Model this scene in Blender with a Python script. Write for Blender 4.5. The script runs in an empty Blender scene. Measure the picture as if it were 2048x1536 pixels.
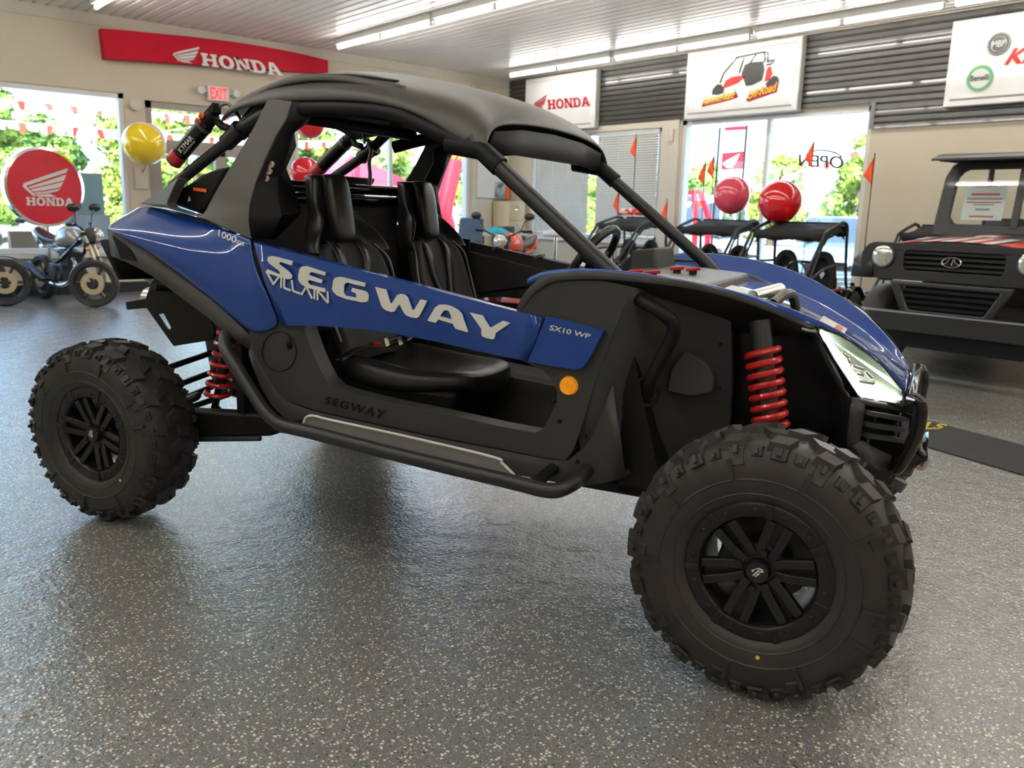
import bpy, math, random
from mathutils import Vector, Matrix, geometry
random.seed(7)
S = bpy.context.scene
COL = S.collection
PI = math.pi

# ---------------------------------------------------------------- camera
cam_data = bpy.data.cameras.new('camera')
cam = bpy.data.objects.new('camera', cam_data)
COL.objects.link(cam)
cam_data.sensor_width = 36.0
cam_data.lens = 1647.7 / 2048 * 36.0
cam_data.clip_start = 0.05
cam_data.clip_end = 400
right = Vector((0.75377519, -0.6567182, 0.02332743))
down = Vector((-0.11727139, -0.1693624, -0.97855189))
fwd = Vector((0.64658363, 0.73487249, -0.20467544))
up = -down
cam.matrix_world = Matrix(((right.x, up.x, -fwd.x, 0), (right.y, up.y, -fwd.y, 0), (right.z, up.z, -fwd.z, 1.30), (0, 0, 0, 1)))
S.camera = cam
cam_data.dof.use_dof = True
cam_data.dof.focus_distance = 2.9
cam_data.dof.aperture_fstop = 4.0

# ---------------------------------------------------------------- sky, sun, exposure
S.view_settings.view_transform = 'Standard'
S.view_settings.look = 'None'
S.view_settings.gamma = 1
S.view_settings.use_curve_mapping = False
S.view_settings.exposure = 0.55
world = bpy.data.worlds.new('world')
S.world = world
world.use_nodes = True
wn = world.node_tree.nodes
wl = world.node_tree.links
for n in list(wn): wn.remove(n)
w_out = wn.new('ShaderNodeOutputWorld')
w_bg = wn.new('ShaderNodeBackground')
w_sky = wn.new('ShaderNodeTexSky')
w_sky.sky_type = 'HOSEK_WILKIE'
w_sky.sun_direction = (-0.45, -0.5, 0.74)
w_sky.turbidity = 3.2
w_sky.ground_albedo = 0.4
w_bg.inputs['Strength'].default_value = 22.0
wl.new(w_sky.outputs[0], w_bg.inputs[0])
wl.new(w_bg.outputs[0], w_out.inputs[0])
sun_data = bpy.data.lights.new('sun', 'SUN')
sun_data.energy = 15.0
sun_data.angle = 0.01
sun_data.color = (1.0, 0.95, 0.86)
sun = bpy.data.objects.new('sun', sun_data)
COL.objects.link(sun)
sun.rotation_euler = Vector((0.45, 0.5, -0.74)).to_track_quat('-Z', 'Y').to_euler()
TUBE_EMIT = 30.0

# ---------------------------------------------------------------- materials
def mat(name, col, rough=0.5, metal=0.0, coat=0.0, bump=0.0, bscale=200.0, var=0.0, vscale=4.0, spec=0.5, emit=None, estr=0.0, trans=0.0, subs=0.0):
    m = bpy.data.materials.new(name)
    m.use_nodes = True
    nt = m.node_tree
    b = nt.nodes['Principled BSDF']
    b.inputs['Base Color'].default_value = (*col, 1)
    b.inputs['Roughness'].default_value = rough
    b.inputs['Metallic'].default_value = metal
    b.inputs['Coat Weight'].default_value = coat
    b.inputs['Coat Roughness'].default_value = 0.04
    b.inputs['Specular IOR Level'].default_value = spec
    b.inputs['Transmission Weight'].default_value = trans
    if subs:
        b.inputs['Subsurface Weight'].default_value = subs
    if emit:
        b.inputs['Emission Color'].default_value = (*emit, 1)
        b.inputs['Emission Strength'].default_value = estr
    if bump or var:
        tc = nt.nodes.new('ShaderNodeTexCoord')
    if bump:
        n = nt.nodes.new('ShaderNodeTexNoise')
        n.inputs['Scale'].default_value = bscale
        n.inputs['Detail'].default_value = 3
        bp = nt.nodes.new('ShaderNodeBump')
        bp.inputs['Strength'].default_value = bump
        bp.inputs['Distance'].default_value = 0.004
        nt.links.new(tc.outputs['Object'], n.inputs['Vector'])
        nt.links.new(n.outputs['Fac'], bp.inputs['Height'])
        nt.links.new(bp.outputs['Normal'], b.inputs['Normal'])
    if var:
        n2 = nt.nodes.new('ShaderNodeTexNoise')
        n2.inputs['Scale'].default_value = vscale
        n2.inputs['Detail'].default_value = 4
        r = nt.nodes.new('ShaderNodeValToRGB')
        r.color_ramp.elements[0].color = (*[c * (1 - var) for c in col], 1)
        r.color_ramp.elements[1].color = (*[min(1, c * (1 + var)) for c in col], 1)
        r.color_ramp.elements[0].position = 0.3
        r.color_ramp.elements[1].position = 0.7
        nt.links.new(tc.outputs['Object'], n2.inputs['Vector'])
        nt.links.new(n2.outputs['Fac'], r.inputs['Fac'])
        nt.links.new(r.outputs['Color'], b.inputs['Base Color'])
    return m

def glow(name, col, strength):
    m = bpy.data.materials.new(name)
    m.use_nodes = True
    nt = m.node_tree
    for n in list(nt.nodes): nt.nodes.remove(n)
    o = nt.nodes.new('ShaderNodeOutputMaterial')
    e = nt.nodes.new('ShaderNodeEmission')
    e.inputs['Color'].default_value = (*col, 1)
    e.inputs['Strength'].default_value = strength
    nt.links.new(e.outputs[0], o.inputs[0])
    return m

def thin_glass(name, tint=(0.93, 0.96, 0.95), refl=0.07, rough=0.0):
    m = bpy.data.materials.new(name)
    m.use_nodes = True
    nt = m.node_tree
    for n in list(nt.nodes): nt.nodes.remove(n)
    o = nt.nodes.new('ShaderNodeOutputMaterial')
    t = nt.nodes.new('ShaderNodeBsdfTransparent')
    t.inputs['Color'].default_value = (*tint, 1)
    g = nt.nodes.new('ShaderNodeBsdfGlossy')
    g.inputs['Roughness'].default_value = rough
    lw0 = nt.nodes.new('ShaderNodeLayerWeight')
    lw1 = nt.nodes.new('ShaderNodeMath'); lw1.operation = 'POWER'; lw1.inputs[1].default_value = 5.0
    lw = nt.nodes.new('ShaderNodeMath'); lw.operation = 'MULTIPLY_ADD'; lw.inputs[1].default_value = 0.7; lw.inputs[2].default_value = refl * 0.5
    nt.links.new(lw0.outputs['Facing'], lw1.inputs[0])
    nt.links.new(lw1.outputs[0], lw.inputs[0])
    mx = nt.nodes.new('ShaderNodeMixShader')
    nt.links.new(lw.outputs[0], mx.inputs[0])
    nt.links.new(t.outputs[0], mx.inputs[1])
    nt.links.new(g.outputs[0], mx.inputs[2])
    nt.links.new(mx.outputs[0], o.inputs[0])
    return m

def noise_mix(m, colA, colB, scale, lo=0.45, hi=0.55, detail=4):
    """two-colour pattern driven by a noise texture"""
    nt = m.node_tree
    b = nt.nodes['Principled BSDF']
    tc = nt.nodes.new('ShaderNodeTexCoord')
    n = nt.nodes.new('ShaderNodeTexNoise')
    n.inputs['Scale'].default_value = scale
    n.inputs['Detail'].default_value = detail
    r = nt.nodes.new('ShaderNodeValToRGB')
    r.color_ramp.elements[0].color = (*colA, 1)
    r.color_ramp.elements[1].color = (*colB, 1)
    r.color_ramp.elements[0].position = lo
    r.color_ramp.elements[1].position = hi
    nt.links.new(tc.outputs['Object'], n.inputs['Vector'])
    nt.links.new(n.outputs['Fac'], r.inputs['Fac'])
    nt.links.new(r.outputs['Color'], b.inputs['Base Color'])
    return m

M = {}
M['blue'] = mat('blue_gloss_paint', (0.0015, 0.044, 0.26), 0.5, 0.0, 1.0, spec=0.15)
M['plastic'] = mat('grey_black_moulded_plastic', (0.030, 0.029, 0.027), 0.52, bump=0.12, bscale=420, var=0.08, vscale=6)
M['roofplastic'] = mat('dark_grey_roof_plastic', (0.072, 0.070, 0.064), 0.45, bump=0.1, bscale=420, var=0.06, vscale=5)
M['black'] = mat('deep_black_plastic', (0.006, 0.006, 0.007), 0.5, var=0.1, spec=0.25)
M['tube'] = mat('satin_black_tube', (0.018, 0.018, 0.018), 0.38, 0.0, bump=0.05, bscale=600)
M['gloss'] = mat('gloss_black', (0.008, 0.008, 0.009), 0.12, var=0.1)
M['rubber'] = mat('black_rubber', (0.026, 0.024, 0.021), 0.52, bump=0.12, bscale=150, var=0.25, vscale=14)
M['rim'] = mat('matte_black_alloy', (0.013, 0.013, 0.013), 0.28, 0.3, var=0.1)
M['red'] = mat('red_spring_paint', (0.52, 0.012, 0.016), 0.33, coat=0.4, var=0.08)
M['white'] = mat('white_vinyl', (0.66, 0.66, 0.62), 0.45, var=0.02)
M['leather'] = mat('black_seat_leather', (0.016, 0.015, 0.015), 0.31, bump=0.2, bscale=260, var=0.15)
M['fabric'] = mat('dark_grey_seat_fabric', (0.035, 0.034, 0.032), 0.8, bump=0.4, bscale=500, var=0.12)
M['steel'] = mat('brushed_steel', (0.55, 0.55, 0.53), 0.3, 1.0, var=0.08)
M['alu'] = mat('satin_aluminium', (0.16, 0.16, 0.155), 0.42, 0.9, var=0.06)
M['chrome'] = mat('chrome', (0.75, 0.75, 0.74), 0.08, 1.0, var=0.03)
M['amber'] = mat('amber_reflector', (0.85, 0.30, 0.005), 0.22, coat=0.6, bump=0.5, bscale=120, var=0.15, vscale=60, emit=(1.0, 0.35, 0.0), estr=0.15)
M['orange'] = mat('orange_sticker', (0.75, 0.12, 0.01), 0.5, var=0.15, vscale=80)
M['redvinyl'] = mat('red_vinyl', (0.62, 0.006, 0.02), 0.35, var=0.05)
M['yellow'] = mat('yellow_dot', (0.8, 0.55, 0.02), 0.5, var=0.05)
M['led'] = glow('white_led_strip', (1.0, 1.0, 0.95), 12.0)
M['tan'] = mat('tan_painted_metal', (0.52, 0.40, 0.23), 0.45, var=0.04)
M['tubelight'] = glow('fluorescent_tube', (1.0, 0.97, 0.90), TUBE_EMIT)

# ---------------------------------------------------------------- mesh builder
def V(p): return Vector(p)

class MB:
    def __init__(s):
        s.v = []; s.f = []; s.mi = []; s.cur = 0
    def add(s, vs, fs):
        o = len(s.v)
        s.v += [tuple(v) for v in vs]
        s.f += [tuple(i + o for i in f) for f in fs]
        s.mi += [s.cur] * len(fs)
        return s
    def box(s, a, b):
        x0, y0, z0 = a; x1, y1, z1 = b
        vs = [(x0, y0, z0), (x1, y0, z0), (x1, y1, z0), (x0, y1, z0), (x0, y0, z1), (x1, y0, z1), (x1, y1, z1), (x0, y1, z1)]
        return s.add(vs, [(3, 2, 1, 0), (4, 5, 6, 7), (0, 1, 5, 4), (1, 2, 6, 5), (2, 3, 7, 6), (3, 0, 4, 7)])
    def hexa(s, q0, q1):
        """solid between two quads (same winding)"""
        return s.add(list(q0) + list(q1), [(3, 2, 1, 0), (4, 5, 6, 7), (0, 1, 5, 4), (1, 2, 6, 5), (2, 3, 7, 6), (3, 0, 4, 7)])
    def obox(s, c, ax, ay, az, hx, hy, hz):
        c = V(c); ax = V(ax).normalized() * hx; ay = V(ay).normalized() * hy; az = V(az).normalized() * hz
        q0 = [c - ax - ay - az, c + ax - ay - az, c + ax + ay - az, c - ax + ay - az]
        q1 = [p + 2 * az for p in q0]
        return s.hexa(q0, q1)
    def bar(s, a, b, w, h, upv=(0, 0, 1)):
        a = V(a); b = V(b); d = (b - a).normalized(); sd = d.cross(V(upv))
        if sd.length < 1e-4: sd = d.cross(V((1, 0, 0)))
        sd.normalize(); u = sd.cross(d)
        q = lambda p: [p - sd * w / 2 - u * h / 2, p + sd * w / 2 - u * h / 2, p + sd * w / 2 + u * h / 2, p - sd * w / 2 + u * h / 2]
        return s.hexa(q(a), q(b))
    def tube(s, pts, r, n=12, closed=False, caps=True):
        pts = [V(p) for p in pts]
        m = len(pts)
        rs = r if isinstance(r, (list, tuple)) else [r] * m
        rings = []
        T = []
        for i in range(m):
            if closed: t = pts[(i + 1) % m] - pts[i - 1]
            else: t = pts[min(i + 1, m - 1)] - pts[max(i - 1, 0)]
            T.append(t.normalized())
        ref = V((0, 0, 1)) if abs(T[0].z) < 0.9 else V((1, 0, 0))
        nrm = (ref - T[0] * ref.dot(T[0])).normalized()
        vs = []
        for i in range(m):
            nrm = (nrm - T[i] * nrm.dot(T[i])).normalized()
            bn = T[i].cross(nrm)
            for k in range(n):
                a = 2 * PI * k / n
                vs.append(pts[i] + (nrm * math.cos(a) + bn * math.sin(a)) * rs[i])
        fs = []
        for i in range(m if closed else m - 1):
            j = (i + 1) % m
            for k in range(n):
                l = (k + 1) % n
                fs.append((i * n + k, i * n + l, j * n + l, j * n + k))
        if caps and not closed:
            fs.append(tuple(range(n))[::-1]); fs.append(tuple((m - 1) * n + k for k in range(n)))
        return s.add(vs, fs)
    def cyl(s, a, b, r, n=20, r2=None):
        return s.tube([a, b], [r, r if r2 is None else r2], n)
    def lathe(s, prof, c, axis, n=32, closed=False):
        """prof: list of (radius, height along axis)"""
        c = V(c); ax = V(axis).normalized()
        ref = V((0, 0, 1)) if abs(ax.z) < 0.9 else V((1, 0, 0))
        u = (ref - ax * ref.dot(ax)).normalized(); w = ax.cross(u)
        vs = []
        for (r, h) in prof:
            for k in range(n):
                a = 2 * PI * k / n
                vs.append(c + ax * h + (u * math.cos(a) + w * math.sin(a)) * max(r, 1e-5))
        fs = []
        m = len(prof)
        for i in range(m if closed else m - 1):
            j = (i + 1) % m
            for k in range(n):
                l = (k + 1) % n
                fs.append((i * n + k, i * n + l, j * n + l, j * n + k))
        return s.add(vs, fs)
    def ball(s, c, rx, ry=None, rz=None, n=24, m=14):
        ry = rx if ry is None else ry; rz = rx if rz is None else rz
        vs = []; fs = []
        for i in range(m + 1):
            t = PI * i / m
            for k in range(n):
                a = 2 * PI * k / n
                vs.append((c[0] + rx * math.sin(t) * math.cos(a), c[1] + ry * math.sin(t) * math.sin(a), c[2] + rz * math.cos(t)))
        for i in range(m):
            for k in range(n):
                l = (k + 1) % n
                fs.append((i * n + k, (i + 1) * n + k, (i + 1) * n + l, i * n + l))
        return s.add(vs, fs)
    def grid(s, rows, thick=None, close_u=False):
        """surface through rows of points; thick = vector giving it a second skin"""
        h = len(rows); w = len(rows[0])
        vs = [V(p) for r in rows for p in r]
        fs = []
        for i in range(h - 1):
            for k in range(w if close_u else w - 1):
                l = (k + 1) % w
                fs.append((i * w + k, i * w + l, (i + 1) * w + l, (i + 1) * w + k))
        if thick is not None:
            t = V(thick); o = len(vs)
            vs += [p + t for p in vs]
            fs2 = [tuple(i + o for i in f)[::-1] for f in fs]
            edge = [k for k in range(w)] + [i * w + w - 1 for i in range(1, h)] + [(h - 1) * w + k for k in range(w - 2, -1, -1)] + [i * w for i in range(h - 2, 0, -1)]
            for a, b in zip(edge, edge[1:] + edge[:1]):
                fs2.append((b, a, a + o, b + o))
            fs += fs2
        return s.add(vs, fs)
    def plate(s, outline, vec, holes=()):
        """flat or gently curved outline (with holes) given thickness by vec"""
        loops = [[V(p) for p in outline]] + [[V(p) for p in h] for h in holes]
        flat = [p for l in loops for p in l]
        tris = geometry.tessellate_polygon(loops)
        t = V(vec); o = len(flat)
        vs = flat + [p + t for p in flat]
        fs = [tuple(x) for x in tris] + [tuple(i + o for i in x)[::-1] for x in tris]
        base = 0
        for l in loops:
            n = len(l)
            for k in range(n):
                a = base + k; b = base + (k + 1) % n
                fs.append((a, b, b + o, a + o))
            base += n
        return s.add(vs, fs)
    def build(s, name, mats, parent=None, loc=None, smooth=35, bevel=0, bseg=2, subsurf=0, solid=0, rot=None):
        me = bpy.data.meshes.new(name)
        off = V(loc) if loc is not None else V((0, 0, 0))
        me.from_pydata([tuple(V(p) - off) for p in s.v], [], s.f)
        ms = mats if isinstance(mats, (list, tuple)) else [mats]
        for m in ms: me.materials.append(m)
        for p, i in zip(me.polygons, s.mi): p.material_index = min(i, len(ms) - 1)
        import bmesh
        bm = bmesh.new(); bm.from_mesh(me)
        bmesh.ops.remove_doubles(bm, verts=bm.verts, dist=1e-5)
        bmesh.ops.recalc_face_normals(bm, faces=bm.faces)
        bm.to_mesh(me); bm.free()
        o = bpy.data.objects.new(name, me)
        COL.objects.link(o)
        if parent is not None: o.parent = parent
        if loc is not None: o.location = loc
        if rot is not None: o.rotation_euler = rot
        if solid:
            md = o.modifiers.new('solid', 'SOLIDIFY'); md.thickness = solid; md.offset = -1
        if bevel:
            md = o.modifiers.new('bevel', 'BEVEL'); md.width = bevel; md.segments = bseg; md.limit_method = 'ANGLE'; md.angle_limit = math.radians(40)
        if subsurf:
            md = o.modifiers.new('sub', 'SUBSURF'); md.levels = subsurf; md.render_levels = subsurf
        if smooth:
            for p in me.polygons: p.use_smooth = True
            if not subsurf: me.set_sharp_from_angle(angle=math.radians(smooth))
        return o

def tag(o, label, cat, group=None, kind=None):
    if label: o['label'] = label
    if cat: o['category'] = cat
    if group: o['group'] = group
    if kind: o['kind'] = kind
    return o

def empty(name, loc, rz=0.0, label=None, cat=None, group=None):
    o = bpy.data.objects.new(name, None)
    COL.objects.link(o)
    o.empty_display_size = 0.1
    o.location = loc
    o.rotation_euler = (0, 0, rz)
    return tag(o, label, cat, group)

def structure(o):
    o['kind'] = 'structure'
    return o

def copy_tree(o, parent=None):
    c = o.copy(); COL.objects.link(c)
    if parent is not None: c.parent = parent
    for ch in [x for x in bpy.data.objects if x.parent == o]: copy_tree(ch, c)
    return c

def smooth_path(pts, n=6, closed=False):
    """Catmull-Rom through points"""
    P = [V(p) for p in pts]; out = []
    m = len(P)
    for i in range(m if closed else m - 1):
        if closed: a, b, c, d = P[i - 1], P[i], P[(i + 1) % m], P[(i + 2) % m]
        else: a, b, c, d = P[max(i - 1, 0)], P[i], P[i + 1], P[min(i + 2, m - 1)]
        for k in range(n):
            t = k / n
            out.append(0.5 * ((2 * b) + (c - a) * t + (2 * a - 5 * b + 4 * c - d) * t * t + (3 * b - a - 3 * c + d) * t ** 3))
    if not closed: out.append(P[-1])
    return out

def mirror(pts): return [(p[0], -p[1], p[2]) for p in pts]

# ---------------------------------------------------------------- lettering
def quad_map(q):
    """q = bottom-left, bottom-right, top-right, top-left; returns f(u,v)"""
    bl, br, tr, tl = [V(p) for p in q]
    return lambda u, v: bl * (1 - u) * (1 - v) + br * u * (1 - v) + tr * u * v + tl * (1 - u) * v

def text(name, body, q, m, parent, depth=0.002, loc=None, bold=0.0, shear=0.0, normal=None, space=1.0):
    cu = bpy.data.curves.new(name, 'FONT')
    cu.body = body; cu.size = 1; cu.offset = bold; cu.shear = shear; cu.space_character = space
    cu.resolution_u = 4
    o = bpy.data.objects.new(name, cu)
    COL.objects.link(o)
    me = bpy.data.meshes.new_from_object(o)
    bpy.data.objects.remove(o); bpy.data.curves.remove(cu)
    xs = [v.co.x for v in me.vertices]; ys = [v.co.y for v in me.vertices]
    x0, x1, y0, y1 = min(xs), max(xs), min(ys), max(ys)
    f = quad_map(q)
    if normal is None:
        nn = (V(q[1]) - V(q[0])).cross(V(q[3]) - V(q[0])).normalized()
    else: nn = V(normal)
    vs = [f((v.co.x - x0) / (x1 - x0), (v.co.y - y0) / (y1 - y0)) for v in me.vertices]
    b = MB()
    n = len(vs)
    fs = [tuple(p.vertices) for p in me.polygons]
    ed = {}
    for fc in fs:
        for a, c in zip(fc, fc[1:] + fc[:1]): ed[(a, c)] = 1
    side = [(a, c, c + n, a + n) for (a, c) in ed if (c, a) not in ed]
    b.add(vs + [p + nn * depth for p in vs], [x[::-1] for x in fs] + [tuple(i + n for i in x) for x in fs] + side)
    bpy.data.meshes.remove(me)
    return b.build(name, m, parent, loc=loc, smooth=0)

# slab-serif capitals, unit height 1: list of polygons (outer, holes)
def slab(ch):
    def I(x, w=0.30, s=0.10, h=0.17, z0=0, z1=1):
        return [[(x - s, z0), (x + w + s, z0), (x + w + s, z0 + h), (x + w, z0 + h), (x + w, z1 - h), (x + w + s, z1 - h), (x + w + s, z1), (x - s, z1), (x - s, z1 - h), (x, z1 - h), (x, z0 + h), (x - s, z0 + h)]]
    if ch == 'H':
        return [(I(0.10)[0], []), (I(0.82)[0], []), ([(0.40, 0.42), (0.82, 0.42), (0.82, 0.60), (0.40, 0.60)], [])], 1.22
    if ch == 'O':
        o = [(0.58 + 0.58 * math.cos(a), 0.5 + 0.53 * math.sin(a)) for a in [2 * PI * k / 28 for k in range(28)]]
        i = [(0.58 + 0.27 * math.cos(a), 0.5 + 0.33 * math.sin(a)) for a in [2 * PI * k / 28 for k in range(28)]]
        return [(o, [i])], 1.16
    if ch == 'N':
        return [(I(0.10, 0.22)[0], []), (I(0.88, 0.22)[0], []), ([(0.10, 1.0), (0.42, 1.0), (1.10, 0.0), (0.80, 0.0), (0.12, 0.98)], [])], 1.2
    if ch == 'D':
        o = [(0, 0), (0.62, 0)] + [(0.62 + 0.50 * math.sin(a), 0.5 - 0.5 * math.cos(a)) for a in [PI * k / 14 for k in range(1, 14)]] + [(0.62, 1), (0, 1), (0, 0.83), (0.10, 0.83), (0.10, 0.17), (0, 0.17)]
        i = [(0.40, 0.18), (0.56, 0.18)] + [(0.56 + 0.25 * math.sin(a), 0.5 - 0.32 * math.cos(a)) for a in [PI * k / 10 for k in range(1, 10)]] + [(0.56, 0.82), (0.40, 0.82)]
        return [(o, [i])], 1.12
    if ch == 'A':
        o = [(0, 0), (0.42, 0), (0.42, 0.16), (0.34, 0.16), (0.38, 0.28), (0.76, 0.28), (0.80, 0.16), (0.72, 0.16), (0.72, 0), (1.22, 0), (1.22, 0.16), (1.13, 0.16), (0.80, 1), (0.40, 1), (0.10, 0.16), (0, 0.16)]
        i = [(0.45, 0.44), (0.70, 0.44), (0.58, 0.76)]
        return [(o, [i])], 1.22
    return [], 0.5

def slab_word(name, word, q, m, parent, depth=0.01, loc=None, gap=0.10):
    xs = []; x = 0
    for ch in word:
        g, w = slab(ch); xs.append((g, x)); x += w + gap
    tot = x - gap
    f = quad_map(q)
    nn = (V(q[1]) - V(q[0])).cross(V(q[3]) - V(q[0])).normalized() * depth
    b = MB()
    for g, x0 in xs:
        for o, holes in g:
            b.plate([f((x0 + px) / tot, py) for px, py in o], nn, [[f((x0 + px) / tot, py) for px, py in h] for h in holes])
    return b.build(name, m, parent, loc=loc, smooth=0)

WING = [[(0.003, 0.323), (0.031, 0.423), (0.092, 0.465), (0.489, 0.709), (0.992, 0.995), (0.954, 0.846), (0.519, 0.609), (0.160, 0.393), (0.084, 0.356), (0.079, 0.311), (0.267, 0.025), (0.198, 0.020)],
        [(0.107, 0.303), (0.519, 0.535), (0.939, 0.776), (0.878, 0.572), (0.489, 0.410), (0.153, 0.269)],
        [(0.160, 0.231), (0.489, 0.368), (0.870, 0.527), (0.794, 0.348), (0.473, 0.224), (0.206, 0.169)],
        [(0.221, 0.132), (0.489, 0.182), (0.794, 0.303), (0.710, 0.199), (0.550, 0.137), (0.260, 0.087)],
        [(0.267, 0.055), (0.550, 0.104), (0.702, 0.005), (0.290, 0.005)]]
def wing(name, q, m, parent, depth=0.01, loc=None):
    f = quad_map(q)
    nn = (V(q[1]) - V(q[0])).cross(V(q[3]) - V(q[0])).normalized() * depth
    b = MB()
    for poly in WING:
        b.plate([f(u, v) for u, v in poly], nn)
    return b.build(name, m, parent, loc=loc, smooth=0)

# ================================================================ SETTING
YW, XW, ZC = 13.13, 11.33, 3.87
X0, Y0 = -7.5, -6.0

# floor: grey epoxy with light and dark paint flakes under a gloss coat
def floor_material():
    m = bpy.data.materials.new('flake_epoxy_floor'); m.use_nodes = True
    nt = m.node_tree; b = nt.nodes['Principled BSDF']; L = nt.links.new
    tc = nt.nodes.new('ShaderNodeTexCoord')
    def node(t, **k):
        n = nt.nodes.new(t)
        for a, v in k.items(): n.inputs[a].default_value = v
        return n
    base = node('ShaderNodeTexNoise', Scale=1.3, Detail=5.0)
    L(tc.outputs['Object'], base.inputs['Vector'])
    rb = node('ShaderNodeValToRGB')
    rb.color_ramp.elements[0].color = (0.150, 0.154, 0.150, 1); rb.color_ramp.elements[1].color = (0.215, 0.218, 0.210, 1)
    L(base.outputs['Fac'], rb.inputs['Fac'])
    cur = rb.outputs['Color']
    for sc, thr, col, seed in ((110, 0.15, (0.90, 0.83, 0.66), 0.0), (140, 0.055, (0.012, 0.012, 0.013), 3.3), (230, 0.10, (0.62, 0.61, 0.54), 7.1), (290, 0.09, (0.03, 0.03, 0.03), 9.7)):
        mp = nt.nodes.new('ShaderNodeMapping'); mp.inputs['Location'].default_value = (seed, seed * 2, 0)
        L(tc.outputs['Object'], mp.inputs['Vector'])
        vo = node('ShaderNodeTexVoronoi', Scale=sc, Randomness=1.0)
        L(mp.outputs[0], vo.inputs['Vector'])
        # keep only some of the cells, with irregular flake outlines
        sep = nt.nodes.new('ShaderNodeSeparateColor'); L(vo.outputs['Color'], sep.inputs[0])
        keep = node('ShaderNodeMath'); keep.operation = 'LESS_THAN'; keep.inputs[1].default_value = thr * 1.6; L(sep.outputs[0], keep.inputs[0])
        near = node('ShaderNodeMath'); near.operation = 'LESS_THAN'; near.inputs[1].default_value = 0.42; L(vo.outputs['Distance'], near.inputs[0])
        f = node('ShaderNodeMath'); f.operation = 'MULTIPLY'; L(keep.outputs[0], f.inputs[0]); L(near.outputs[0], f.inputs[1])
        mx = nt.nodes.new('ShaderNodeMix'); mx.data_type = 'RGBA'
        L(f.outputs[0], mx.inputs[0]); L(cur, mx.inputs[6]); mx.inputs[7].default_value = (*col, 1)
        cur = mx.outputs[2]
    L(cur, b.inputs['Base Color'])
    b.inputs['Roughness'].default_value = 0.30
    b.inputs['Coat Weight'].default_value = 1.0
    b.inputs['Coat Roughness'].default_value = 0.11
    bn = node('ShaderNodeTexNoise', Scale=70.0, Detail=4.0); L(tc.outputs['Object'], bn.inputs['Vector'])
    bn2 = node('ShaderNodeTexNoise', Scale=9.0, Detail=2.0); L(tc.outputs['Object'], bn2.inputs['Vector'])
    ad = node('ShaderNodeMath'); ad.operation = 'MULTIPLY_ADD'; ad.inputs[1].default_value = 2.0
    L(bn2.outputs['Fac'], ad.inputs[0]); L(bn.outputs['Fac'], ad.inputs[2])
    bp = node('ShaderNodeBump', Strength=0.62, Distance=0.006); L(ad.outputs[0], bp.inputs['Height'])
    L(bp.outputs['Normal'], b.inputs['Normal']); L(bp.outputs['Normal'], b.inputs['Coat Normal'])
    return m
M['floor'] = floor_material()
M['wall'] = mat('warm_grey_painted_wall', (0.54, 0.475, 0.365), 0.75, bump=0.05, bscale=60, var=0.02, vscale=1.5)
M['ceil'] = mat('white_ribbed_metal_ceiling', (0.80, 0.755, 0.68), 0.30, var=0.05, vscale=1.2)
M['corr'] = mat('dark_bronze_corrugated_metal', (0.050, 0.047, 0.042), 0.27, coat=0.6, bump=0.03, bscale=90, var=0.08, vscale=3)
M['frame'] = mat('white_window_frame', (0.62, 0.61, 0.58), 0.4, var=0.03)
M['glass'] = thin_glass('window_glass')
M['trimp'] = mat('cream_trim_paint', (0.55, 0.50, 0.42), 0.55, var=0.03)

structure(MB().box((X0, Y0, -0.15), (XW + 0.2, YW + 0.2, 0)).build('floor', M['floor'], smooth=0))

# ribbed ceiling: ribs run parallel to the right-hand wall
rb = []
x = X0
while x < XW + 0.2:
    for dx, dz in ((0, 0), (0.115, 0), (0.128, 0.022), (0.147, 0.022), (0.16, 0)): rb.append((x + dx, dz))
    x += 0.16
structure(MB().grid([[(px, Y0, ZC + pz) for px, pz in rb], [(px, YW + 0.2, ZC + pz) for px, pz in rb]], thick=(0, 0, 0.25)).build('ceiling', M['ceil'], smooth=0))

def wall(name, axis, pos, a0, a1, thick, openings):
    """wall in plane axis=pos with openings (a0,a1,z0,z1)"""
    b = MB()
    cuts = sorted(set([a0, a1] + [v for o in openings for v in o[:2]]))
    for s, e in zip(cuts, cuts[1:]):
        zs = [(0, ZC + 0.1)]
        for o in openings:
            if o[0] <= s and o[1] >= e:
                zs = [(0, o[2]), (o[3], ZC + 0.1)]
        for z0, z1 in zs:
            if z1 - z0 < 0.01: continue
            if axis == 'Y': b.box((s, pos, z0), (e, pos + thick, z1))
            else: b.box((pos, s, z0), (pos + thick, e, z1))
    return structure(b.build(name, M['wall'], smooth=0))

W1 = (-2.2, 3.95, 0.57, 2.84); D1 = (4.24, 6.46, 0.0, 2.78); W2 = (6.62, 10.32, 0.57, 2.78)
wall('wall_left', 'Y', YW, X0, XW + 0.2, 0.2, [W1, D1, W2])
W3 = (9.22, 12.45, 0.85, 2.76); W4 = (5.61, 8.80, 0.36, 2.82)
wall('wall_right', 'X', XW, Y0, YW, 0.2, [W3, W4])
wall('wall_back', 'X', X0 - 0.2, Y0, YW + 0.2, 0.2, [])
wall('wall_front', 'Y', Y0 - 0.2, X0, XW + 0.2, 0.2, [])

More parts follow.
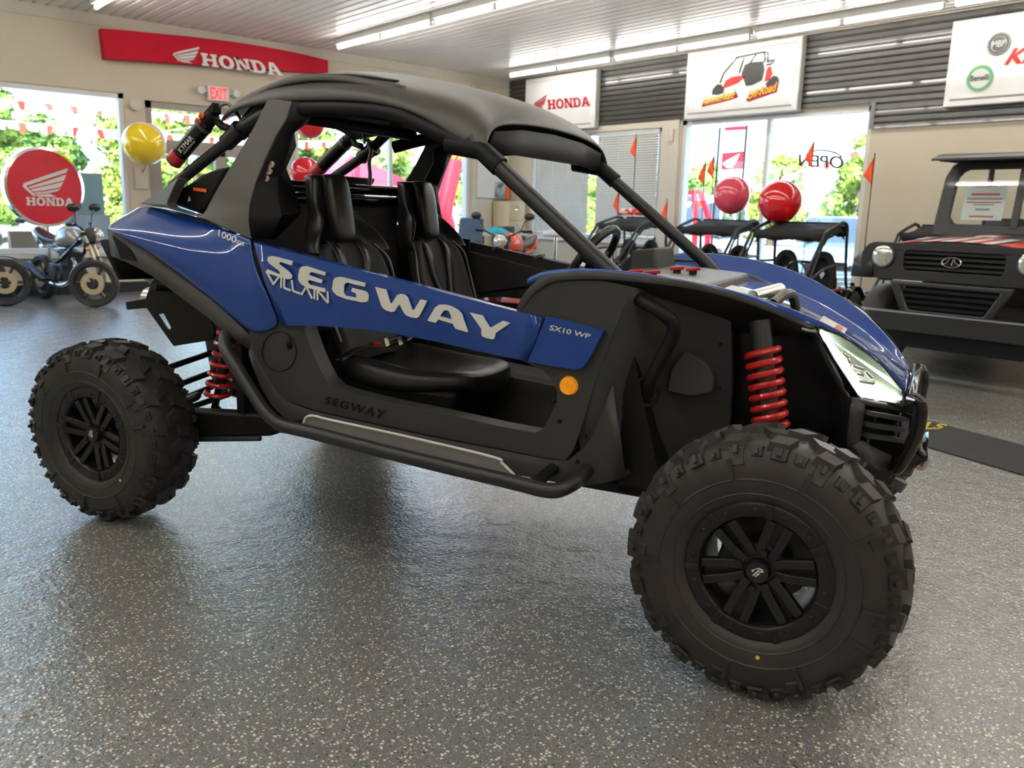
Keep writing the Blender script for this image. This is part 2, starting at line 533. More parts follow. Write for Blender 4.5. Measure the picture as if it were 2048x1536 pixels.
def window(name, axis, pos, o, bars, fw=0.07):
    b = MB()
    a0, a1, z0, z1 = o
    def bx(s, e, zz0, zz1, d0=0.02, d1=0.16):
        if axis == 'Y': b.box((s, pos + d0, zz0), (e, pos + d1, zz1))
        else: b.box((pos + d0, s, zz0), (pos + d1, e, zz1))
    bx(a0, a0 + fw, z0, z1); bx(a1 - fw, a1, z0, z1); bx(a0, a1, z1 - fw, z1); bx(a0, a1, z0, z0 + fw)
    for c in bars: bx(c - 0.035, c + 0.035, z0, z1, 0.05, 0.13)
    if z0 > 0.3: bx(a0 - 0.05, a1 + 0.05, z0 - 0.06, z0 + 0.015, -0.10, 0.04)
    f = structure(b.build(name, M['frame'], smooth=0))
    g = MB()
    if axis == 'Y': g.box((a0 + fw, pos + 0.088, z0 + fw), (a1 - fw, pos + 0.094, z1 - fw))
    else: g.box((pos + 0.088, a0 + fw, z0 + fw), (pos + 0.094, a1 - fw, z1 - fw))
    p = g.build('pane', M['glass'], f, smooth=0)
    return f
window('window_1', 'Y', YW, W1, [0.5])
window('window_2', 'Y', YW, W2, [8.53])
window('window_3', 'X', XW, W3, [])
window('window_4', 'X', XW, W4, [7.23])

# glazed entrance: frame, transom, two door leaves
b = MB()
for s, e, z0, z1 in ((4.24, 4.34, 0, 2.78), (6.36, 6.46, 0, 2.78), (4.24, 6.46, 2.68, 2.78), (4.34, 6.36, 2.14, 2.24), (4.34, 4.43, 0, 2.14), (5.27, 5.43, 0, 2.14), (6.27, 6.36, 0, 2.14), (4.34, 6.36, 0.0, 0.22), (4.34, 6.36, 2.04, 2.14)):
    b.box((s, YW + 0.03, z0), (e, YW + 0.14, z1))
M['doorframe'] = mat('taupe_aluminium_door_frame', (0.30, 0.265, 0.225), 0.4, 0.2, var=0.04)
d1 = structure(b.build('door_1', M['doorframe'], smooth=0))
MB().box((4.34, YW + 0.082, 0.22), (6.36, YW + 0.088, 2.68)).build('pane', M['glass'], d1, smooth=0)
hb = MB()
for hx in (5.30, 5.40): hb.tube([(hx, YW + 0.03, 0.95), (hx, YW - 0.04, 0.95), (hx, YW - 0.04, 1.25), (hx, YW + 0.03, 1.25)], 0.012, 8)
hb.build('door_handle', M['steel'], d1)

# crown boards and corner pillar
structure(MB().box((X0, YW - 0.025, ZC - 0.155), (XW - 0.07, YW, ZC)).build('trim_1', M['trimp'], smooth=0))
structure(MB().box((10.36, YW - 0.05, 0), (10.86, YW, 2.95)).build('trim_2', M['trimp'], smooth=0))
structure(MB().box((XW - 0.04, 8.84, 0), (XW, 9.19, 2.84)).build('trim_3', M['trimp'], smooth=0))
structure(MB().box((XW - 0.03, 9.19, 2.74), (XW, 12.6, 2.84)).build('trim_4', M['trimp'], smooth=0))

# corrugated dark metal above the right-hand windows (stepping lower past the last window)
def corrugated(name, y0, y1, z0, z1, pitch=0.084):
    prof = []
    z = z0
    while z < z1 - 0.01:
        for dz, dx in ((0, 0.036), (0.056, 0.036), (0.075, 0.004), (0.0839, 0.004)):
            if z + dz <= z1: prof.append((dx, z + dz))
        z += pitch
    b = MB().grid([[(XW - dx - 0.006, y0, zz) for dx, zz in prof], [(XW - dx - 0.006, y1, zz) for dx, zz in prof]], thick=(0.005, 0, 0))
    return structure(b.build(name, M['corr'], smooth=0))
corrugated('trim_5', 5.60, YW - 0.002, 2.85, ZC - 0.005)
corrugated('trim_6', Y0 + 0.01, 5.598, 2.514, ZC - 0.005)
structure(MB().box((XW - 0.05, 5.56, 2.51), (XW - 0.044, 5.62, 2.86)).build('trim_7', M['alu'], smooth=0))

# ================================================================ CEILING LIGHTS
M['fixture'] = mat('white_light_housing', (0.60, 0.59, 0.55), 0.4, var=0.03)
def strip_light():
    r = empty('strip_light', (0, 0, 0))
    h = MB()
    h.hexa([(-0.055, 0, 0), (0.055, 0, 0), (0.055, 2.52, 0), (-0.055, 2.52, 0)], [(-0.05, 0, 0.085), (0.05, 0, 0.085), (0.05, 2.52, 0.085), (-0.05, 2.52, 0.085)])
    h.build('housing', M['fixture'], r, bevel=0.006)
    for k in range(2):
        y0 = 0.02 + k * 1.26
        MB().tube([(0, y0 + 0.02, -0.036), (0, y0 + 1.20, -0.036)], 0.022, 12).build('fluorescent_tube', M['tubelight'], r)
        for ye in (y0, y0 + 1.20):
            MB().box((-0.016, ye, -0.062), (0.016, ye + 0.022, 0.0)).build('socket', M['fixture'], r, smooth=0)
    return r
strip0 = None
rows = ((10.47, 'in the row along the windowed right wall'), (6.9, 'in the second row from the right wall'), (3.39, 'in the row over the left window'), (-0.15, None), (-3.7, None))
ordn = ['first', 'second', 'third', 'fourth', 'fifth', 'sixth', 'seventh']
for rx, where in rows:
    for k in range(7):
        y = 12.17 - 2.60 * (k + 1) + 0.08
        if y < Y0: continue
        o = strip_light() if strip0 is None else copy_tree(strip0)
        if strip0 is None: strip0 = o
        o.location = (rx, y, ZC - 0.085)
        seen = where is not None and not (rx == 6.9 and k > 1) and not (rx == 3.39 and k > 0) and not (rx == 10.47 and k > 3)
        if seen: tag(o, '%s strip light from the far end %s' % (ordn[k], where), 'ceiling light', 'lit strip lights under the ribbed ceiling')
        else: tag(o, 'lit strip light under the ceiling outside the picture', 'ceiling light', 'strip lights outside the picture')

# ================================================================ BLINDS
M['slat'] = mat('grey_white_blind_slat', (0.50, 0.485, 0.44), 0.5, var=0.03, trans=0.0)
def blind(y0, y1, label):
    r = empty('window_blind', (XW - 0.02, (y0 + y1) / 2, 0.9), 0, label, 'blind', 'blinds on the corner window')
    L = r.location
    s = MB(); z = 0.93
    while z < 2.64:
        s.grid([[(XW - 0.035, y0, z), (XW - 0.018, y0, z + 0.026), (XW - 0.012, y0, z + 0.05)], [(XW - 0.035, y1, z), (XW - 0.018, y1, z + 0.026), (XW - 0.012, y1, z + 0.05)]], thick=(0.0012, 0, 0.0008))
        z += 0.043
    s.build('slats', M['slat'], r, loc=None, smooth=0)
    for c in r.children: c.location = -L
    for nm, a, bb in (('head_rail', (XW - 0.045, y0 - 0.01, 2.66), (XW - 0.004, y1 + 0.01, 2.72)), ('bottom_rail', (XW - 0.036, y0, 0.895), (XW - 0.012, y1, 0.925))):
        MB().box(a, bb).build(nm, M['slat'], r, smooth=0).location = -L
    n = 4
    for i in range(n):
        yy = y0 + 0.12 + (y1 - y0 - 0.24) * i / (n - 1)
        MB().tube([(XW - 0.040, yy, 0.92), (XW - 0.040, yy, 2.68)], 0.004, 6).build('ladder_cord', M['white'], r).location = -L
blind(10.86, 12.32, 'left one of the two closed slatted blinds, beside the room corner')
blind(9.26, 10.66, 'right one of the two closed slatted blinds, beside the tan pillar')

# ================================================================ SIGNS
M['signred'] = mat('red_sign_face', (0.50, 0.004, 0.022), 0.6, spec=0.2, var=0.03, vscale=1)
M['signwhite'] = mat('glossy_white_sign_face', (0.66, 0.655, 0.64), 0.10, coat=0.6, var=0.02)
M['crimson'] = mat('crimson_letter', (0.42, 0.012, 0.03), 0.4, var=0.03)

# big curved red banner board on the left wall
r = empty('banner_sign', (5.42, YW, 3.3), 0, 'long curved red sign board with white winged lettering on the left wall', 'sign')
L = V(r.location)
top = smooth_path([(3.67, 3.655), (4.4, 3.70), (5.4, 3.745), (6.4, 3.74), (7.17, 3.69)], 6)
bot = smooth_path([(3.69, 3.265), (4.4, 3.31), (5.4, 3.37), (6.4, 3.43), (7.17, 3.475)], 6)
b = MB().grid([[(p.x, YW - 0.16, p.y) for p in top], [(p.x, YW - 0.16, p.y) for p in bot]], thick=(0, 0.14, 0))
b.build('board', M['signred'], r, loc=None, smooth=0).location = -L
slab_word('lettering', 'HONDA', [(5.054, 12.965, 3.34), (6.366, 12.965, 3.342), (6.278, 12.965, 3.524), (5.041, 12.965, 3.519)], M['white'], r, 0.012).location = -L
wing('wing_emblem', [(4.62, 12.965, 3.356), (5.031, 12.965, 3.345), (5.03, 12.965, 3.599), (4.635, 12.965, 3.606)], M['white'], r, 0.012).location = -L

# emergency exit sign with twin lamps
r = empty('exit_sign', (5.33, YW, 2.87), 0, 'red and white exit sign with two small lamp heads above the entrance', 'sign')
L = V(r.location)
MB().box((5.16, YW - 0.07, 2.86), (5.50, YW, 3.09)).build('housing', M['frame'], r, bevel=0.01).location = -L
M['exitred'] = mat('lit_red_letter', (0.75, 0.01, 0.015), 0.4, var=0.02, emit=(1, 0.03, 0.03), estr=1.1)
text('lettering', 'EXIT', [(5.20, YW - 0.071, 2.89), (5.46, YW - 0.071, 2.89), (5.46, YW - 0.071, 3.06), (5.20, YW - 0.071, 3.06)], M['exitred'], r, 0.004, bold=0.02).location = -L
for xx in (5.06, 5.61):
    b = MB().cyl((xx, YW - 0.09, 3.0), (xx, YW - 0.02, 3.0), 0.055, 16)
    b.bar((xx, YW - 0.03, 3.0), (5.33, YW - 0.03, 2.98), 0.03, 0.03)
    b.build('lamp_head', M['frame'], r).location = -L

M['casegrey'] = mat('pale_grey_sign_case', (0.40, 0.40, 0.38), 0.4, 0.2, var=0.03)
def box_sign(y0, y1, z0, z1, label, d=0.12):
    """shallow illuminated-box style sign on the right wall; returns its Empty and the face plane x"""
    r = empty('box_sign', (XW - 0.05, (y0 + y1) / 2, z0), 0, label, 'sign', 'white box signs on the right wall')
    xf = XW - 0.05 - d
    b = MB().box((xf + 0.012, y0, z0), (XW - 0.045, y1, z1)); b.build('case', M['casegrey'], r, bevel=0.01).location = -V(r.location)
    # pillowed face with a raised rim
    m = 0.07
    b = MB()
    ring = lambda e, x: [(x, y0 + e, z0 + e), (x, y1 - e, z0 + e), (x, y1 - e, z1 - e), (x, y0 + e, z1 - e)]
    lo = [ring(0.005, xf + 0.014), ring(0.012, xf), ring(m, xf - 0.002), ring(m + 0.025, xf - 0.022)]
    b.grid(lo, close_u=True); n = len(b.v); b.add([], []); b.f.append((n - 4, n - 3, n - 2, n - 1)); b.mi.append(0)
    b.build('face', M['signwhite'], r, smooth=0).location = -V(r.location)
    return r, xf - 0.0225

r, xf = box_sign(10.63, 12.50, 2.80, 3.80, 'white box sign with crimson winged lettering nearest the room corner')
L = V(r.location)
slab_word('lettering', 'HONDA', [(11.135, 11.817, 3.196), (11.135, 10.716, 3.177), (11.135, 10.75, 3.341), (11.135, 11.839, 3.369)], M['crimson'], r, 0.006).location = -L
wing('wing_emblem', [(11.135, 12.208, 3.243), (11.135, 11.846, 3.235), (11.135, 11.857, 3.468), (11.135, 12.218, 3.463)], M['crimson'], r, 0.006).location = -L

r, xf = box_sign(6.66, 8.66, 2.81, 3.83, 'white box sign with a red buggy picture above the big window')
L = V(r.location)
def art(name, m, pts, d=0.004):
    return MB().plate(pts, (-d, 0, 0)).build(name, m, r, smooth=0)
M['artblack'] = mat('printed_black', (0.03, 0.028, 0.025), 0.5, var=0.2, vscale=30)
M['artred'] = mat('printed_red', (0.55, 0.02, 0.015), 0.5, var=0.2, vscale=30)
M['artgold'] = mat('printed_gold', (0.85, 0.48, 0.02), 0.5, var=0.1, vscale=20)
M['artdark'] = mat('printed_dark_red', (0.28, 0.01, 0.02), 0.5, var=0.1)
parts = [('picture_wheel', 'artblack', [(11.135, 8.119, 3.152), (11.135, 8.108, 3.232), (11.135, 8.039, 3.292), (11.135, 7.956, 3.285), (11.135, 7.905, 3.214), (11.135, 7.918, 3.157), (11.135, 8.007, 3.135)]),
 ('picture_body', 'artred', [(11.135, 7.941, 3.218), (11.135, 7.88, 3.335), (11.135, 7.776, 3.376), (11.135, 7.618, 3.381), (11.135, 7.547, 3.36), (11.135, 7.661, 3.279), (11.135, 7.8, 3.248)]),
 ('picture_seat', 'artblack', [(11.135, 7.611, 3.402), (11.135, 7.562, 3.524), (11.135, 7.479, 3.55), (11.135, 7.376, 3.546), (11.135, 7.258, 3.54), (11.135, 7.221, 3.418), (11.135, 7.25, 3.282), (11.135, 7.405, 3.226), (11.135, 7.516, 3.222), (11.135, 7.559, 3.312)]),
 ('picture_fender', 'artred', [(11.135, 7.205, 3.25), (11.135, 7.187, 3.401), (11.135, 7.167, 3.454), (11.135, 7.118, 3.455), (11.135, 7.083, 3.348), (11.135, 7.132, 3.27)]),
 ('picture_wheel', 'artblack', [(11.135, 7.185, 3.22), (11.135, 7.117, 3.283), (11.135, 7.056, 3.325), (11.135, 6.988, 3.298), (11.135, 6.966, 3.241), (11.135, 7.025, 3.177), (11.135, 7.137, 3.146)]),
 ('banner', 'artdark', [(11.134, 8.301, 2.98), (11.134, 8.277, 3.031), (11.134, 7.698, 3.117), (11.134, 7.694, 3.167), (11.134, 7.632, 3.068), (11.134, 7.745, 3.048)]),
 ('banner', 'artdark', [(11.134, 7.496, 3.014), (11.134, 7.476, 3.076), (11.134, 6.981, 3.228), (11.134, 6.966, 3.247), (11.134, 6.991, 3.084), (11.134, 7.275, 3.031), (11.134, 7.434, 2.995)])]
for n, k, p in parts: art(n, M[k], p).location = -L
b = MB()
for pth in ([(11.13, 7.982, 3.308), (11.13, 7.931, 3.441), (11.13, 7.709, 3.646), (11.13, 7.251, 3.67), (11.13, 7.183, 3.648), (11.13, 7.178, 3.516)], [(11.13, 7.586, 3.632), (11.13, 7.653, 3.42)], [(11.13, 7.251, 3.67), (11.13, 7.225, 3.57), (11.13, 7.238, 3.53)], [(11.13, 7.383, 3.651), (11.13, 7.474, 3.542)], [(11.13, 7.172, 3.536), (11.13, 7.066, 3.538), (11.13, 7.118, 3.489), (11.13, 7.192, 3.483)]):
    b.tube(pth, 0.010, 6)
b.build('picture_frame_tubes', M['artblack'], r).location = -L
text('lettering', 'Hammerhead', [(11.128, 8.289, 3.001), (11.128, 7.725, 3.068), (11.128, 7.693, 3.195), (11.128, 8.281, 3.128)], M['artgold'], r, 0.004, bold=0.01).location = -L
text('lettering', 'Off-Road', [(11.128, 7.476, 3.026), (11.128, 7.014, 3.106), (11.128, 6.986, 3.235), (11.128, 7.461, 3.138)], M['artgold'], r, 0.004, bold=0.01).location = -L

r, xf = box_sign(2.3, 4.64, 2.70, 3.72, 'white box sign with round emblems at the right edge, over the black utility vehicle')
L = V(r.location)
M['emgreen'] = mat('green_emblem', (0.12, 0.36, 0.16), 0.4, var=0.05)
M['emgrey'] = mat('grey_emblem', (0.09, 0.09, 0.09), 0.35, 0.3, var=0.2, vscale=25)
M['emsilver'] = mat('silver_emblem', (0.48, 0.48, 0.46), 0.35, 0.3, var=0.05)
def disc(c, rad, m, name, d=0.004, n=36):
    return MB().cyl(c, (c[0] - d, c[1], c[2]), rad, n).build(name, m, r, smooth=30)
c1 = [(11.135, 4.067, 3.379)][0]; c2 = [(11.135, 4.228, 3.007)][0]
disc(c1, 0.128, M['emgrey'], 'emblem').location = -L
b = MB()
for rr in (0.118, 0.085): b.tube([(c1[0] - 0.006, c1[1] + rr * math.cos(a), c1[2] + rr * math.sin(a)) for a in [2 * PI * k / 30 for k in range(30)]], 0.004, 6, closed=True)
b.build('emblem_ring', M['emsilver'], r).location = -L
text('lettering', 'MBP', [(c1[0] - 0.007, c1[1] + 0.075, c1[2] - 0.035), (c1[0] - 0.007, c1[1] - 0.075, c1[2] - 0.035), (c1[0] - 0.007, c1[1] - 0.075, c1[2] + 0.04), (c1[0] - 0.007, c1[1] + 0.075, c1[2] + 0.04)], M['emsilver'], r, 0.003, bold=0.02).location = -L
disc(c2, 0.158, M['emsilver'], 'emblem').location = -L
disc((c2[0] - 0.003, c2[1], c2[2]), 0.150, M['emgreen'], 'emblem_band').location = -L
disc((c2[0] - 0.006, c2[1], c2[2]), 0.112, M['emsilver'], 'emblem_centre').location = -L
text('lettering', 'Benelli', [(c2[0] - 0.011, c2[1] + 0.105, c2[2] - 0.025), (c2[0] - 0.011, c2[1] - 0.105, c2[2] - 0.025), (c2[0] - 0.011, c2[1] - 0.105, c2[2] + 0.04), (c2[0] - 0.011, c2[1] + 0.105, c2[2] + 0.04)], M['artblack'], r, 0.003, bold=0.02).location = -L
text('lettering', 'KE', [(c2[0], 3.98, 3.13), (c2[0], 3.62, 3.13), (c2[0], 3.60, 3.31), (c2[0], 3.93, 3.31)], M['artred'], r, 0.004, bold=0.03, shear=0.2).location = -L

# round red sign on a pole, standing on the low plinth under the left window
M['plinth'] = mat('black_plinth', (0.012, 0.012, 0.013), 0.5, var=0.1)
pl = empty('display_plinth', (2.6, 13.02, 0), 0, 'low black plinth with a pale top under the left window', 'plinth')
MB().box((-2.0, -0.07, 0), (1.9, 0.10, 0.155)).build('base', M['plinth'], pl, smooth=0)
MB().box((-2.02, -0.09, 0.155), (1.92, 0.10, 0.175)).build('top', M['trimp'], pl, smooth=0)
r = empty('pole_sign', (2.79, 13.02, 0.175), math.radians(14), 'round red sign with a white wing emblem on a grey pole by the left window', 'sign')
z = 1.305
b = MB(); b.lathe([(0.5, -0.055), (0.535, -0.05), (0.535, 0.05), (0.5, 0.055)], (0, 0, z), (0, -1, 0), 64)
b.build('rim', M['chrome'], r)
MB().cyl((0, 0.045, z), (0, -0.046, z), 0.51, 64).build('face', M['redvinyl'], r)
wing('wing_emblem', [(-0.30, -0.047, z - 0.13), (0.335, -0.047, z - 0.13), (0.335, -0.047, z + 0.27), (-0.30, -0.047, z + 0.27)], M['white'], r, 0.004)
slab_word('lettering', 'HONDA', [(-0.27, -0.047, z - 0.25), (0.37, -0.047, z - 0.25), (0.37, -0.047, z - 0.14), (-0.27, -0.047, z - 0.14)], M['white'], r, 0.004)
MB().cyl((0, 0.0, 0), (0, 0.0, z - 0.5), 0.022, 14).build('pole', M['steel'], r)
MB().cyl((0, 0, 0), (0, 0, 0.015), 0.075, 24).build('foot', M['steel'], r)

# OPEN sign hanging in the window, seen from behind
r = empty('open_sign', (XW - 0.05, 6.31, 2.0), 0, 'black outline sign hanging in the big window, read from outside', 'sign')
L = V(r.location)
q = [(11.26, 5.92, 1.99), (11.26, 6.598, 2.047), (11.26, 6.623, 2.216), (11.26, 5.939, 2.166)]
text('lettering', 'OPEN', q, M['artblack'], r, 0.02, bold=0.012).location = -L
MB().tube(smooth_path([(11.26, 6.504, 2.205), (11.26, 6.384, 2.25), (11.26, 6.216, 2.25), (11.26, 6.047, 2.21), (11.26, 5.952, 2.153)], 5), 0.012, 8).build('tube_arc', M['artblack'], r).location = -L
M['string'] = mat('grey_string', (0.25, 0.25, 0.25), 0.7, var=0.1)
b = MB()
for yy in (6.05, 6.6): b.tube([(XW - 0.06, yy, 2.19), (XW - 0.06, yy, 2.76)], 0.003, 5)
b.build('cord', M['string'], r).location = -L

# small fittings on the walls
def small_box(name, a, b_, label, cat, m=None):
    c = ((a[0] + b_[0]) / 2, (a[1] + b_[1]) / 2, a[2])
    o = MB().box(a, b_).build(name, m or M['frame'], loc=c, bevel=0.008)
    return tag(o, label, cat)
small_box('door_chime', (XW - 0.075, 8.93, 2.50), (XW - 0.041, 9.03, 2.70), 'cream box on the pillar between the blinds and the big window', 'chime', M['trimp'])
tag(MB().cyl((4.10, YW, 2.70), (4.10, YW - 0.05, 2.70), 0.085, 24).build('round_sensor', M['trimp'], loc=(4.10, YW, 2.70)), 'round cream sensor on the wall between the left window and the entrance', 'sensor')
small_box('notice_holder', (4.03, YW - 0.03, 1.50), (4.21, YW, 1.82), 'tan notice holder on the wall under the yellow balloon', 'notice', M['trimp'])
r = empty('security_camera', (11.05, YW - 0.02, 3.48), 0, 'small dark camera high on the wall beside the room corner', 'camera')
MB().ball((0, -0.06, 0), 0.06, n=16, m=10).build('lens_dome', M['gloss'], r)
MB().cyl((0, 0.02, 0), (0, -0.03, 0), 0.05, 16).build('mount', M['frame'], r)
small_box('conduit_cover', (10.33, YW - 0.05, 3.0), (10.40, YW, 3.70), 'thin pale conduit running up the wall beside the corner', 'conduit', M['trimp'])

# ================================================================ THE BLUE SIDE-BY-SIDE
car = empty('off_road_vehicle', (1.688, 3.892, 0), math.radians(-67.8085), 'blue and black two seat off-road vehicle with big knobbly tyres in the foreground', 'off-road vehicle')
WB, HY, R = 2.649, 0.80, 0.375

def resample(pts, n):
    P = smooth_path(pts, 8); d = [0]
    for a, b in zip(P, P[1:]): d.append(d[-1] + (b - a).length)
    out = []; j = 0
    for k in range(n):
        t = d[-1] * k / (n - 1)
        while j < len(P) - 2 and d[j + 1] < t: j += 1
        s = (t - d[j]) / max(1e-9, d[j + 1] - d[j])
        out.append(P[j].lerp(P[j + 1], min(1, max(0, s))))
    return out
def surf(rows, n, per=None):
    return [resample(r, n) for r in rows]
def both(name, builder, m, **k):
    """a part and its mirror image on the far side of the car"""
    sub = k.pop('parent', car)
    o = builder(lambda p: V(p)).build(name, m, sub, **k)
    o2 = builder(lambda p: V((p[0], -p[1], p[2]))).build(name, m, sub, **k)
    return o, o2

# ---------------------------------------------------------------- wheels
def make_tire():
    b = MB(); ax = (0, -1, 0)
    half = [(0.192, 0.100), (0.197, 0.110), (0.215, 0.119), (0.245, 0.125), (0.28, 0.126), (0.312, 0.121), (0.337, 0.108), (0.351, 0.088), (0.3565, 0.05), (0.358, 0.0)]
    prof = [(r, -h) for r, h in half] + [(r, h) for r, h in half[-2::-1]]
    b.lathe(prof, (0, 0, 0), ax, 80)
    def P(h, a, r): return V((r * math.cos(a), -h, r * math.sin(a)))
    def lug(h0, h1, a0, a1, rb, rt, skew=0.0, rb1=None, rt1=None, taper=0.84):
        """block over heights h0..h1 and angles a0..a1; skew shifts angle with height"""
        rb1 = rb if rb1 is None else rb1; rt1 = rt if rt1 is None else rt1
        def q(r0, r1, f):
            hm = (h0 + h1) / 2; am = (a0 + a1) / 2; H = (h1 - h0) / 2 * f; A = (a1 - a0) / 2 * f
            return [P(hm - H, am - A - skew, r0), P(hm + H, am - A + skew, r1), P(hm + H, am + A + skew, r1), P(hm - H, am + A - skew, r0)]
        b.hexa(q(rb, rb1, 1), q(rt, rt1, taper))
    n = 19; st = 2 * PI / n
    for k in range(n):
        a = k * st
        # two staggered centre blocks
        lug(-0.052, 0.004, a, a + st * 0.42, 0.355, R, 0.035)
        lug(-0.002, 0.054, a + st * 0.5, a + st * 0.92, 0.355, R, -0.035)
        # shoulder blocks wrapping over the edge, on both sides, alternately long and short
        for sgn in (1, -1):
            o = a + (st * 0.22 if sgn > 0 else st * 0.72)
            hh = lambda v: v * sgn
            w = st * 0.50
            lo, hi = (0.062, 0.108)
            if sgn > 0: lug(lo, hi, o, o + w, 0.350, R - 0.001, 0.02, 0.336, R - 0.012)
            else: lug(-hi, -lo, o, o + w, 0.336, R - 0.012, 0.02, 0.350, R - 0.001)
            # side bite: lug running down the sidewall
            def side(a0, a1, r0, r1, h0, h1):
                q0 = [P(sgn * h0, a0, r0), P(sgn * h0, a1, r0), P(sgn * h1, a1, r1), P(sgn * h1, a0, r1)]
                d = 0.013 * sgn
                am = (a0 + a1) / 2
                q1 = [P(sgn * h0 + d * .55, am + (x - am) * .8, r0 + 0.004) for x in (a0, a1)] + [P(sgn * h1 + d, am + (x - am) * .8, r1 + 0.004) for x in (a1, a0)]
                b.hexa(q0, q1)
            long = k % 2 == 0
            side(o + w * .1, o + w * .9, 0.300 if long else 0.322, 0.352, 0.122, 0.088)
            o2 = o + st * 0.56
            side(o2 + w * .12, o2 + w * .72, 0.322, 0.346, 0.115, 0.098)
            if long:
                # moulded curved ridge on the sidewall
                side(o + w * .75, o + w * 1.0, 0.262, 0.318, 0.124, 0.118)
            side(o + w * .38, o + w * .62, 0.334, 0.350, 0.125, 0.103); side(o2 + w * .34, o2 + w * .52, 0.330, 0.342, 0.123, 0.110)
    # bead ridge
    for rr, hh in ((0.222, 0.1215), (0.262, 0.1265)):
        b.lathe([(rr - 0.003, hh - 0.001), (rr, hh + 0.0015), (rr + 0.003, hh - 0.001)], (0, 0, 0), ax, 64)
    return b
def make_rim():
    b = MB(); ax = (0, -1, 0)
    b.lathe([(0.148, 0.086), (0.151, 0.100), (0.158, 0.109), (0.188, 0.110), (0.197, 0.105), (0.198, 0.095), (0.190, 0.088), (0.190, -0.09), (0.196, -0.105), (0.180, -0.105), (0.150, -0.085), (0.146, 0.05), (0.148, 0.086)], (0, 0, 0), ax, 64)
    n = 14
    for k in range(n):
        a = 2 * PI * (k + 0.5) / n
        c = V((0.173 * math.cos(a), -0.108, 0.173 * math.sin(a)))
        b.cyl(c, c + V((0, -0.0055, 0)), 0.0085, 12, 0.0075)
        a2 = 2 * PI * k / n
        c2 = V((0.176 * math.cos(a2), -0.1105, 0.176 * math.sin(a2)))
        t = V((-math.sin(a2), 0, math.cos(a2))); rd = V((math.cos(a2), 0, math.sin(a2)))
        if k % 2 == 0: b.obox(c2, rd, t, (0, 1, 0), 0.020, 0.010, 0.003)
    # six pairs of spokes, with a groove between each pair
    for k in range(6):
        a = PI / 2 + k * PI / 3
        rd = V((math.cos(a), 0, math.sin(a))); t = V((-math.sin(a), 0, math.cos(a)))
        for sg in (-1, 1):
            p0 = rd * 0.040 + t * 0.014 * sg + V((0, -0.074, 0)); p1 = rd * 0.080 + t * 0.021 * sg + V((0, -0.084, 0)); p2 = rd * 0.150 + t * 0.0245 * sg + V((0, -0.094, 0))
            b.bar(p0, p1, 0.024, 0.026, (0, 1, 0)); b.bar(p1 - (p1 - p0) * .1, p2, 0.024, 0.026, (0, 1, 0))
        b.bar(rd * 0.05 + V((0, -0.066, 0)), rd * 0.150 + V((0, -0.076, 0)), 0.040, 0.012, (0, 1, 0))
    b.lathe([(0.0, -0.02), (0.075, -0.02), (0.078, 0.06), (0.070, 0.074), (0.055, 0.080), (0.0, 0.082)], (0, 0, 0), ax, 32)
    return b
tire_mb = make_tire(); rim_mb = make_rim()
wheel0 = empty('wheel', (0, 0, 0)); wheel0.parent = car
t_ = tire_mb.build('tire', M['rubber'], wheel0, smooth=38)
rim_mb.build('rim', M['rim'], wheel0, smooth=32, bevel=0.0022, bseg=2)
hb = MB().lathe([(0.034, 0.078), (0.033, 0.098), (0.029, 0.105), (0, 0.107)], (0, 0, 0), (0, -1, 0), 28)
hub = hb.build('hub_cap', M['gloss'], wheel0)
lg = MB()
for pl_ in ([(-.012, .004), (-.008, .004), (-.002, .016), (.010, .016), (.014, .011), (.010, .007), (.003, .007), (-.004, -.012), (-.008, -.012), (0, .010), (.008, .010), (.009, .012), (.008, .013), (0, .013)], [(.004, .003), (.008, .003), (.002, -.012), (-.001, -.012)]):
    lg.plate([(x, -0.1072, z) for x, z in pl_], (0, -0.0008, 0))
lg.cyl((-0.012, -0.1072, 0.000), (-0.012, -0.108, 0.000), 0.003, 10)
lg.build('hub_emblem', M['white'], wheel0, smooth=0)
for k in range(4):
    a = PI / 2 * k + 0.12
    c = V((0.054 * math.cos(a), -0.078, 0.054 * math.sin(a)))
    MB().cyl(c, c + V((0, -0.020, 0)), 0.0135, 8, 0.009).build('lug_nut', M['gloss'], wheel0, smooth=20)
MB().lathe([(0.06, -0.03), (0.125, -0.03), (0.125, -0.022), (0.06, -0.022)], (0, 0, 0), (0, -1, 0), 40).build('brake_disc', M['alu'], wheel0)
cb = MB().box((-0.115, -0.035, -0.05), (-0.07, 0.045, 0.05)); cb.build('brake_caliper', M['alu'], wheel0, bevel=0.008)
yd = MB().cyl((.098, -0.1255, -0.210), (.098, -0.1275, -0.210), 0.0055, 12); yd.build('paint_dot', M['yellow'], wheel0)
wheel0.location = (WB, -HY, R); wheel0.rotation_euler = (0, math.radians(19), math.radians(-0.3))
w2 = copy_tree(wheel0, car); w2.location = (0, -HY, R); w2.rotation_euler = (0, math.radians(-20), math.radians(3.6))
w3 = copy_tree(wheel0, car); w3.location = (WB, HY, R); w3.rotation_euler = (0, math.radians(31), PI - 0.005)
w4 = copy_tree(wheel0, car); w4.location = (0, HY, R); w4.rotation_euler = (0, math.radians(50), PI - 0.05)

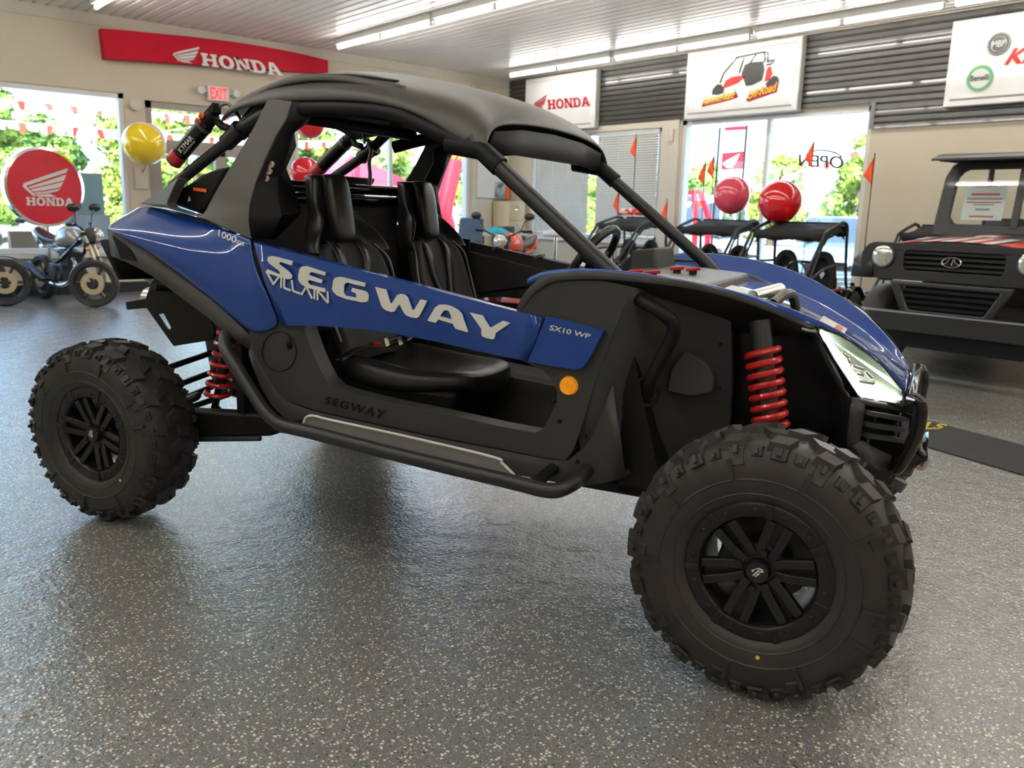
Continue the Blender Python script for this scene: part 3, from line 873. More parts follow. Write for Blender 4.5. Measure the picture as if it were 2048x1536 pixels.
# ---------------------------------------------------------------- roof
def arch(x, half):
    """half: (y,z) from the edge to the centre; mirrored to a full arch"""
    h = [(x, -y, z) for y, z in half]
    return h + [(px, -py, pz) for px, py, pz in h[-2::-1]]
secs = [(0.30, [(.44, 1.630), (.42, 1.648), (.38, 1.664), (.30, 1.680), (.15, 1.694), (0, 1.698)]),
        (0.45, [(.52, 1.672), (.50, 1.696), (.46, 1.722), (.38, 1.758), (.20, 1.780), (0, 1.784)]),
        (0.62, [(.565, 1.678), (.555, 1.705), (.53, 1.735), (.47, 1.776), (.25, 1.818), (0, 1.824)]),
        (0.80, [(.58, 1.678), (.575, 1.712), (.545, 1.746), (.49, 1.782), (.28, 1.836), (0, 1.842)]),
        (1.00, [(.58, 1.676), (.575, 1.712), (.540, 1.745), (.47, 1.778), (.28, 1.826), (0, 1.832)]),
        (1.18, [(.58, 1.664), (.572, 1.695), (.535, 1.722), (.46, 1.752), (.28, 1.793), (0, 1.800)]),
        (1.34, [(.58, 1.632), (.565, 1.655), (.53, 1.684), (.46, 1.720), (.28, 1.756), (0, 1.766)]),
        (1.47, [(.58, 1.560), (.570, 1.600), (.545, 1.645), (.46, 1.692), (.28, 1.720), (0, 1.730)]),
        (1.57, [(.585, 1.508), (.577, 1.550), (.555, 1.595), (.47, 1.648), (.28, 1.672), (0, 1.682)]),
        (1.63, [(.585, 1.498), (.577, 1.520), (.545, 1.560), (.48, 1.592), (.28, 1.610), (0, 1.618)])]
rf = MB().grid([arch(x, h) for x, h in secs])
rf.build('roof_panel', M['roofplastic'], car, smooth=50, solid=0.022, subsurf=2)
# visor underside and front header
ud = MB().grid([[(1.62, y, z - 0.015) for y, z in ((-.50, 1.575), (-.28, 1.60), (0, 1.608), (.28, 1.60), (.50, 1.575))],
                [(1.60, y, z) for y, z in ((-.53, 1.475), (-.28, 1.50), (0, 1.508), (.28, 1.50), (.53, 1.475))],
                [(1.40, y, z) for y, z in ((-.53, 1.56), (-.28, 1.585), (0, 1.59), (.28, 1.585), (.53, 1.56))]])
ud.build('visor_underside', M['black'], car, solid=0.012)
# crease ridge and dark slot along each side of the roof
def ridge(F):
    b = MB()
    b.grid([[F(p) for p in r] for r in surf([
        [(0.62, -.535, 1.722), (0.80, -.553, 1.748), (1.00, -.545, 1.747), (1.25, -.525, 1.704)],
        [(0.62, -.515, 1.742), (0.80, -.535, 1.772), (1.00, -.525, 1.768), (1.26, -.50, 1.722)],
        [(0.62, -.48, 1.745), (0.80, -.505, 1.770), (1.00, -.495, 1.765), (1.26, -.47, 1.722)]], 14)])
    return b
both('roof_ridge', ridge, M['roofplastic'], smooth=40, solid=0.01)
def slot(F):
    b = MB()
    b.grid([[F(p) for p in r] for r in surf([
        [(0.70, -.480, 1.770), (0.85, -.495, 1.774), (1.02, -.488, 1.768), (1.20, -.472, 1.742)],
        [(0.70, -.455, 1.780), (0.85, -.462, 1.788), (1.02, -.455, 1.783), (1.21, -.462, 1.748)]], 12)])
    return b
both('roof_slot', slot, M['black'], solid=0.004)

# ---------------------------------------------------------------- roll cage
def cage(F):
    b = MB()
    b.tube([F(p) for p in [(1.56, -.555, 1.535), (1.60, -.557, 1.495), (2.09, -.565, 1.11), (2.16, -.57, 1.04)]], 0.027, 14)
    return b
both('windscreen_pillar', cage, M['tube'])
both('pillar_sleeve', lambda F: MB().tube([F((1.47, -.55, 1.52)), F((1.60, -.556, 1.498)), F((1.67, -.558, 1.443))], 0.034, 14), M['black'])
def rail(F):
    b = MB()
    b.tube([F(p) for p in smooth_path([(0.52, -.50, 1.60), (0.72, -.545, 1.645), (1.0, -.55, 1.648), (1.25, -.55, 1.622), (1.42, -.55, 1.56), (1.58, -.555, 1.50)], 6)], 0.030, 12)
    return b
both('roof_rail', rail, M['black'])
def rearbar(F):
    b = MB()
    b.tube([F(p) for p in smooth_path([(0.035, -0.45, 1.37), (0.079, -0.45, 1.397), (0.234, -0.45, 1.48), (0.389, -0.45, 1.565), (0.44, -0.45, 1.603), (0.504, -0.45, 1.653), (0.571, -0.45, 1.7), (0.649, -0.45, 1.728)], 5)], 0.024, 14)
    return b
both('rear_cage_bar', rearbar, M['tube'])
def lockring(F):
    b = MB()
    p0, p1, p2 = [V(p) for p in [(0.355, -0.45, 1.546), (0.423, -0.45, 1.588), (0.49, -0.45, 1.632)]]
    b.tube([F(p0), F(p1)], 0.034, 14); b.tube([F(p1), F(p1 + (p2 - p1) * .25)], 0.040, 14)
    return b
both('clamp', lockring, M['tube'])
cr = MB()
cr.tube([(0.53, -.56, 1.385), (0.53, .56, 1.385)], 0.024, 14)
cr.tube([(0.56, -.56, 1.335), (0.56, .56, 1.335)], 0.022, 14)
cr.build('harness_bar', M['gloss'], car)
cr = MB()
cr.tube([(0.62, -.52, 1.655), (0.62, .52, 1.655)], 0.026, 12)
cr.tube([(1.55, -.53, 1.53), (1.55, .53, 1.53)], 0.026, 12)
cr.build('roof_cross_tube', M['black'], car)

# wide moulded rear pillar covers
def pillar(F):
    out = [F(p) for p in [(-0.115, -0.5, 1.297), (-0.024, -0.52, 1.323), (0.087, -0.54, 1.365), (0.183, -0.55, 1.405), (0.187, -0.57, 1.382), (0.178, -0.585, 1.346), (0.169, -0.6, 1.31), (0.176, -0.61, 1.294), (0.193, -0.615, 1.284), (0.284, -0.625, 1.268), (0.379, -0.635, 1.257), (0.398, -0.635, 1.259), (0.413, -0.63, 1.278), (0.452, -0.625, 1.334), (0.52, -0.62, 1.418), (0.606, -0.61, 1.526), (0.66, -0.6, 1.6), (0.706, -0.585, 1.684), (0.764, -0.59, 1.683), (0.832, -0.595, 1.673), (0.817, -0.61, 1.611), (0.776, -0.62, 1.553), (0.727, -0.635, 1.46), (0.692, -0.645, 1.386), (0.667, -0.655, 1.305), (0.662, -0.66, 1.255), (0.669, -0.665, 1.217), (0.682, -0.67, 1.177), (0.567, -0.66, 1.203), (0.418, -0.645, 1.244), (0.164, -0.6, 1.282)]]
    b = MB().plate(out, F((0.004, .05, 0)))
    return b
both('pillar_cover', pillar, M['roofplastic'], bevel=0.012, bseg=3, smooth=40)
def pillar_in(F):
    q0 = [(0.823, -0.585, 1.674), (0.808, -0.6, 1.612), (0.767, -0.61, 1.554), (0.718, -0.625, 1.461), (0.682, -0.635, 1.386), (0.657, -0.645, 1.305), (0.652, -0.65, 1.255), (0.672, -0.66, 1.176)]
    q1 = [(0.884, -0.5, 1.679), (0.816, -0.5, 1.619), (0.744, -0.5, 1.581), (0.75, -0.5, 1.529), (0.697, -0.5, 1.446), (0.738, -0.5, 1.366), (0.774, -0.5, 1.278), (0.686, -0.56, 1.179)]
    mid = [tuple((V(a) * .5 + V(b_) * .5) + V((0.03, 0, 0))) for a, b_ in zip(q0, q1)]
    return MB().grid([[F(p) for p in r] for r in (q0, mid, q1)])
both('pillar_inner_face', pillar_in, M['black'], solid=0.012, smooth=20)
st = MB()
for (x, y), rr in (((530, 359), .011), ((535, 341), .011), ((541, 330), .011)):
    pass
for i, p in enumerate([(0.704, -0.6, 1.402), (0.718, -0.6, 1.428), (0.73, -0.6, 1.453)]):
    MB().cyl(p, V(p) + V((0.004, -0.012, 0)), 0.0135, 18).build('warning_sticker', M['white'], car, smooth=0)
    MB().tube([V(p) + V((0.0055 + .0065 * math.cos(a) * .3, -0.0165, .008 * math.sin(a))) + V((.007 * math.cos(a), 0, 0)) for a in [2 * PI * k / 12 for k in range(12)]], 0.0016, 5, closed=True).build('sticker_ring', M['red'], car)
for p in [(0.762, -0.58, 1.521), (0.73, -0.598, 1.475)]:
    MB().obox(p, (1, -.2, .1), (0, 1, 0), (0, 0, 1), 0.012, 0.006, 0.004).build('warning_label', M['redvinyl'], car, smooth=0)
# engine air box in the recess behind the pillar
def airbox(F):
    b = MB()
    b.plate([F(p) for p in [(0.177, -0.5, 1.379), (0.254, -0.5, 1.419), (0.339, -0.5, 1.441), (0.416, -0.5, 1.451), (0.398, -0.5, 1.423), (0.333, -0.5, 1.348), (0.278, -0.5, 1.277), (0.237, -0.5, 1.26), (0.175, -0.5, 1.275), (0.071, -0.5, 1.298), (0.084, -0.5, 1.344)]], F((0, .30, 0)))
    return b
both('air_box', airbox, M['black'], bevel=0.02, bseg=3)
lb = [(0.216, -0.503, 1.355), (0.289, -0.503, 1.348), (0.29, -0.503, 1.362), (0.217, -0.503, 1.367)]
MB().plate(lb, (0, -.003, 0)).build('orange_label', M['orange'], car, smooth=0)
MB().plate([(0.18, -0.503, 1.308), (0.198, -0.503, 1.314), (0.191, -0.503, 1.332)], (0, -.003, 0)).build('arrow_label', M['white'], car, smooth=0)
dk = MB().grid([[(-.22, -.44, 1.15), (-.22, 0, 1.17), (-.22, .44, 1.15)], [(0.0, -.5, 1.26), (0.0, 0, 1.27), (0.0, .5, 1.26)], [(0.25, -.52, 1.24), (0.25, 0, 1.26), (0.25, .52, 1.24)], [(0.5, -.52, 1.20), (0.5, 0, 1.2), (0.5, .52, 1.20)]])
dk.build('rear_deck', M['plastic'], car, solid=0.02, subsurf=1)
# radiator grille behind the seats
fw = MB().box((0.50, -.50, 0.55), (0.54, .50, 1.335))
fw.build('rear_bulkhead', M['plastic'], car, bevel=0.01)
lv = MB()
for k in range(7): lv.obox((0.55, 0.03, 1.205 - k * 0.034), (0, 1, 0), (1, 0, -.6), (0.6, 0, 1), 0.13, 0.02, 0.006)
lv.build('bulkhead_louvres', M['black'], car, smooth=0)

# shock reservoirs clamped on the rear bars
def reservoir(F, parent):
    a, c = [V(p) for p in [(0.073, -0.47, 1.474), (0.282, -0.47, 1.63)]]
    d = (c - a).normalized()
    o = MB().tube([F(a), F(a + d * .012), F(c)], [0.031, 0.034, 0.034], 22).build('reservoir', M['gloss'], parent)
    b = MB().tube([F(a + d * .006), F(a + d * .055)], 0.0347, 22); b.build('red_band', M['red'], o)
    b = MB().tube([F(a + d * .0), F(a + d * .010)], 0.0355, 22); b.tube([F(c - d * .035), F(c - d * .02)], 0.0355, 22); b.build('end_ring', M['alu'], o)
    b = MB(); t = F(c); e = F(c + d * .05)
    b.tube([F(c), F(c + d * .045)], [0.030, 0.026], 16)
    b.obox(F(c + d * .03 + V((0, .0, .012))), F(d), F((0, 1, 0)), (0, 0, 1), 0.035, 0.022, 0.018)
    b.tube([F(p) for p in [c + d * .03, c + V((.06, .02, -.02)), c + V((.10, .02, -.03))]], 0.016, 10)
    b.build('valve_head', M['black'], o)
    b = MB(); b.cyl(F(c + d * .045 + V((-.03, -.025, -.012))), F(c + d * .045 + V((-.045, -.035, -.004))), 0.012, 12); b.cyl(F(c + d * .01 + V((-.02, -.03, -.01))), F(c + d * .01 + V((-.03, -.045, -.002))), 0.010, 12)
    b.build('adjuster_knob', M['orange'], o)
    b = MB().tube([F(p) for p in smooth_path([c + d * .05 + V((0, .01, .02)), c + V((.08, .03, .07)), c + V((.13, .04, .02)), c + V((.14, .05, -.02))], 6)], 0.007, 8)
    b.build('hose', M['alu'], o)
    return o
res = reservoir(lambda p: V(p), car)
text('reservoir_lettering', 'KYMAR', [(0.159, -0.506, 1.505), (0.235, -0.506, 1.561), (0.216, -0.506, 1.575), (0.141, -0.506, 1.521)], M['white'], res, 0.001)
MB().plate([(0.179, -0.506, 1.499), (0.245, -0.506, 1.549), (0.237, -0.506, 1.555), (0.171, -0.506, 1.505)], (0, -.001, 0)).build('reservoir_stripe', M['alu'], res, smooth=0)
res2 = reservoir(lambda p: V((p[0], -p[1] - .03, p[2])), car)
MB().tube(smooth_path([(0.433, 0.4, 1.633), (0.454, 0.4, 1.58), (0.456, 0.38, 1.52), (0.475, 0.36, 1.459), (0.483, 0.34, 1.387)], 6), 0.010, 8).build('grey_hose', M['alu'], car)

# ---------------------------------------------------------------- rear quarter, door, front panel
def quarter(F):
    cols = [[(-0.121, -0.655, 1.181), (-0.152, -0.64, 1.195), (-0.205, -0.6, 1.208), (-0.218, -0.52, 1.242), (-0.208, -0.47, 1.266), (-0.2, -0.43, 1.295)],
            [(-0.042, -0.675, 1.168), (-0.029, -0.675, 1.184), (-0.027, -0.645, 1.211), (-0.029, -0.585, 1.239), (-0.017, -0.53, 1.269), (0.01, -0.5, 1.289)],
            [(0.091, -0.69, 1.132), (0.123, -0.695, 1.154), (0.142, -0.675, 1.188), (0.15, -0.62, 1.223), (0.17, -0.565, 1.254), (0.207, -0.54, 1.267)],
            [(0.219, -0.7, 1.078), (0.262, -0.71, 1.112), (0.296, -0.695, 1.16), (0.301, -0.65, 1.198), (0.306, -0.6, 1.23), (0.344, -0.575, 1.244)],
            [(0.331, -0.7, 1.021), (0.37, -0.71, 1.067), (0.393, -0.7, 1.121), (0.407, -0.675, 1.167), (0.415, -0.635, 1.202), (0.45, -0.615, 1.226)],
            [(0.456, -0.7, 0.958), (0.481, -0.705, 1.01), (0.501, -0.7, 1.073), (0.516, -0.685, 1.13), (0.519, -0.655, 1.178), (0.542, -0.645, 1.206)],
            [(0.575, -0.7, 0.889), (0.592, -0.705, 0.948), (0.612, -0.71, 1.022), (0.619, -0.7, 1.093), (0.62, -0.68, 1.152), (0.623, -0.665, 1.19)],
            [(0.686, -0.7, 0.813), (0.694, -0.71, 0.876), (0.703, -0.72, 0.961), (0.696, -0.715, 1.055), (0.684, -0.7, 1.131), (0.667, -0.68, 1.18)],
            [(0.769, -0.705, 0.836), (0.767, -0.715, 0.898), (0.758, -0.725, 0.976), (0.736, -0.72, 1.056), (0.708, -0.705, 1.122), (0.691, -0.69, 1.178)],
            [(0.839, -0.7, 0.859), (0.808, -0.71, 0.943), (0.784, -0.715, 0.997), (0.755, -0.715, 1.047), (0.715, -0.705, 1.122), (0.696, -0.69, 1.176)]]
    rows = [[F(c[i]) for c in cols] for i in range(6)]
    return MB().grid(rows)
both('rear_quarter_panel', quarter, M['blue'], subsurf=2, solid=0.012, smooth=60)
q10 = [(0.561, -0.715, 1.184), (0.645, -0.715, 1.16), (0.644, -0.7, 1.183), (0.54, -0.69, 1.206)]
text('badge_lettering', '1000', q10, M['white'], car, 0.0015, bold=0.01)
text('badge_lettering', 'DOHC', [(0.645, -0.712, 1.16), (0.69, -0.715, 1.151), (0.685, -0.705, 1.165), (0.641, -0.702, 1.174)], M['white'], car, 0.0015, bold=0.01)
# black arch trim under the quarter panel
def archtrim(F):
    up_ = [(-0.166, -0.63, 1.188), (0.015, -0.665, 1.145), (0.157, -0.68, 1.097), (0.298, -0.685, 1.028), (0.445, -0.69, 0.957), (0.565, -0.69, 0.887), (0.676, -0.69, 0.807)]
    lo_ = [(-0.192, -0.6, 1.072), (-0.002, -0.655, 1.05), (0.165, -0.675, 1.002), (0.291, -0.68, 0.942), (0.434, -0.685, 0.873), (0.555, -0.685, 0.808), (0.661, -0.68, 0.754)]
    in_ = [(-0.289, -0.52, 1.065), (-0.139, -0.54, 1.034), (0.034, -0.56, 0.984), (0.171, -0.57, 0.921), (0.326, -0.58, 0.854), (0.45, -0.58, 0.786), (0.565, -0.58, 0.731)]
    return MB().grid([[F(p) for p in resample(r, 16)] for r in (up_, lo_, in_)])
both('rear_arch_trim', archtrim, M['plastic'], solid=0.014, smooth=25)
both('rear_vent', lambda F: MB().plate([F(p) for p in [(-0.086, -0.665, 1.166), (-0.056, -0.665, 1.106), (-0.044, -0.665, 1.071), (0.051, -0.665, 1.065), (0.017, -0.665, 1.109)]], F((0, -.006, 0))), M['black'], smooth=0)
# door: rolled top edge, slight crease along the middle
def door(F):
    top = [(0.696, -0.672, 1.172), (0.828, -0.676, 1.153), (1.04, -0.682, 1.119), (1.239, -0.686, 1.089), (1.427, -0.69, 1.059), (1.602, -0.69, 1.03), (1.751, -0.69, 1.006), (1.903, -0.69, 0.982)]
    t2 = [(0.717, -0.694, 1.164), (0.847, -0.698, 1.145), (1.058, -0.704, 1.112), (1.255, -0.708, 1.083), (1.44, -0.71, 1.053), (1.614, -0.71, 1.024), (1.761, -0.71, 1.002), (1.909, -0.71, 0.979)]
    mid = [(0.793, -0.728, 1.03), (0.917, -0.73, 1.019), (1.1, -0.732, 1.008), (1.279, -0.732, 0.988), (1.457, -0.73, 0.962), (1.625, -0.728, 0.942), (1.771, -0.726, 0.925), (1.894, -0.724, 0.91)]
    bot = [(0.857, -0.715, 0.867), (0.957, -0.715, 0.877), (1.1, -0.715, 0.884), (1.274, -0.715, 0.886), (1.451, -0.715, 0.876), (1.619, -0.715, 0.861), (1.749, -0.715, 0.847), (1.862, -0.715, 0.839)]
    bi = [(p[0], p[1] + .03, p[2] + .004) for p in bot]
    return MB().grid([[F(p) for p in resample(r, 24)] for r in (top, t2, mid, bot, bi)])
dn, df = both('door', door, M['blue'], solid=0.014, smooth=30)
Fm = lambda p: V((p[0], -p[1], p[2]))
lin = MB().plate([(p[0], .655, p[2]) for p in [(0.612, -0.68, 1.189), (0.831, -0.68, 1.153), (1.234, -0.68, 1.089), (1.596, -0.68, 1.029), (1.906, -0.68, 0.978), (1.845, -0.68, 0.832), (1.731, -0.68, 0.84), (1.428, -0.68, 0.869), (1.072, -0.68, 0.878), (0.825, -0.68, 0.857), (0.592, -0.68, 0.865)]], (0, .02, 0))
lin.build('door_liner', M['plastic'], df, bevel=0.006)
MB().plate([(.28, .60, .80), (.90, .60, .80), (.90, .60, 1.16), (.55, .60, 1.19), (.28, .60, 1.19)], (0, .012, 0)).build('rear_liner', M['black'], car, smooth=0)
lb = MB()
for p in ((1.03, .66, 1.12), (1.26, .66, 1.088)):
    lb.obox(p, (1, 0, .4), (0, 1, 0), (0, 0, 1), 0.02, 0.03, 0.006)
lb.build('liner_clip', M['steel'], df)

LETTERS = [
 ([(0.937, -0.736, 1.109), (0.932, -0.736, 1.094), (0.881, -0.736, 1.104), (0.872, -0.736, 1.101), (0.875, -0.736, 1.094), (0.919, -0.736, 1.071), (0.932, -0.736, 1.058), (0.93, -0.736, 1.048), (0.913, -0.736, 1.043), (0.877, -0.736, 1.048), (0.812, -0.736, 1.062), (0.815, -0.736, 1.074), (0.869, -0.736, 1.06), (0.878, -0.736, 1.063), (0.872, -0.736, 1.072), (0.827, -0.736, 1.096), (0.818, -0.736, 1.108), (0.824, -0.736, 1.12), (0.843, -0.736, 1.123), (0.876, -0.736, 1.119)], []),
 ([(1.085, -0.736, 1.077), (1.081, -0.736, 1.066), (1.023, -0.736, 1.075), (1.012, -0.736, 1.072), (1.01, -0.736, 1.064), (1.07, -0.736, 1.05), (1.065, -0.736, 1.038), (1.022, -0.736, 1.045), (1.006, -0.736, 1.046), (1.004, -0.736, 1.038), (1.013, -0.736, 1.03), (1.082, -0.736, 1.02), (1.079, -0.736, 1.007), (0.997, -0.736, 1.019), (0.972, -0.736, 1.03), (0.96, -0.736, 1.044), (0.961, -0.736, 1.061), (0.968, -0.736, 1.083), (0.978, -0.736, 1.092), (1, -0.736, 1.095)], []),
 ([(1.254, -0.736, 1.05), (1.251, -0.736, 1.037), (1.18, -0.736, 1.047), (1.169, -0.736, 1.044), (1.163, -0.736, 1.036), (1.162, -0.736, 1.011), (1.17, -0.736, 1.001), (1.209, -0.736, 0.998), (1.216, -0.736, 0.999), (1.215, -0.736, 1.01), (1.21, -0.736, 1.014), (1.194, -0.736, 1.017), (1.198, -0.736, 1.03), (1.25, -0.736, 1.023), (1.263, -0.736, 1.018), (1.267, -0.736, 1.01), (1.265, -0.736, 0.991), (1.255, -0.736, 0.985), (1.239, -0.736, 0.983), (1.171, -0.736, 0.99), (1.131, -0.736, 1), (1.114, -0.736, 1.013), (1.111, -0.736, 1.02), (1.117, -0.736, 1.051), (1.125, -0.736, 1.061), (1.143, -0.736, 1.065), (1.162, -0.736, 1.064)], []),
 ([(1.295, -0.736, 1.039), (1.34, -0.736, 1.033), (1.356, -0.736, 0.989), (1.359, -0.736, 0.987), (1.364, -0.736, 0.99), (1.384, -0.736, 1.017), (1.395, -0.736, 1.022), (1.412, -0.736, 1.022), (1.426, -0.736, 1.013), (1.445, -0.736, 0.972), (1.451, -0.736, 0.971), (1.477, -0.736, 1.009), (1.503, -0.736, 1.006), (1.472, -0.736, 0.952), (1.461, -0.736, 0.946), (1.437, -0.736, 0.947), (1.419, -0.736, 0.953), (1.41, -0.736, 0.962), (1.395, -0.736, 0.985), (1.391, -0.736, 0.985), (1.373, -0.736, 0.961), (1.359, -0.736, 0.959), (1.337, -0.736, 0.963), (1.326, -0.736, 0.97), (1.319, -0.736, 0.979)], []),
 ([(1.504, -0.736, 0.941), (1.534, -0.736, 0.987), (1.55, -0.736, 0.997), (1.571, -0.736, 0.999), (1.596, -0.736, 0.995), (1.62, -0.736, 0.986), (1.636, -0.736, 0.973), (1.641, -0.736, 0.958), (1.659, -0.736, 0.92), (1.657, -0.736, 0.915), (1.612, -0.736, 0.923), (1.602, -0.736, 0.938), (1.547, -0.736, 0.948), (1.535, -0.736, 0.936)], [[(1.553, -0.736, 0.96), (1.567, -0.736, 0.978), (1.576, -0.736, 0.981), (1.587, -0.736, 0.978), (1.593, -0.736, 0.967), (1.597, -0.736, 0.952)]]),
 ([(1.663, -0.732, 0.979), (1.709, -0.732, 0.973), (1.736, -0.732, 0.939), (1.742, -0.732, 0.938), (1.783, -0.732, 0.962), (1.809, -0.732, 0.957), (1.758, -0.732, 0.921), (1.754, -0.732, 0.903), (1.749, -0.732, 0.9), (1.73, -0.732, 0.901), (1.712, -0.732, 0.905), (1.706, -0.732, 0.911), (1.706, -0.732, 0.93)], []),
]
VILL = [
 [(0.811, -0.734, 1.067), (0.843, -0.734, 1.021), (0.869, -0.734, 1.049)],
 [(0.881, -0.734, 1.048), (0.879, -0.734, 1.01)],
 [(0.895, -0.734, 1.045), (0.893, -0.734, 1.011), (0.924, -0.734, 1.004)],
 [(0.929, -0.734, 1.042), (0.934, -0.734, 1.003), (0.969, -0.734, 0.995)],
 [(0.972, -0.734, 0.991), (0.996, -0.734, 1.022), (1.02, -0.734, 0.982)],
 [(1.033, -0.734, 1.015), (1.03, -0.734, 0.98)],
 [(1.045, -0.734, 0.977), (1.045, -0.734, 1.013), (1.092, -0.734, 0.97), (1.09, -0.734, 1.012)],
]
for o, h in LETTERS:
    MB().plate(o, (0, .004, 0), h).build('door_letter', M['white'], dn, smooth=0)
b = MB()
for st_ in VILL:
    for a, c in zip(st_, st_[1:]): b.bar(a, c, 0.0075, 0.003, (0, 1, 0))
b.build('script_lettering', M['white'], dn, smooth=0)
# small blue panel ahead of the door
def fpanel(F):
    o = [F(p) for p in [(1.926, -0.715, 0.986), (1.989, -0.715, 0.976), (2.055, -0.715, 0.965), (2.115, -0.715, 0.955), (2.098, -0.715, 0.919), (2.082, -0.715, 0.887), (2.065, -0.715, 0.854), (2.056, -0.715, 0.841), (2.042, -0.715, 0.832), (2.028, -0.715, 0.828), (2.018, -0.715, 0.828), (1.944, -0.715, 0.832), (1.865, -0.715, 0.837), (1.879, -0.715, 0.875), (1.903, -0.715, 0.932)]]
    return MB().plate(o, F((0, .03, 0)))
fn, ff = both('front_panel', fpanel, M['blue'], bevel=0.006)
text('model_lettering', 'SX10 WP', [(1.937, -0.716, 0.944), (2.072, -0.717, 0.929), (2.076, -0.716, 0.943), (1.942, -0.717, 0.961)], M['white'], fn, 0.0015, bold=0.012)

# ---------------------------------------------------------------- black lower side with the foot opening
op_ = [(0.934, -0.69, 0.893), (0.942, -0.69, 0.862), (0.964, -0.69, 0.812), (0.983, -0.69, 0.768), (1.012, -0.69, 0.718), (1.038, -0.69, 0.68), (1.074, -0.69, 0.656), (1.124, -0.69, 0.647), (1.189, -0.69, 0.64), (1.321, -0.69, 0.629), (1.43, -0.69, 0.625), (1.544, -0.69, 0.619), (1.743, -0.69, 0.606), (1.852, -0.69, 0.602), (1.884, -0.69, 0.602), (1.905, -0.69, 0.612), (1.922, -0.69, 0.631), (1.942, -0.69, 0.671), (1.959, -0.69, 0.719), (1.96, -0.69, 0.744), (1.949, -0.69, 0.771), (1.929, -0.69, 0.793), (1.907, -0.69, 0.809), (1.884, -0.69, 0.816), (1.754, -0.69, 0.86), (1.565, -0.69, 0.91), (1.261, -0.69, 0.954)]
def side(F):
    out = [F(p) for p in [(0.668, -0.69, 0.81), (0.683, -0.69, 0.761), (0.716, -0.69, 0.714), (0.766, -0.69, 0.651), (0.808, -0.69, 0.6), (0.83, -0.69, 0.587), (0.859, -0.69, 0.577), (0.986, -0.69, 0.558), (1.321, -0.69, 0.542), (1.568, -0.69, 0.532), (1.814, -0.69, 0.527), (1.937, -0.69, 0.523), (1.998, -0.69, 0.526), (2.022, -0.69, 0.564), (2.042, -0.69, 0.623), (2.09, -0.69, 0.807), (2.135, -0.69, 0.943), (2.18, -0.69, 1.06), (2.19, -0.69, 1.089), (2.087, -0.69, 1.105), (1.923, -0.69, 1.11), (1.886, -0.69, 1.097), (1.855, -0.69, 1.072), (1.83, -0.69, 1.04), (1.813, -0.69, 1.007), (1.806, -0.69, 0.962), (1.752, -0.69, 0.958), (1.564, -0.69, 0.985), (1.155, -0.69, 1.052), (0.838, -0.69, 1.107), (0.706, -0.69, 1.138)]]
    return MB().plate(out, F((0, .07, 0)), [[F(p) for p in op_]])
sp, sf = both('side_panel', side, M['plastic'], bevel=0.012, bseg=3, smooth=40)
# darker sill tucked under it
def sill(F):
    r0 = [(0.663, -0.685, 0.794), (0.711, -0.685, 0.705), (0.761, -0.685, 0.642), (0.803, -0.685, 0.59), (0.854, -0.685, 0.569), (0.981, -0.685, 0.551), (1.317, -0.685, 0.534), (1.566, -0.685, 0.525), (1.811, -0.685, 0.52), (1.935, -0.685, 0.516), (1.996, -0.685, 0.519), (2.044, -0.685, 0.558), (2.084, -0.685, 0.621), (2.142, -0.685, 0.788)]
    r1 = [(0.635, -0.66, 0.729), (0.676, -0.66, 0.634), (0.724, -0.66, 0.56), (0.78, -0.66, 0.511), (0.834, -0.66, 0.491), (0.958, -0.66, 0.478), (1.299, -0.66, 0.459), (1.551, -0.66, 0.445), (1.801, -0.66, 0.439), (1.926, -0.66, 0.439), (1.988, -0.66, 0.441), (2.06, -0.66, 0.442), (2.107, -0.66, 0.457), (2.189, -0.66, 0.493)]
    r2 = [(p[0], p[1] + .12, p[2] - .01) for p in r1]
    return MB().grid([[F(p) for p in resample(r, 24)] for r in (r0, r1, r2)])
both('sill', sill, M['plastic'], solid=0.02, smooth=25)
text('embossed_lettering', 'SEGWAY', [(1.028, -0.692, 0.591), (1.29, -0.692, 0.567), (1.307, -0.692, 0.599), (1.038, -0.692, 0.62)], M['black'], sp, 0.002, bold=0.012, space=1.15)
# round service cover with a finger tab
c0 = V([(0.82, -0.692, 0.765)][0])
ring = [V(p) for p in [(0.823, -0.692, 0.84), (0.88, -0.692, 0.824), (0.902, -0.692, 0.773), (0.876, -0.692, 0.717), (0.816, -0.692, 0.689), (0.757, -0.692, 0.705), (0.735, -0.692, 0.757), (0.763, -0.692, 0.813)]]
MB().tube(smooth_path(ring, 5, True), 0.0022, 6, closed=True).build('service_cover_seam', M['black'], sp)
MB().ball(tuple([(0.87, -0.692, 0.8)][0]), 0.012, 0.012, 0.022, 12, 8).build('cover_tab', M['black'], sp)
# amber reflector and screws
ac = V([(2, -0.69, 0.771)][0])
b = MB().cyl(ac, ac + V((0, -.014, 0)), 0.0305, 28, 0.027)
b.build('amber_reflector', M['amber'], sp)
for p in [(1.971, -0.692, 0.651), (2.059, -0.685, 0.613), (2.033, -0.675, 0.524), (1.952, -0.692, 0.714), (2.41, -0.46, 0.907), (2.411, -0.44, 0.764)]:
    MB().cyl(V(p), V(p) + V((0, -.008, 0)), 0.0075, 10, 0.005).build('panel_screw', M['gloss'], sp, smooth=20)

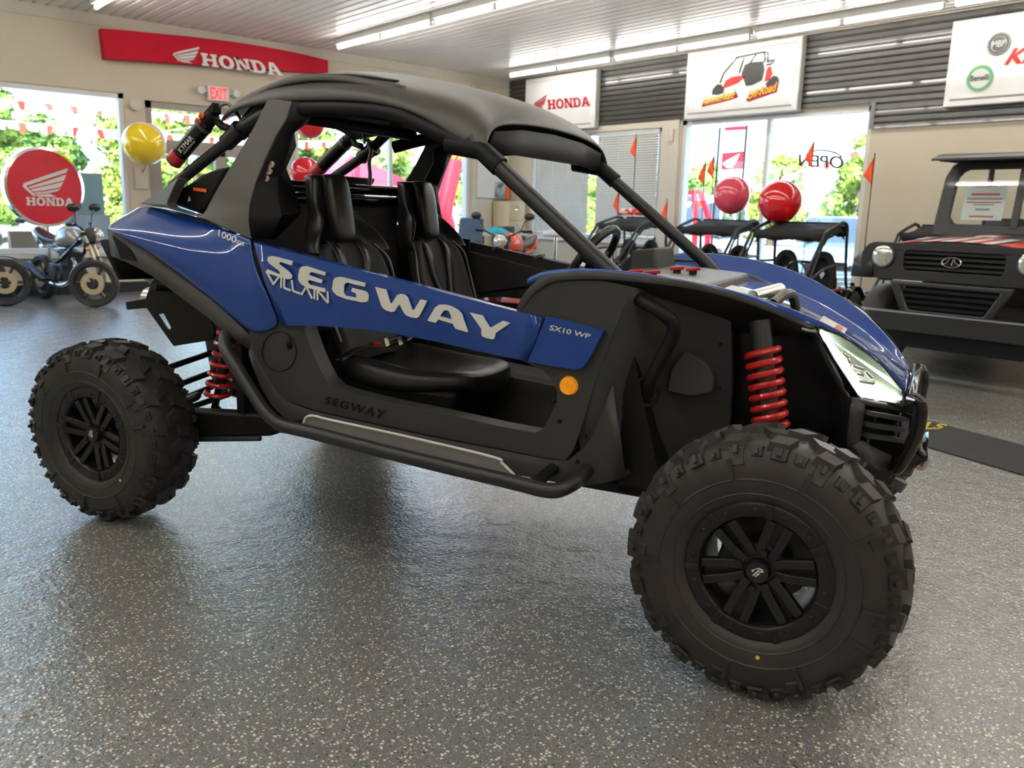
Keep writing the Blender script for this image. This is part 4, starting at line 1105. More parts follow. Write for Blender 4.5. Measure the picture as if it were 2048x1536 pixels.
# aluminium step plate and the tubular rock slider
def step(F):
    o = [F(p) for p in [(0.966, -0.745, 0.481), (0.972, -0.745, 0.52), (0.984, -0.745, 0.541), (1.006, -0.745, 0.551), (1.038, -0.745, 0.553), (1.079, -0.745, 0.549), (1.448, -0.745, 0.533), (1.761, -0.745, 0.514), (1.798, -0.745, 0.498), (1.845, -0.745, 0.465), (1.84, -0.745, 0.446), (1.755, -0.745, 0.438), (1.442, -0.745, 0.45), (1.095, -0.745, 0.466)]]
    return MB().plate(o, F((0, .012, 0)))
M['stepgrey'] = mat('silver_anodised_plate', (0.24, 0.24, 0.235), 0.45, 0.35, var=0.05)
stn, stf = both('step_plate', step, M['stepgrey'], bevel=0.003)
both('step_edge_highlight', lambda F: MB().tube([F(p) for p in smooth_path([(0.977, -0.748, 0.522), (0.987, -0.748, 0.542), (1.008, -0.748, 0.553), (1.041, -0.748, 0.555), (1.082, -0.748, 0.551), (1.276, -0.748, 0.543), (1.45, -0.748, 0.535), (1.763, -0.748, 0.516), (1.8, -0.748, 0.5), (1.844, -0.748, 0.468)], 4)], 0.005, 8), M['white'])  # white tube draws the bright highlight along the plate's top edge
def slider(F):
    b = MB()
    b.tube([F(p) for p in smooth_path([(0.512, -0.64, 0.807), (0.556, -0.7, 0.79), (0.602, -0.74, 0.753), (0.675, -0.765, 0.7), (0.746, -0.775, 0.629), (0.818, -0.785, 0.562), (0.87, -0.79, 0.53), (0.928, -0.795, 0.514), (1.076, -0.8, 0.508), (1.484, -0.8, 0.481), (1.871, -0.8, 0.462), (1.961, -0.8, 0.456), (2.015, -0.79, 0.459), (2.054, -0.75, 0.479), (2.062, -0.68, 0.495), (2.056, -0.62, 0.498)], 5)], 0.0245, 14)
    return b
both('rock_slider', slider, M['tube'])
both('slider_brace', lambda F: MB().tube([F((1.96, -.62, .50)), F((1.93, -.79, .46))], 0.02, 10), M['black'])
both('slider_brace', lambda F: MB().tube([F((0.95, -.60, .50)), F((0.92, -.79, .505))], 0.02, 10), M['black'])

# ---------------------------------------------------------------- tub, tunnel, floor
tb = MB()
tb.box((0.52, -.60, 0.415), (2.28, .60, 0.445))
tb.box((0.50, -.60, 0.42), (0.54, .60, 0.75))
tb.hexa([(2.15, -.60, 0.42), (2.30, -.60, 0.42), (2.30, .60, 0.42), (2.15, .60, 0.42)], [(2.02, -.60, 1.08), (2.12, -.60, 1.08), (2.12, .60, 1.08), (2.02, .60, 1.08)])
tb.box((0.52, .57, 0.42), (2.1, .60, 0.86)); tb.build('floor_tub', M['black'], car, smooth=0)
MB().hexa([(0.55, -.13, .44), (2.1, -.13, .44), (2.1, .13, .44), (0.55, .13, .44)], [(0.55, -.10, .74), (2.0, -.09, .62), (2.0, .09, .62), (0.55, .10, .74)]).build('centre_tunnel', M['plastic'], car, bevel=0.02)
b = MB().hexa([(1.52, -.62, .45), (1.86, -.62, .45), (1.86, -.40, .45), (1.52, -.40, .45)], [(1.58, -.61, .53), (1.80, -.61, .55), (1.80, -.44, .55), (1.58, -.44, .53)])
b.build('foot_rest', M['plastic'], car, bevel=0.02, bseg=3)
MB().tube([(1.50, -.60, .49), (1.66, -.60, .60)], 0.006, 8).build('seat_slide_rail', M['steel'], car)
# far-side floor edge left open: only the rocker closes it
# ---------------------------------------------------------------- seats
def seat():
    s = empty('seat', (0, 0, 0)); s.parent = car
    y0 = -.33
    def shell_rows(dx):
        prof = [  # z, half width, x of the front face, wing
            (1.425, .075, .775), (1.40, .088, .78), (1.33, .098, .79), (1.265, .118, .80), (1.20, .165, .80), (1.155, .205, .81), (1.12, .20, .83)]
        return [[(x - dx - w_ * 0, y0 + u * w, z) for u, w_ in ((-1, 0), (-.6, 0), (0, 0), (.6, 0), (1, 0))] for z, w, x in prof]
    rows = []
    for z, w, x in ((1.428, .055, .775), (1.42, .078, .787), (1.38, .086, .795), (1.31, .094, .80), (1.265, .115, .805), (1.215, .168, .81), (1.165, .222, .825), (1.13, .232, .84)):
        cx = .085 if z < 1.25 else (.05 if z < 1.3 else -.01)
        rows.append([(x + cx, y0 - w, z), (x, y0 - w * .72, z), (x - .015, y0, z), (x, y0 + w * .72, z), (x + cx, y0 + w, z), (x + cx - .02, y0 + w + .012, z), (x - .10, y0 + w * .6, z), (x - .115, y0, z), (x - .10, y0 - w * .6, z), (x + cx - .02, y0 - w - .012, z)])
    b = MB().grid(rows, close_u=True)
    b.f.append(tuple(range(10))); b.mi.append(0)
    b.build('seat_shell', M['leather'], s, smooth=60, subsurf=2)
    # padded head bolster
    hr = []
    for z, w, x in ((1.430, .040, .80), (1.422, .058, .815), (1.37, .068, .828), (1.28, .067, .842), (1.205, .062, .856), (1.178, .056, .858), (1.166, .045, .85)):
        hr.append([(x, y0 - w, z), (x + .022, y0 - w * .8, z), (x + .027, y0, z), (x + .022, y0 + w * .8, z), (x, y0 + w, z), (x - .05, y0 + w * .9, z), (x - .05, y0 - w * .9, z)])
    b = MB().grid(hr, close_u=True); b.f.append(tuple(range(7))); b.mi.append(0); n = len(b.v); b.f.append(tuple(range(n - 7, n))); b.mi.append(0)
    b.build('headrest', M['leather'], s, smooth=60, subsurf=2)
    # back cushion
    bk = []
    for z, w, x in ((1.165, .10, .83), (1.15, .17, .85), (1.10, .205, .875), (1.00, .225, .90), (0.90, .225, .93), (0.80, .21, .97), (0.72, .20, 1.0)):
        bk.append([(x + .03, y0 - w, z), (x + .045, y0 - w * .86, z), (x + .012, y0 - w * .62, z), (x + .01, y0, z), (x + .012, y0 + w * .62, z), (x + .045, y0 + w * .86, z), (x + .03, y0 + w, z), (x - .06, y0 + w, z), (x - .06, y0 - w, z)])
    b = MB().grid(bk, close_u=True); b.f.append(tuple(range(9))); b.mi.append(0)
    b.build('backrest', M['fabric'], s, smooth=60, subsurf=2)
    b = MB().tube(smooth_path([(.865, y0 - .175, 1.155), (.91, y0 - .215, 1.10), (.935, y0 - .232, 1.0), (.965, y0 - .232, .90), (1.0, y0 - .22, .80)], 4), 0.005, 8)
    b.build('backrest_piping', M['alu'], s)
    b = MB().tube(smooth_path([(.865, y0 + .175, 1.155), (.91, y0 + .215, 1.10), (.935, y0 + .232, 1.0), (.965, y0 + .232, .90), (1.0, y0 + .22, .80)], 4), 0.005, 8)
    b.build('backrest_piping', M['alu'], s)
    # seat cushion with raised bolsters and a hard base
    cu = []
    for x, w, z, bo in ((0.97, .20, .70, .05), (1.04, .235, .70, .055), (1.15, .245, .69, .050), (1.28, .245, .69, .035), (1.40, .235, .705, .018), (1.50, .20, .72, .008), (1.545, .15, .715, .0), (1.56, .10, .70, 0)):
        cu.append([(x, y0 - w, z - .03), (x, y0 - w * .93, z + bo), (x, y0 - w * .72, z + bo), (x, y0 - w * .5, z + .005), (x, y0, z), (x, y0 + w * .5, z + .005), (x, y0 + w * .72, z + bo), (x, y0 + w * .93, z + bo), (x, y0 + w, z - .03), (x, y0 + w * .9, z - .075), (x, y0 - w * .9, z - .075)])
    b = MB().grid(cu, close_u=True); n = len(b.v); b.f.append(tuple(range(n - 11, n))); b.mi.append(0)
    b.build('seat_cushion', M['leather'], s, smooth=60, subsurf=2)
    b = MB().hexa([(1.0, y0 - .21, .45), (1.42, y0 - .19, .45), (1.42, y0 + .19, .45), (1.0, y0 + .21, .45)], [(0.98, y0 - .225, .66), (1.50, y0 - .20, .655), (1.50, y0 + .20, .655), (0.98, y0 + .225, .66)])
    b.build('seat_base', M['black'], s, bevel=0.02)
    # harness straps and buckle
    b = MB()
    for sg in (-1, 1):
        pts = smooth_path([(.84, y0 + sg * .085, 1.18), (.895, y0 + sg * .085, 1.12), (.925, y0 + sg * .07, 1.0), (.95, y0 + sg * .04, .92), (.975, y0 + sg * .02, .86)], 4)
        b.grid([[(p.x, p.y - .025, p.z) for p in pts], [(p.x + .002, p.y, p.z) for p in pts], [(p.x, p.y + .025, p.z) for p in pts]])
        pl2 = smooth_path([(1.0, y0 + sg * .235, .73), (1.05, y0 + sg * .17, .775), (1.08, y0 + sg * .08, .77)], 4)
        b.grid([[(p.x - .022, p.y, p.z) for p in pl2], [(p.x + .022, p.y, p.z + .004) for p in pl2]])
    b.build('harness_strap', M['leather'], s, solid=0.004)
    b = MB().obox((1.08, y0 + .03, .785), (.6, .5, .3), (-.5, .8, 0), (-.3, 0, 1), .045, .028, .014)
    b.build('harness_buckle', M['gloss'], s, bevel=0.006)
    b = MB().obox((1.10, y0 + .03, .787), (.6, .5, .3), (-.5, .8, 0), (-.3, 0, 1), .008, .034, .017); b.obox((1.05, y0 + .01, .78), (.6, .5, .3), (-.5, .8, 0), (-.3, 0, 1), .008, .034, .017)
    b.build('buckle_frame', M['chrome'], s)
    b = MB().obox((1.035, y0 - .045, .775), (.7, -.6, .1), (.5, .8, 0), (0, 0, 1), .03, .016, .005)
    b.build('red_release_tab', M['redvinyl'], s)
    b = MB().obox((.985, y0 + .03, .87), (.2, 0, 1), (0, 1, 0), (1, 0, -.2), .03, .028, .010)
    b.build('chest_clip', M['gloss'], s, bevel=0.004)
    b = MB().obox((.992, y0 + .045, .885), (.2, 0, 1), (0, 1, 0), (1, 0, -.2), .010, .012, .012)
    b.build('clip_catch', M['chrome'], s)
    return s
s1 = seat()
s2 = copy_tree(s1, car); s2.location = (0.0, .645, 0)

# ---------------------------------------------------------------- dash and steering wheel
b = MB().hexa([(1.86, -.56, .82), (2.12, -.56, .82), (2.12, .56, .82), (1.86, .56, .82)], [(1.92, -.56, 1.06), (2.14, -.56, 1.09), (2.14, .56, 1.09), (1.92, .56, 1.06)])
b.build('dashboard', M['black'], car, bevel=0.03, bseg=3)
b = MB().hexa([(1.90, .12, 1.07), (2.02, .12, 1.07), (2.02, .40, 1.07), (1.90, .40, 1.07)], [(1.90, .14, 1.16), (2.0, .13, 1.175), (2.0, .39, 1.175), (1.90, .38, 1.16)])
b.build('instrument_pod', M['plastic'], car, bevel=0.01)
sc = V((1.66, .33, 1.10)); sn = V((-.83, 0, .56)).normalized(); su = V((.56, 0, .83)).normalized(); sr = V((0, 1, 0))
sw = empty('steering_wheel', (0, 0, 0)); sw.parent = car
MB().tube([sc + (su * math.sin(a) * .165 + sr * math.cos(a) * .165) for a in [2 * PI * k / 36 for k in range(36)]], 0.019, 12, closed=True).build('steering_rim', M['leather'], sw)
b = MB()
for a in (0.2, PI - 0.2, -PI / 2): b.bar(sc - sn * .03, sc + (su * math.sin(a) + sr * math.cos(a)) * .16, 0.035, 0.012, sn)
b.build('steering_spokes', M['alu'], sw, bevel=0.003)
MB().cyl(sc - sn * .16, sc + sn * .0, 0.05, 20, 0.045).build('steering_hub', M['gloss'], sw)

# ---------------------------------------------------------------- hood with raised fender blades
hst = [  # x, half width, edge z, crease y, crease z
 (1.84, .700, 1.088, .590, 1.060), (1.90, .702, 1.118, .580, 1.068), (2.00, .703, 1.130, .575, 1.072), (2.13, .700, 1.132, .565, 1.070), (2.28, .665, 1.118, .530, 1.054), (2.43, .600, 1.092, .470, 1.026),
 (2.56, .515, 1.052, .395, .990), (2.67, .425, 1.004, .320, .948), (2.77, .345, .948, .255, .902), (2.85, .285, .888, .205, .854), (2.91, .240, .828, .170, .806), (2.945, .205, .785, .140, .785)]
def hood_rows():
    rows = []
    for x, a, ze, yc, zc in hst:
        xs = x if x > 2.0 else x
        h = [(a, ze - .016), (a - .004, ze + .004), (a - .012, ze + .009), (a - .026, ze + .002), (yc + .012, zc + .012), (yc - .015, zc + .002), (yc * .6, zc + .006), (0, zc + .010)]
        rows.append(h)
    return rows
hr_ = hood_rows()
def blade(F):
    rows = []
    for (x, a, ze, yc, zc), h in zip(hst, hr_):
        rows.append([F((x, -y, z)) for y, z in h[:6]])
    return MB().grid(rows)
both('front_fender', blade, M['blue'], solid=0.012, subsurf=2, smooth=70)
rows = []
for (x, a, ze, yc, zc), h in zip(hst, hr_):
    if x < 2.25: continue
    rows.append([(x, -y, z) for y, z in h[4:]] + [(x, y, z) for y, z in h[-2:3:-1]])
hood = MB().grid(rows).build('hood', M['blue'], car, solid=0.012, subsurf=2, smooth=70)
b = MB().grid([[(2.945, y, z) for y, z in ((-.205, .77), (-.14, .785), (0, .80), (.14, .785), (.205, .77))], [(2.955, y, z - .05) for y, z in ((-.205, .77), (-.14, .785), (0, .80), (.14, .785), (.205, .77))], [(2.93, y, z - .085) for y, z in ((-.205, .77), (-.14, .785), (0, .80), (.14, .785), (.205, .77))]])
b.build('nose', M['blue'], car, solid=0.01, subsurf=1)
# cowl plate with red latches, stickers and the exposed reservoirs
b = MB().hexa([(1.98, -.46, 1.03), (2.34, -.38, 1.03), (2.34, .38, 1.03), (1.98, .46, 1.03)], [(1.98, -.45, 1.098), (2.32, -.36, 1.082), (2.32, .36, 1.082), (1.98, .45, 1.098)])
b.build('cowl_plate', M['roofplastic'], car, bevel=0.012, bseg=3)
MB().box((1.93, -.46, 1.04), (2.0, .46, 1.085)).build('cowl_base', M['black'], car)
for p in ((2.06, -.27), (2.12, -.27), (2.13, .0), (2.19, .0)):
    b = MB().obox((p[0], p[1], 1.108), (.9, .3, .1), (-.3, .9, 0), (0, 0, 1), .026, .011, .006); b.build('red_latch', M['red'], car, bevel=0.003)
    MB().obox((p[0], p[1], 1.096), (.9, .3, .1), (-.3, .9, 0), (0, 0, 1), .014, .008, .008).build('latch_foot', M['gloss'], car)
M['paper'] = mat('white_paper', (0.68, 0.68, 0.66), 0.6, var=0.03)
MB().plate([(2.36, -.30, 1.062), (2.50, -.26, 1.036), (2.50, -.12, 1.040), (2.36, -.12, 1.066)], (0, 0, .002)).build('hood_sticker', M['paper'], car, smooth=0)
MB().plate([(2.66, -.16, .968), (2.74, -.15, .930), (2.74, -.02, .934), (2.66, -.02, .972)], (0, 0, .002)).build('hood_sticker', M['paper'], car, smooth=0)
MB().plate([(2.71, -.145, .948), (2.73, -.14, .938), (2.73, -.06, .941), (2.71, -.06, .951)], (0, 0, .003)).build('sticker_band', M['redvinyl'], car, smooth=0)
b = MB().tube([(2.46, -.26, 1.045), (2.52, -.10, 1.062)], 0.022, 14); b.build('hood_reservoir', M['steel'], car)
b = MB().tube(smooth_path([(2.53, -.27, 1.03), (2.555, -.22, 1.055), (2.57, -.16, 1.05), (2.58, -.12, 1.0)], 5), 0.016, 10); b.build('hood_reservoir', M['alu'], car)
MB().plate([(2.42, -.33, 1.040), (2.62, -.27, .985), (2.60, -.06, .992), (2.42, -.08, 1.044)], (0, 0, .003)).build('hood_opening', M['black'], car, smooth=0)

# ---------------------------------------------------------------- arch lip, wheel-well liner
lip = [(1.81, -0.69, 1.001), (1.832, -0.695, 1.041), (1.86, -0.7, 1.073), (1.89, -0.7, 1.099), (1.926, -0.705, 1.113), (1.995, -0.705, 1.124), (2.092, -0.705, 1.128), (2.24, -0.682, 1.123), (2.377, -0.635, 1.105), (2.506, -0.55, 1.064), (2.639, -0.45, 1.002), (2.693, -0.41, 0.979)]
lip2 = [(1.822, -0.688, 0.979), (1.848, -0.693, 1.023), (1.876, -0.697, 1.056), (1.911, -0.7, 1.082), (1.945, -0.7, 1.095), (2.011, -0.7, 1.104), (2.094, -0.7, 1.109), (2.239, -0.678, 1.104), (2.377, -0.63, 1.087), (2.507, -0.545, 1.048), (2.637, -0.445, 0.99), (2.691, -0.405, 0.969)]
inn = [(1.826, -0.62, 0.937), (1.861, -0.62, 0.972), (1.896, -0.62, 0.988), (1.93, -0.62, 1.001), (1.965, -0.58, 1.008), (2.022, -0.55, 1.006), (2.106, -0.5, 0.998), (2.222, -0.44, 0.982), (2.355, -0.38, 0.96), (2.474, -0.33, 0.938), (2.611, -0.3, 0.917), (2.664, -0.3, 0.913)]
both('arch_lip', lambda F: MB().grid([[F(p) for p in resample(r, 40)] for r in (lip, lip2, inn)]), M['plastic'], solid=0.008, smooth=40)
def liner(F):
    c0 = [(2.19, -0.69, 1.089), (2.18, -0.69, 1.06), (2.142, -0.69, 0.973), (2.09, -0.69, 0.807), (2.059, -0.685, 0.695), (2.036, -0.68, 0.62), (2.05, -0.66, 0.511), (2.063, -0.64, 0.44)]
    c1 = [(2.217, -0.6, 1.077), (2.213, -0.6, 1.031), (2.202, -0.585, 0.92), (2.178, -0.57, 0.788), (2.171, -0.57, 0.722), (2.172, -0.58, 0.662), (2.144, -0.6, 0.56), (2.13, -0.6, 0.453)]
    c2 = [(2.33, -0.5, 1.061), (2.339, -0.49, 1.007), (2.347, -0.47, 0.887), (2.353, -0.46, 0.772), (2.348, -0.46, 0.706), (2.33, -0.46, 0.637), (2.262, -0.48, 0.531), (2.196, -0.5, 0.436)]
    c3 = [(2.419, -0.42, 1.03), (2.427, -0.41, 0.966), (2.435, -0.4, 0.869), (2.441, -0.39, 0.77), (2.441, -0.38, 0.694), (2.439, -0.38, 0.618), (2.419, -0.38, 0.53), (2.366, -0.4, 0.414)]
    c4 = [(2.396, -0.26, 1.014), (2.406, -0.26, 0.948), (2.417, -0.26, 0.847), (2.425, -0.26, 0.745), (2.427, -0.26, 0.668), (2.425, -0.26, 0.588), (2.405, -0.26, 0.496), (2.352, -0.26, 0.37)]
    return MB().grid([[F(p) for p in resample(c, 16)] for c in (c0, c1, c2, c3, c4)])
both('wheel_well_liner', liner, M['plastic'], solid=0.012, smooth=22)
def bump(F):
    o = [(2.275, -0.5, 0.761), (2.285, -0.5, 0.829), (2.32, -0.5, 0.891), (2.346, -0.5, 0.883), (2.391, -0.5, 0.86), (2.417, -0.5, 0.819), (2.416, -0.5, 0.774), (2.355, -0.5, 0.754)]
    return MB().plate([F(p) for p in o], F((.0, -.05, 0)))
both('liner_boss', bump, M['plastic'], bevel=0.018, bseg=3)
def hose(F):
    return MB().tube([F(p) for p in smooth_path([(2.173, -0.6, 1.056), (2.206, -0.655, 1.05), (2.247, -0.665, 1.033), (2.285, -0.665, 1.012), (2.308, -0.655, 0.989), (2.309, -0.645, 0.955), (2.293, -0.64, 0.917), (2.27, -0.64, 0.863), (2.245, -0.63, 0.806), (2.223, -0.59, 0.752)], 5)], 0.0205, 12)
both('wheel_well_hose', hose, M['black'])
both('hose_grommet', lambda F: MB().tube([F(V([(2.224, -0.595, 0.761)][0]) + V((.036 * math.cos(a), 0, .045 * math.sin(a)))) for a in [2 * PI * k / 20 for k in range(20)]], 0.006, 8, closed=True), M['black'])

# ---------------------------------------------------------------- front frame box, inner fender, bumper cover
def innerfender(F):
    r0 = [(2.401, -0.3, 1.014), (2.562, -0.32, 0.983), (2.637, -0.36, 0.97), (2.693, -0.4, 0.968)]
    r1 = [(2.419, -0.3, 0.87), (2.587, -0.31, 0.855), (2.698, -0.34, 0.839), (2.78, -0.4, 0.803)]
    r2 = [(2.432, -0.3, 0.702), (2.583, -0.3, 0.704), (2.709, -0.33, 0.718), (2.804, -0.4, 0.768)]
    r3 = [(2.416, -0.3, 0.561), (2.595, -0.3, 0.571), (2.719, -0.33, 0.605), (2.803, -0.38, 0.612)]
    return MB().grid([[F(p) for p in resample(r, 12)] for r in (r0, r1, r2, r3)])
both('inner_fender', innerfender, M['black'], solid=0.012, smooth=30)
def fascia(F):
    r0 = [(2.806, -0.41, 0.779), (2.851, -0.36, 0.766), (2.899, -0.29, 0.749), (2.945, -0.22, 0.732)]
    r1 = [(2.803, -0.41, 0.723), (2.852, -0.38, 0.72), (2.897, -0.31, 0.705), (2.943, -0.23, 0.682)]
    r2 = [(2.802, -0.4, 0.642), (2.849, -0.39, 0.65), (2.888, -0.33, 0.619), (2.929, -0.26, 0.586)]
    r3 = [(2.802, -0.39, 0.608), (2.854, -0.39, 0.594), (2.89, -0.34, 0.548), (2.926, -0.28, 0.527)]
    return r0, r1, r2, r3
def fs_(F):
    r0, r1, r2, r3 = fascia(F)
    f = F
    b = MB()
    # frame around the side vents: left column, top and bottom rails
    b.grid([[f(p) for p in (r[0], tuple(V(r[0]).lerp(V(r[1]), .75)))] for r in (r0, r1, r2, r3)])
    b.grid([[f(p) for p in r0], [f(tuple(V(p).lerp(V(q), .35))) for p, q in zip(r0, r1)]])
    b.grid([[f(tuple(V(p).lerp(V(q), .15))) for p, q in zip(r2, r3)], [f(p) for p in r3], [f((p[0] - .05, p[1] + .12, p[2] - .02)) for p in r3]])
    return b
both('bumper_cover', fs_, M['plastic'], solid=0.014, smooth=30)
def vents(F):
    b = MB()
    for y0, y1 in ((824, 834), (846, 858), (868, 881)):
        q = [(2.842, -0.37, 0.729), (2.935, -0.24, 0.695)]
        a = V([(2.842, -0.375, 0.73)][0]); c = V([(2.938, -0.245, 0.696)][0])
        dz = (y0 - 824) * -0.00158
        b.bar(F(a + V((0, 0, dz))), F(c + V((0, 0, dz))), 0.05, 0.014)
    return b
both('bumper_vents', vents, M['plastic'])
b = MB().hexa([(2.46, -.26, .42), (2.84, -.20, .50), (2.84, .20, .50), (2.46, .26, .42)], [(2.50, -.27, .92), (2.86, -.18, .80), (2.86, .18, .80), (2.50, .27, .92)])
b.build('front_frame_box', M['black'], car, smooth=0)
b = MB().plate([(2.93, -.20, .52), (2.93, .20, .52), (2.94, .22, .70), (2.93, .16, .735), (2.93, -.16, .735), (2.94, -.22, .70)], (-.02, 0, 0)); b.build('grille', M['plastic'], car, bevel=0.01)

# ---------------------------------------------------------------- headlights
def hl(F):
    return None
M['lampback'] = mat('pale_grey_lamp_housing', (0.40, 0.43, 0.38), 0.3, 0.1, 0.5, var=0.15, vscale=20)
M['lens'] = thin_glass('clear_lamp_lens', (0.88, 0.92, 0.88), 0.1)
def headlight(F, parent):
    o_ = [(2.689, -0.445, 0.975), (2.71, -0.435, 0.977), (2.754, -0.405, 0.96), (2.806, -0.36, 0.921), (2.86, -0.31, 0.874), (2.904, -0.265, 0.819), (2.934, -0.225, 0.776), (2.944, -0.215, 0.735), (2.919, -0.245, 0.742), (2.871, -0.3, 0.756), (2.817, -0.365, 0.773)]
    e = empty('headlight', (0, 0, 0)); e.parent = parent
    MB().plate([F(p) for p in o_], F((-.03, .06, 0))).build('lamp_housing', M['lampback'], e, smooth=0)
    off = lambda P, d: [F(V(p) + V((d * .3, -d, 0))) for p in P]
    s_ = [(2.694, -0.447, 0.971), (2.706, -0.44, 0.974), (2.773, -0.4, 0.881), (2.825, -0.365, 0.812), (2.876, -0.31, 0.8), (2.93, -0.24, 0.765), (2.929, -0.24, 0.755), (2.908, -0.262, 0.755), (2.863, -0.315, 0.766), (2.82, -0.372, 0.781), (2.748, -0.42, 0.891)]
    MB().plate(off(s_, .006), F((.004, -.006, 0))).build('led_strip', M['led'], e, smooth=0)
    b = MB()
    for x0, y0, x1, y1 in ((1690,700,1698,712), (1702,726,1722,740), (1712,740,1730,752), (1728,745,1742,762), (1718,756,1746,768), (1738,742,1750,760)):
        p = [(2.787, -0.39, 0.864)][0]
    for pa in ([(2.759, -0.405, 0.912), (2.781, -0.405, 0.895)], [(2.791, -0.39, 0.871), (2.824, -0.39, 0.863)], [(2.805, -0.385, 0.848), (2.828, -0.385, 0.845)], [(2.829, -0.37, 0.855), (2.851, -0.37, 0.834)], [(2.813, -0.38, 0.825), (2.858, -0.38, 0.823)], [(2.777, -0.4, 0.894), (2.787, -0.4, 0.878)]):
        b.bar(*off(pa, .004), 0.012, 0.012)
    b.build('reflector', M['chrome'], e, bevel=0.003)
    MB().plate(off(o_, .016), F((.001, -.002, 0))).build('lens', M['lens'], e, smooth=0)
    # moulded bezel with its mounting ear
    b = MB().tube(off(smooth_path([tuple(p) for p in o_], 4, True), .012), 0.005, 8, closed=True)
    b.build('bezel', M['gloss'], e)
    p = [(2.647, -0.46, 0.977), (2.666, -0.46, 0.973), (2.691, -0.46, 0.972)]
    b = MB().tube([F(q) for q in p], 0.006, 8); b.build('mounting_ear', M['alu'], e)
    return e
headlight(lambda p: V(p), car); headlight(lambda p: V((p[0], -p[1], p[2])), car)

# ---------------------------------------------------------------- front bumper hoop, winch hook, tow loops
hp = [(2.968, -0.3, 0.77), (2.985, -0.3, 0.761), (2.992, -0.3, 0.722), (2.988, -0.3, 0.665), (2.974, -0.3, 0.616), (2.958, -0.3, 0.571), (2.945, -0.28, 0.54)]
near = [V(p) for p in hp]
pts = smooth_path(near, 4)
far_ = [V((p.x, -p.y, p.z)) for p in pts]
MB().tube(pts + far_[::-1], 0.021, 14, closed=True).build('bumper_hoop', M['gloss'], car)
for y in (-.22, .22):
    MB().bar((2.86, y, .60), (2.99, y, .58), 0.02, 0.06).build('bumper_bracket', M['black'], car)
    MB().bar((2.86, y, .72), (2.985, y, .735), 0.02, 0.04).build('bumper_bracket', M['black'], car)
b = MB().obox((2.955, -.30, .498), (.9, 0, -.45), (0, 1, 0), (.45, 0, .9), .022, .012, .020); b.build('tow_loop', M['alu'], car, bevel=0.005)
MB().box((2.94, -.24, .545), (2.965, .24, .60)).build('winch_mount', M['black'], car)
b = MB().hexa([(2.93, -.26, .50), (3.03, -.18, .555), (3.03, .18, .555), (2.93, .26, .50)], [(2.93, -.26, .512), (3.03, -.18, .567), (3.03, .18, .567), (2.93, .26, .512)]); b.build('fairlead_plate', M['gloss'], car)
hk = [(3.003, -0.05, 0.593), (3, -0.05, 0.573), (3.005, -0.05, 0.553), (3.022, -0.05, 0.535), (3.027, -0.05, 0.513), (3.017, -0.05, 0.496), (3.005, -0.05, 0.501)]
MB().tube(smooth_path(hk, 4), 0.012, 10).build('winch_hook', M['steel'], car)
MB().ball(tuple(hk[0]), .018, n=14, m=8).build('hook_eye', M['steel'], car)
MB().plate([(2.99, -0.06, 0.494), (3.009, -0.06, 0.532), (3.016, -0.06, 0.499), (3.006, -0.06, 0.492)], (0, .02, 0)).build('red_strap', M['redvinyl'], car, smooth=0)
MB().plate([(2.955, -0.3, 0.515), (2.954, -0.3, 0.481), (2.969, -0.3, 0.49), (2.961, -0.3, 0.513)], (0, .003, 0)).build('red_tag', M['red'], car, smooth=0)

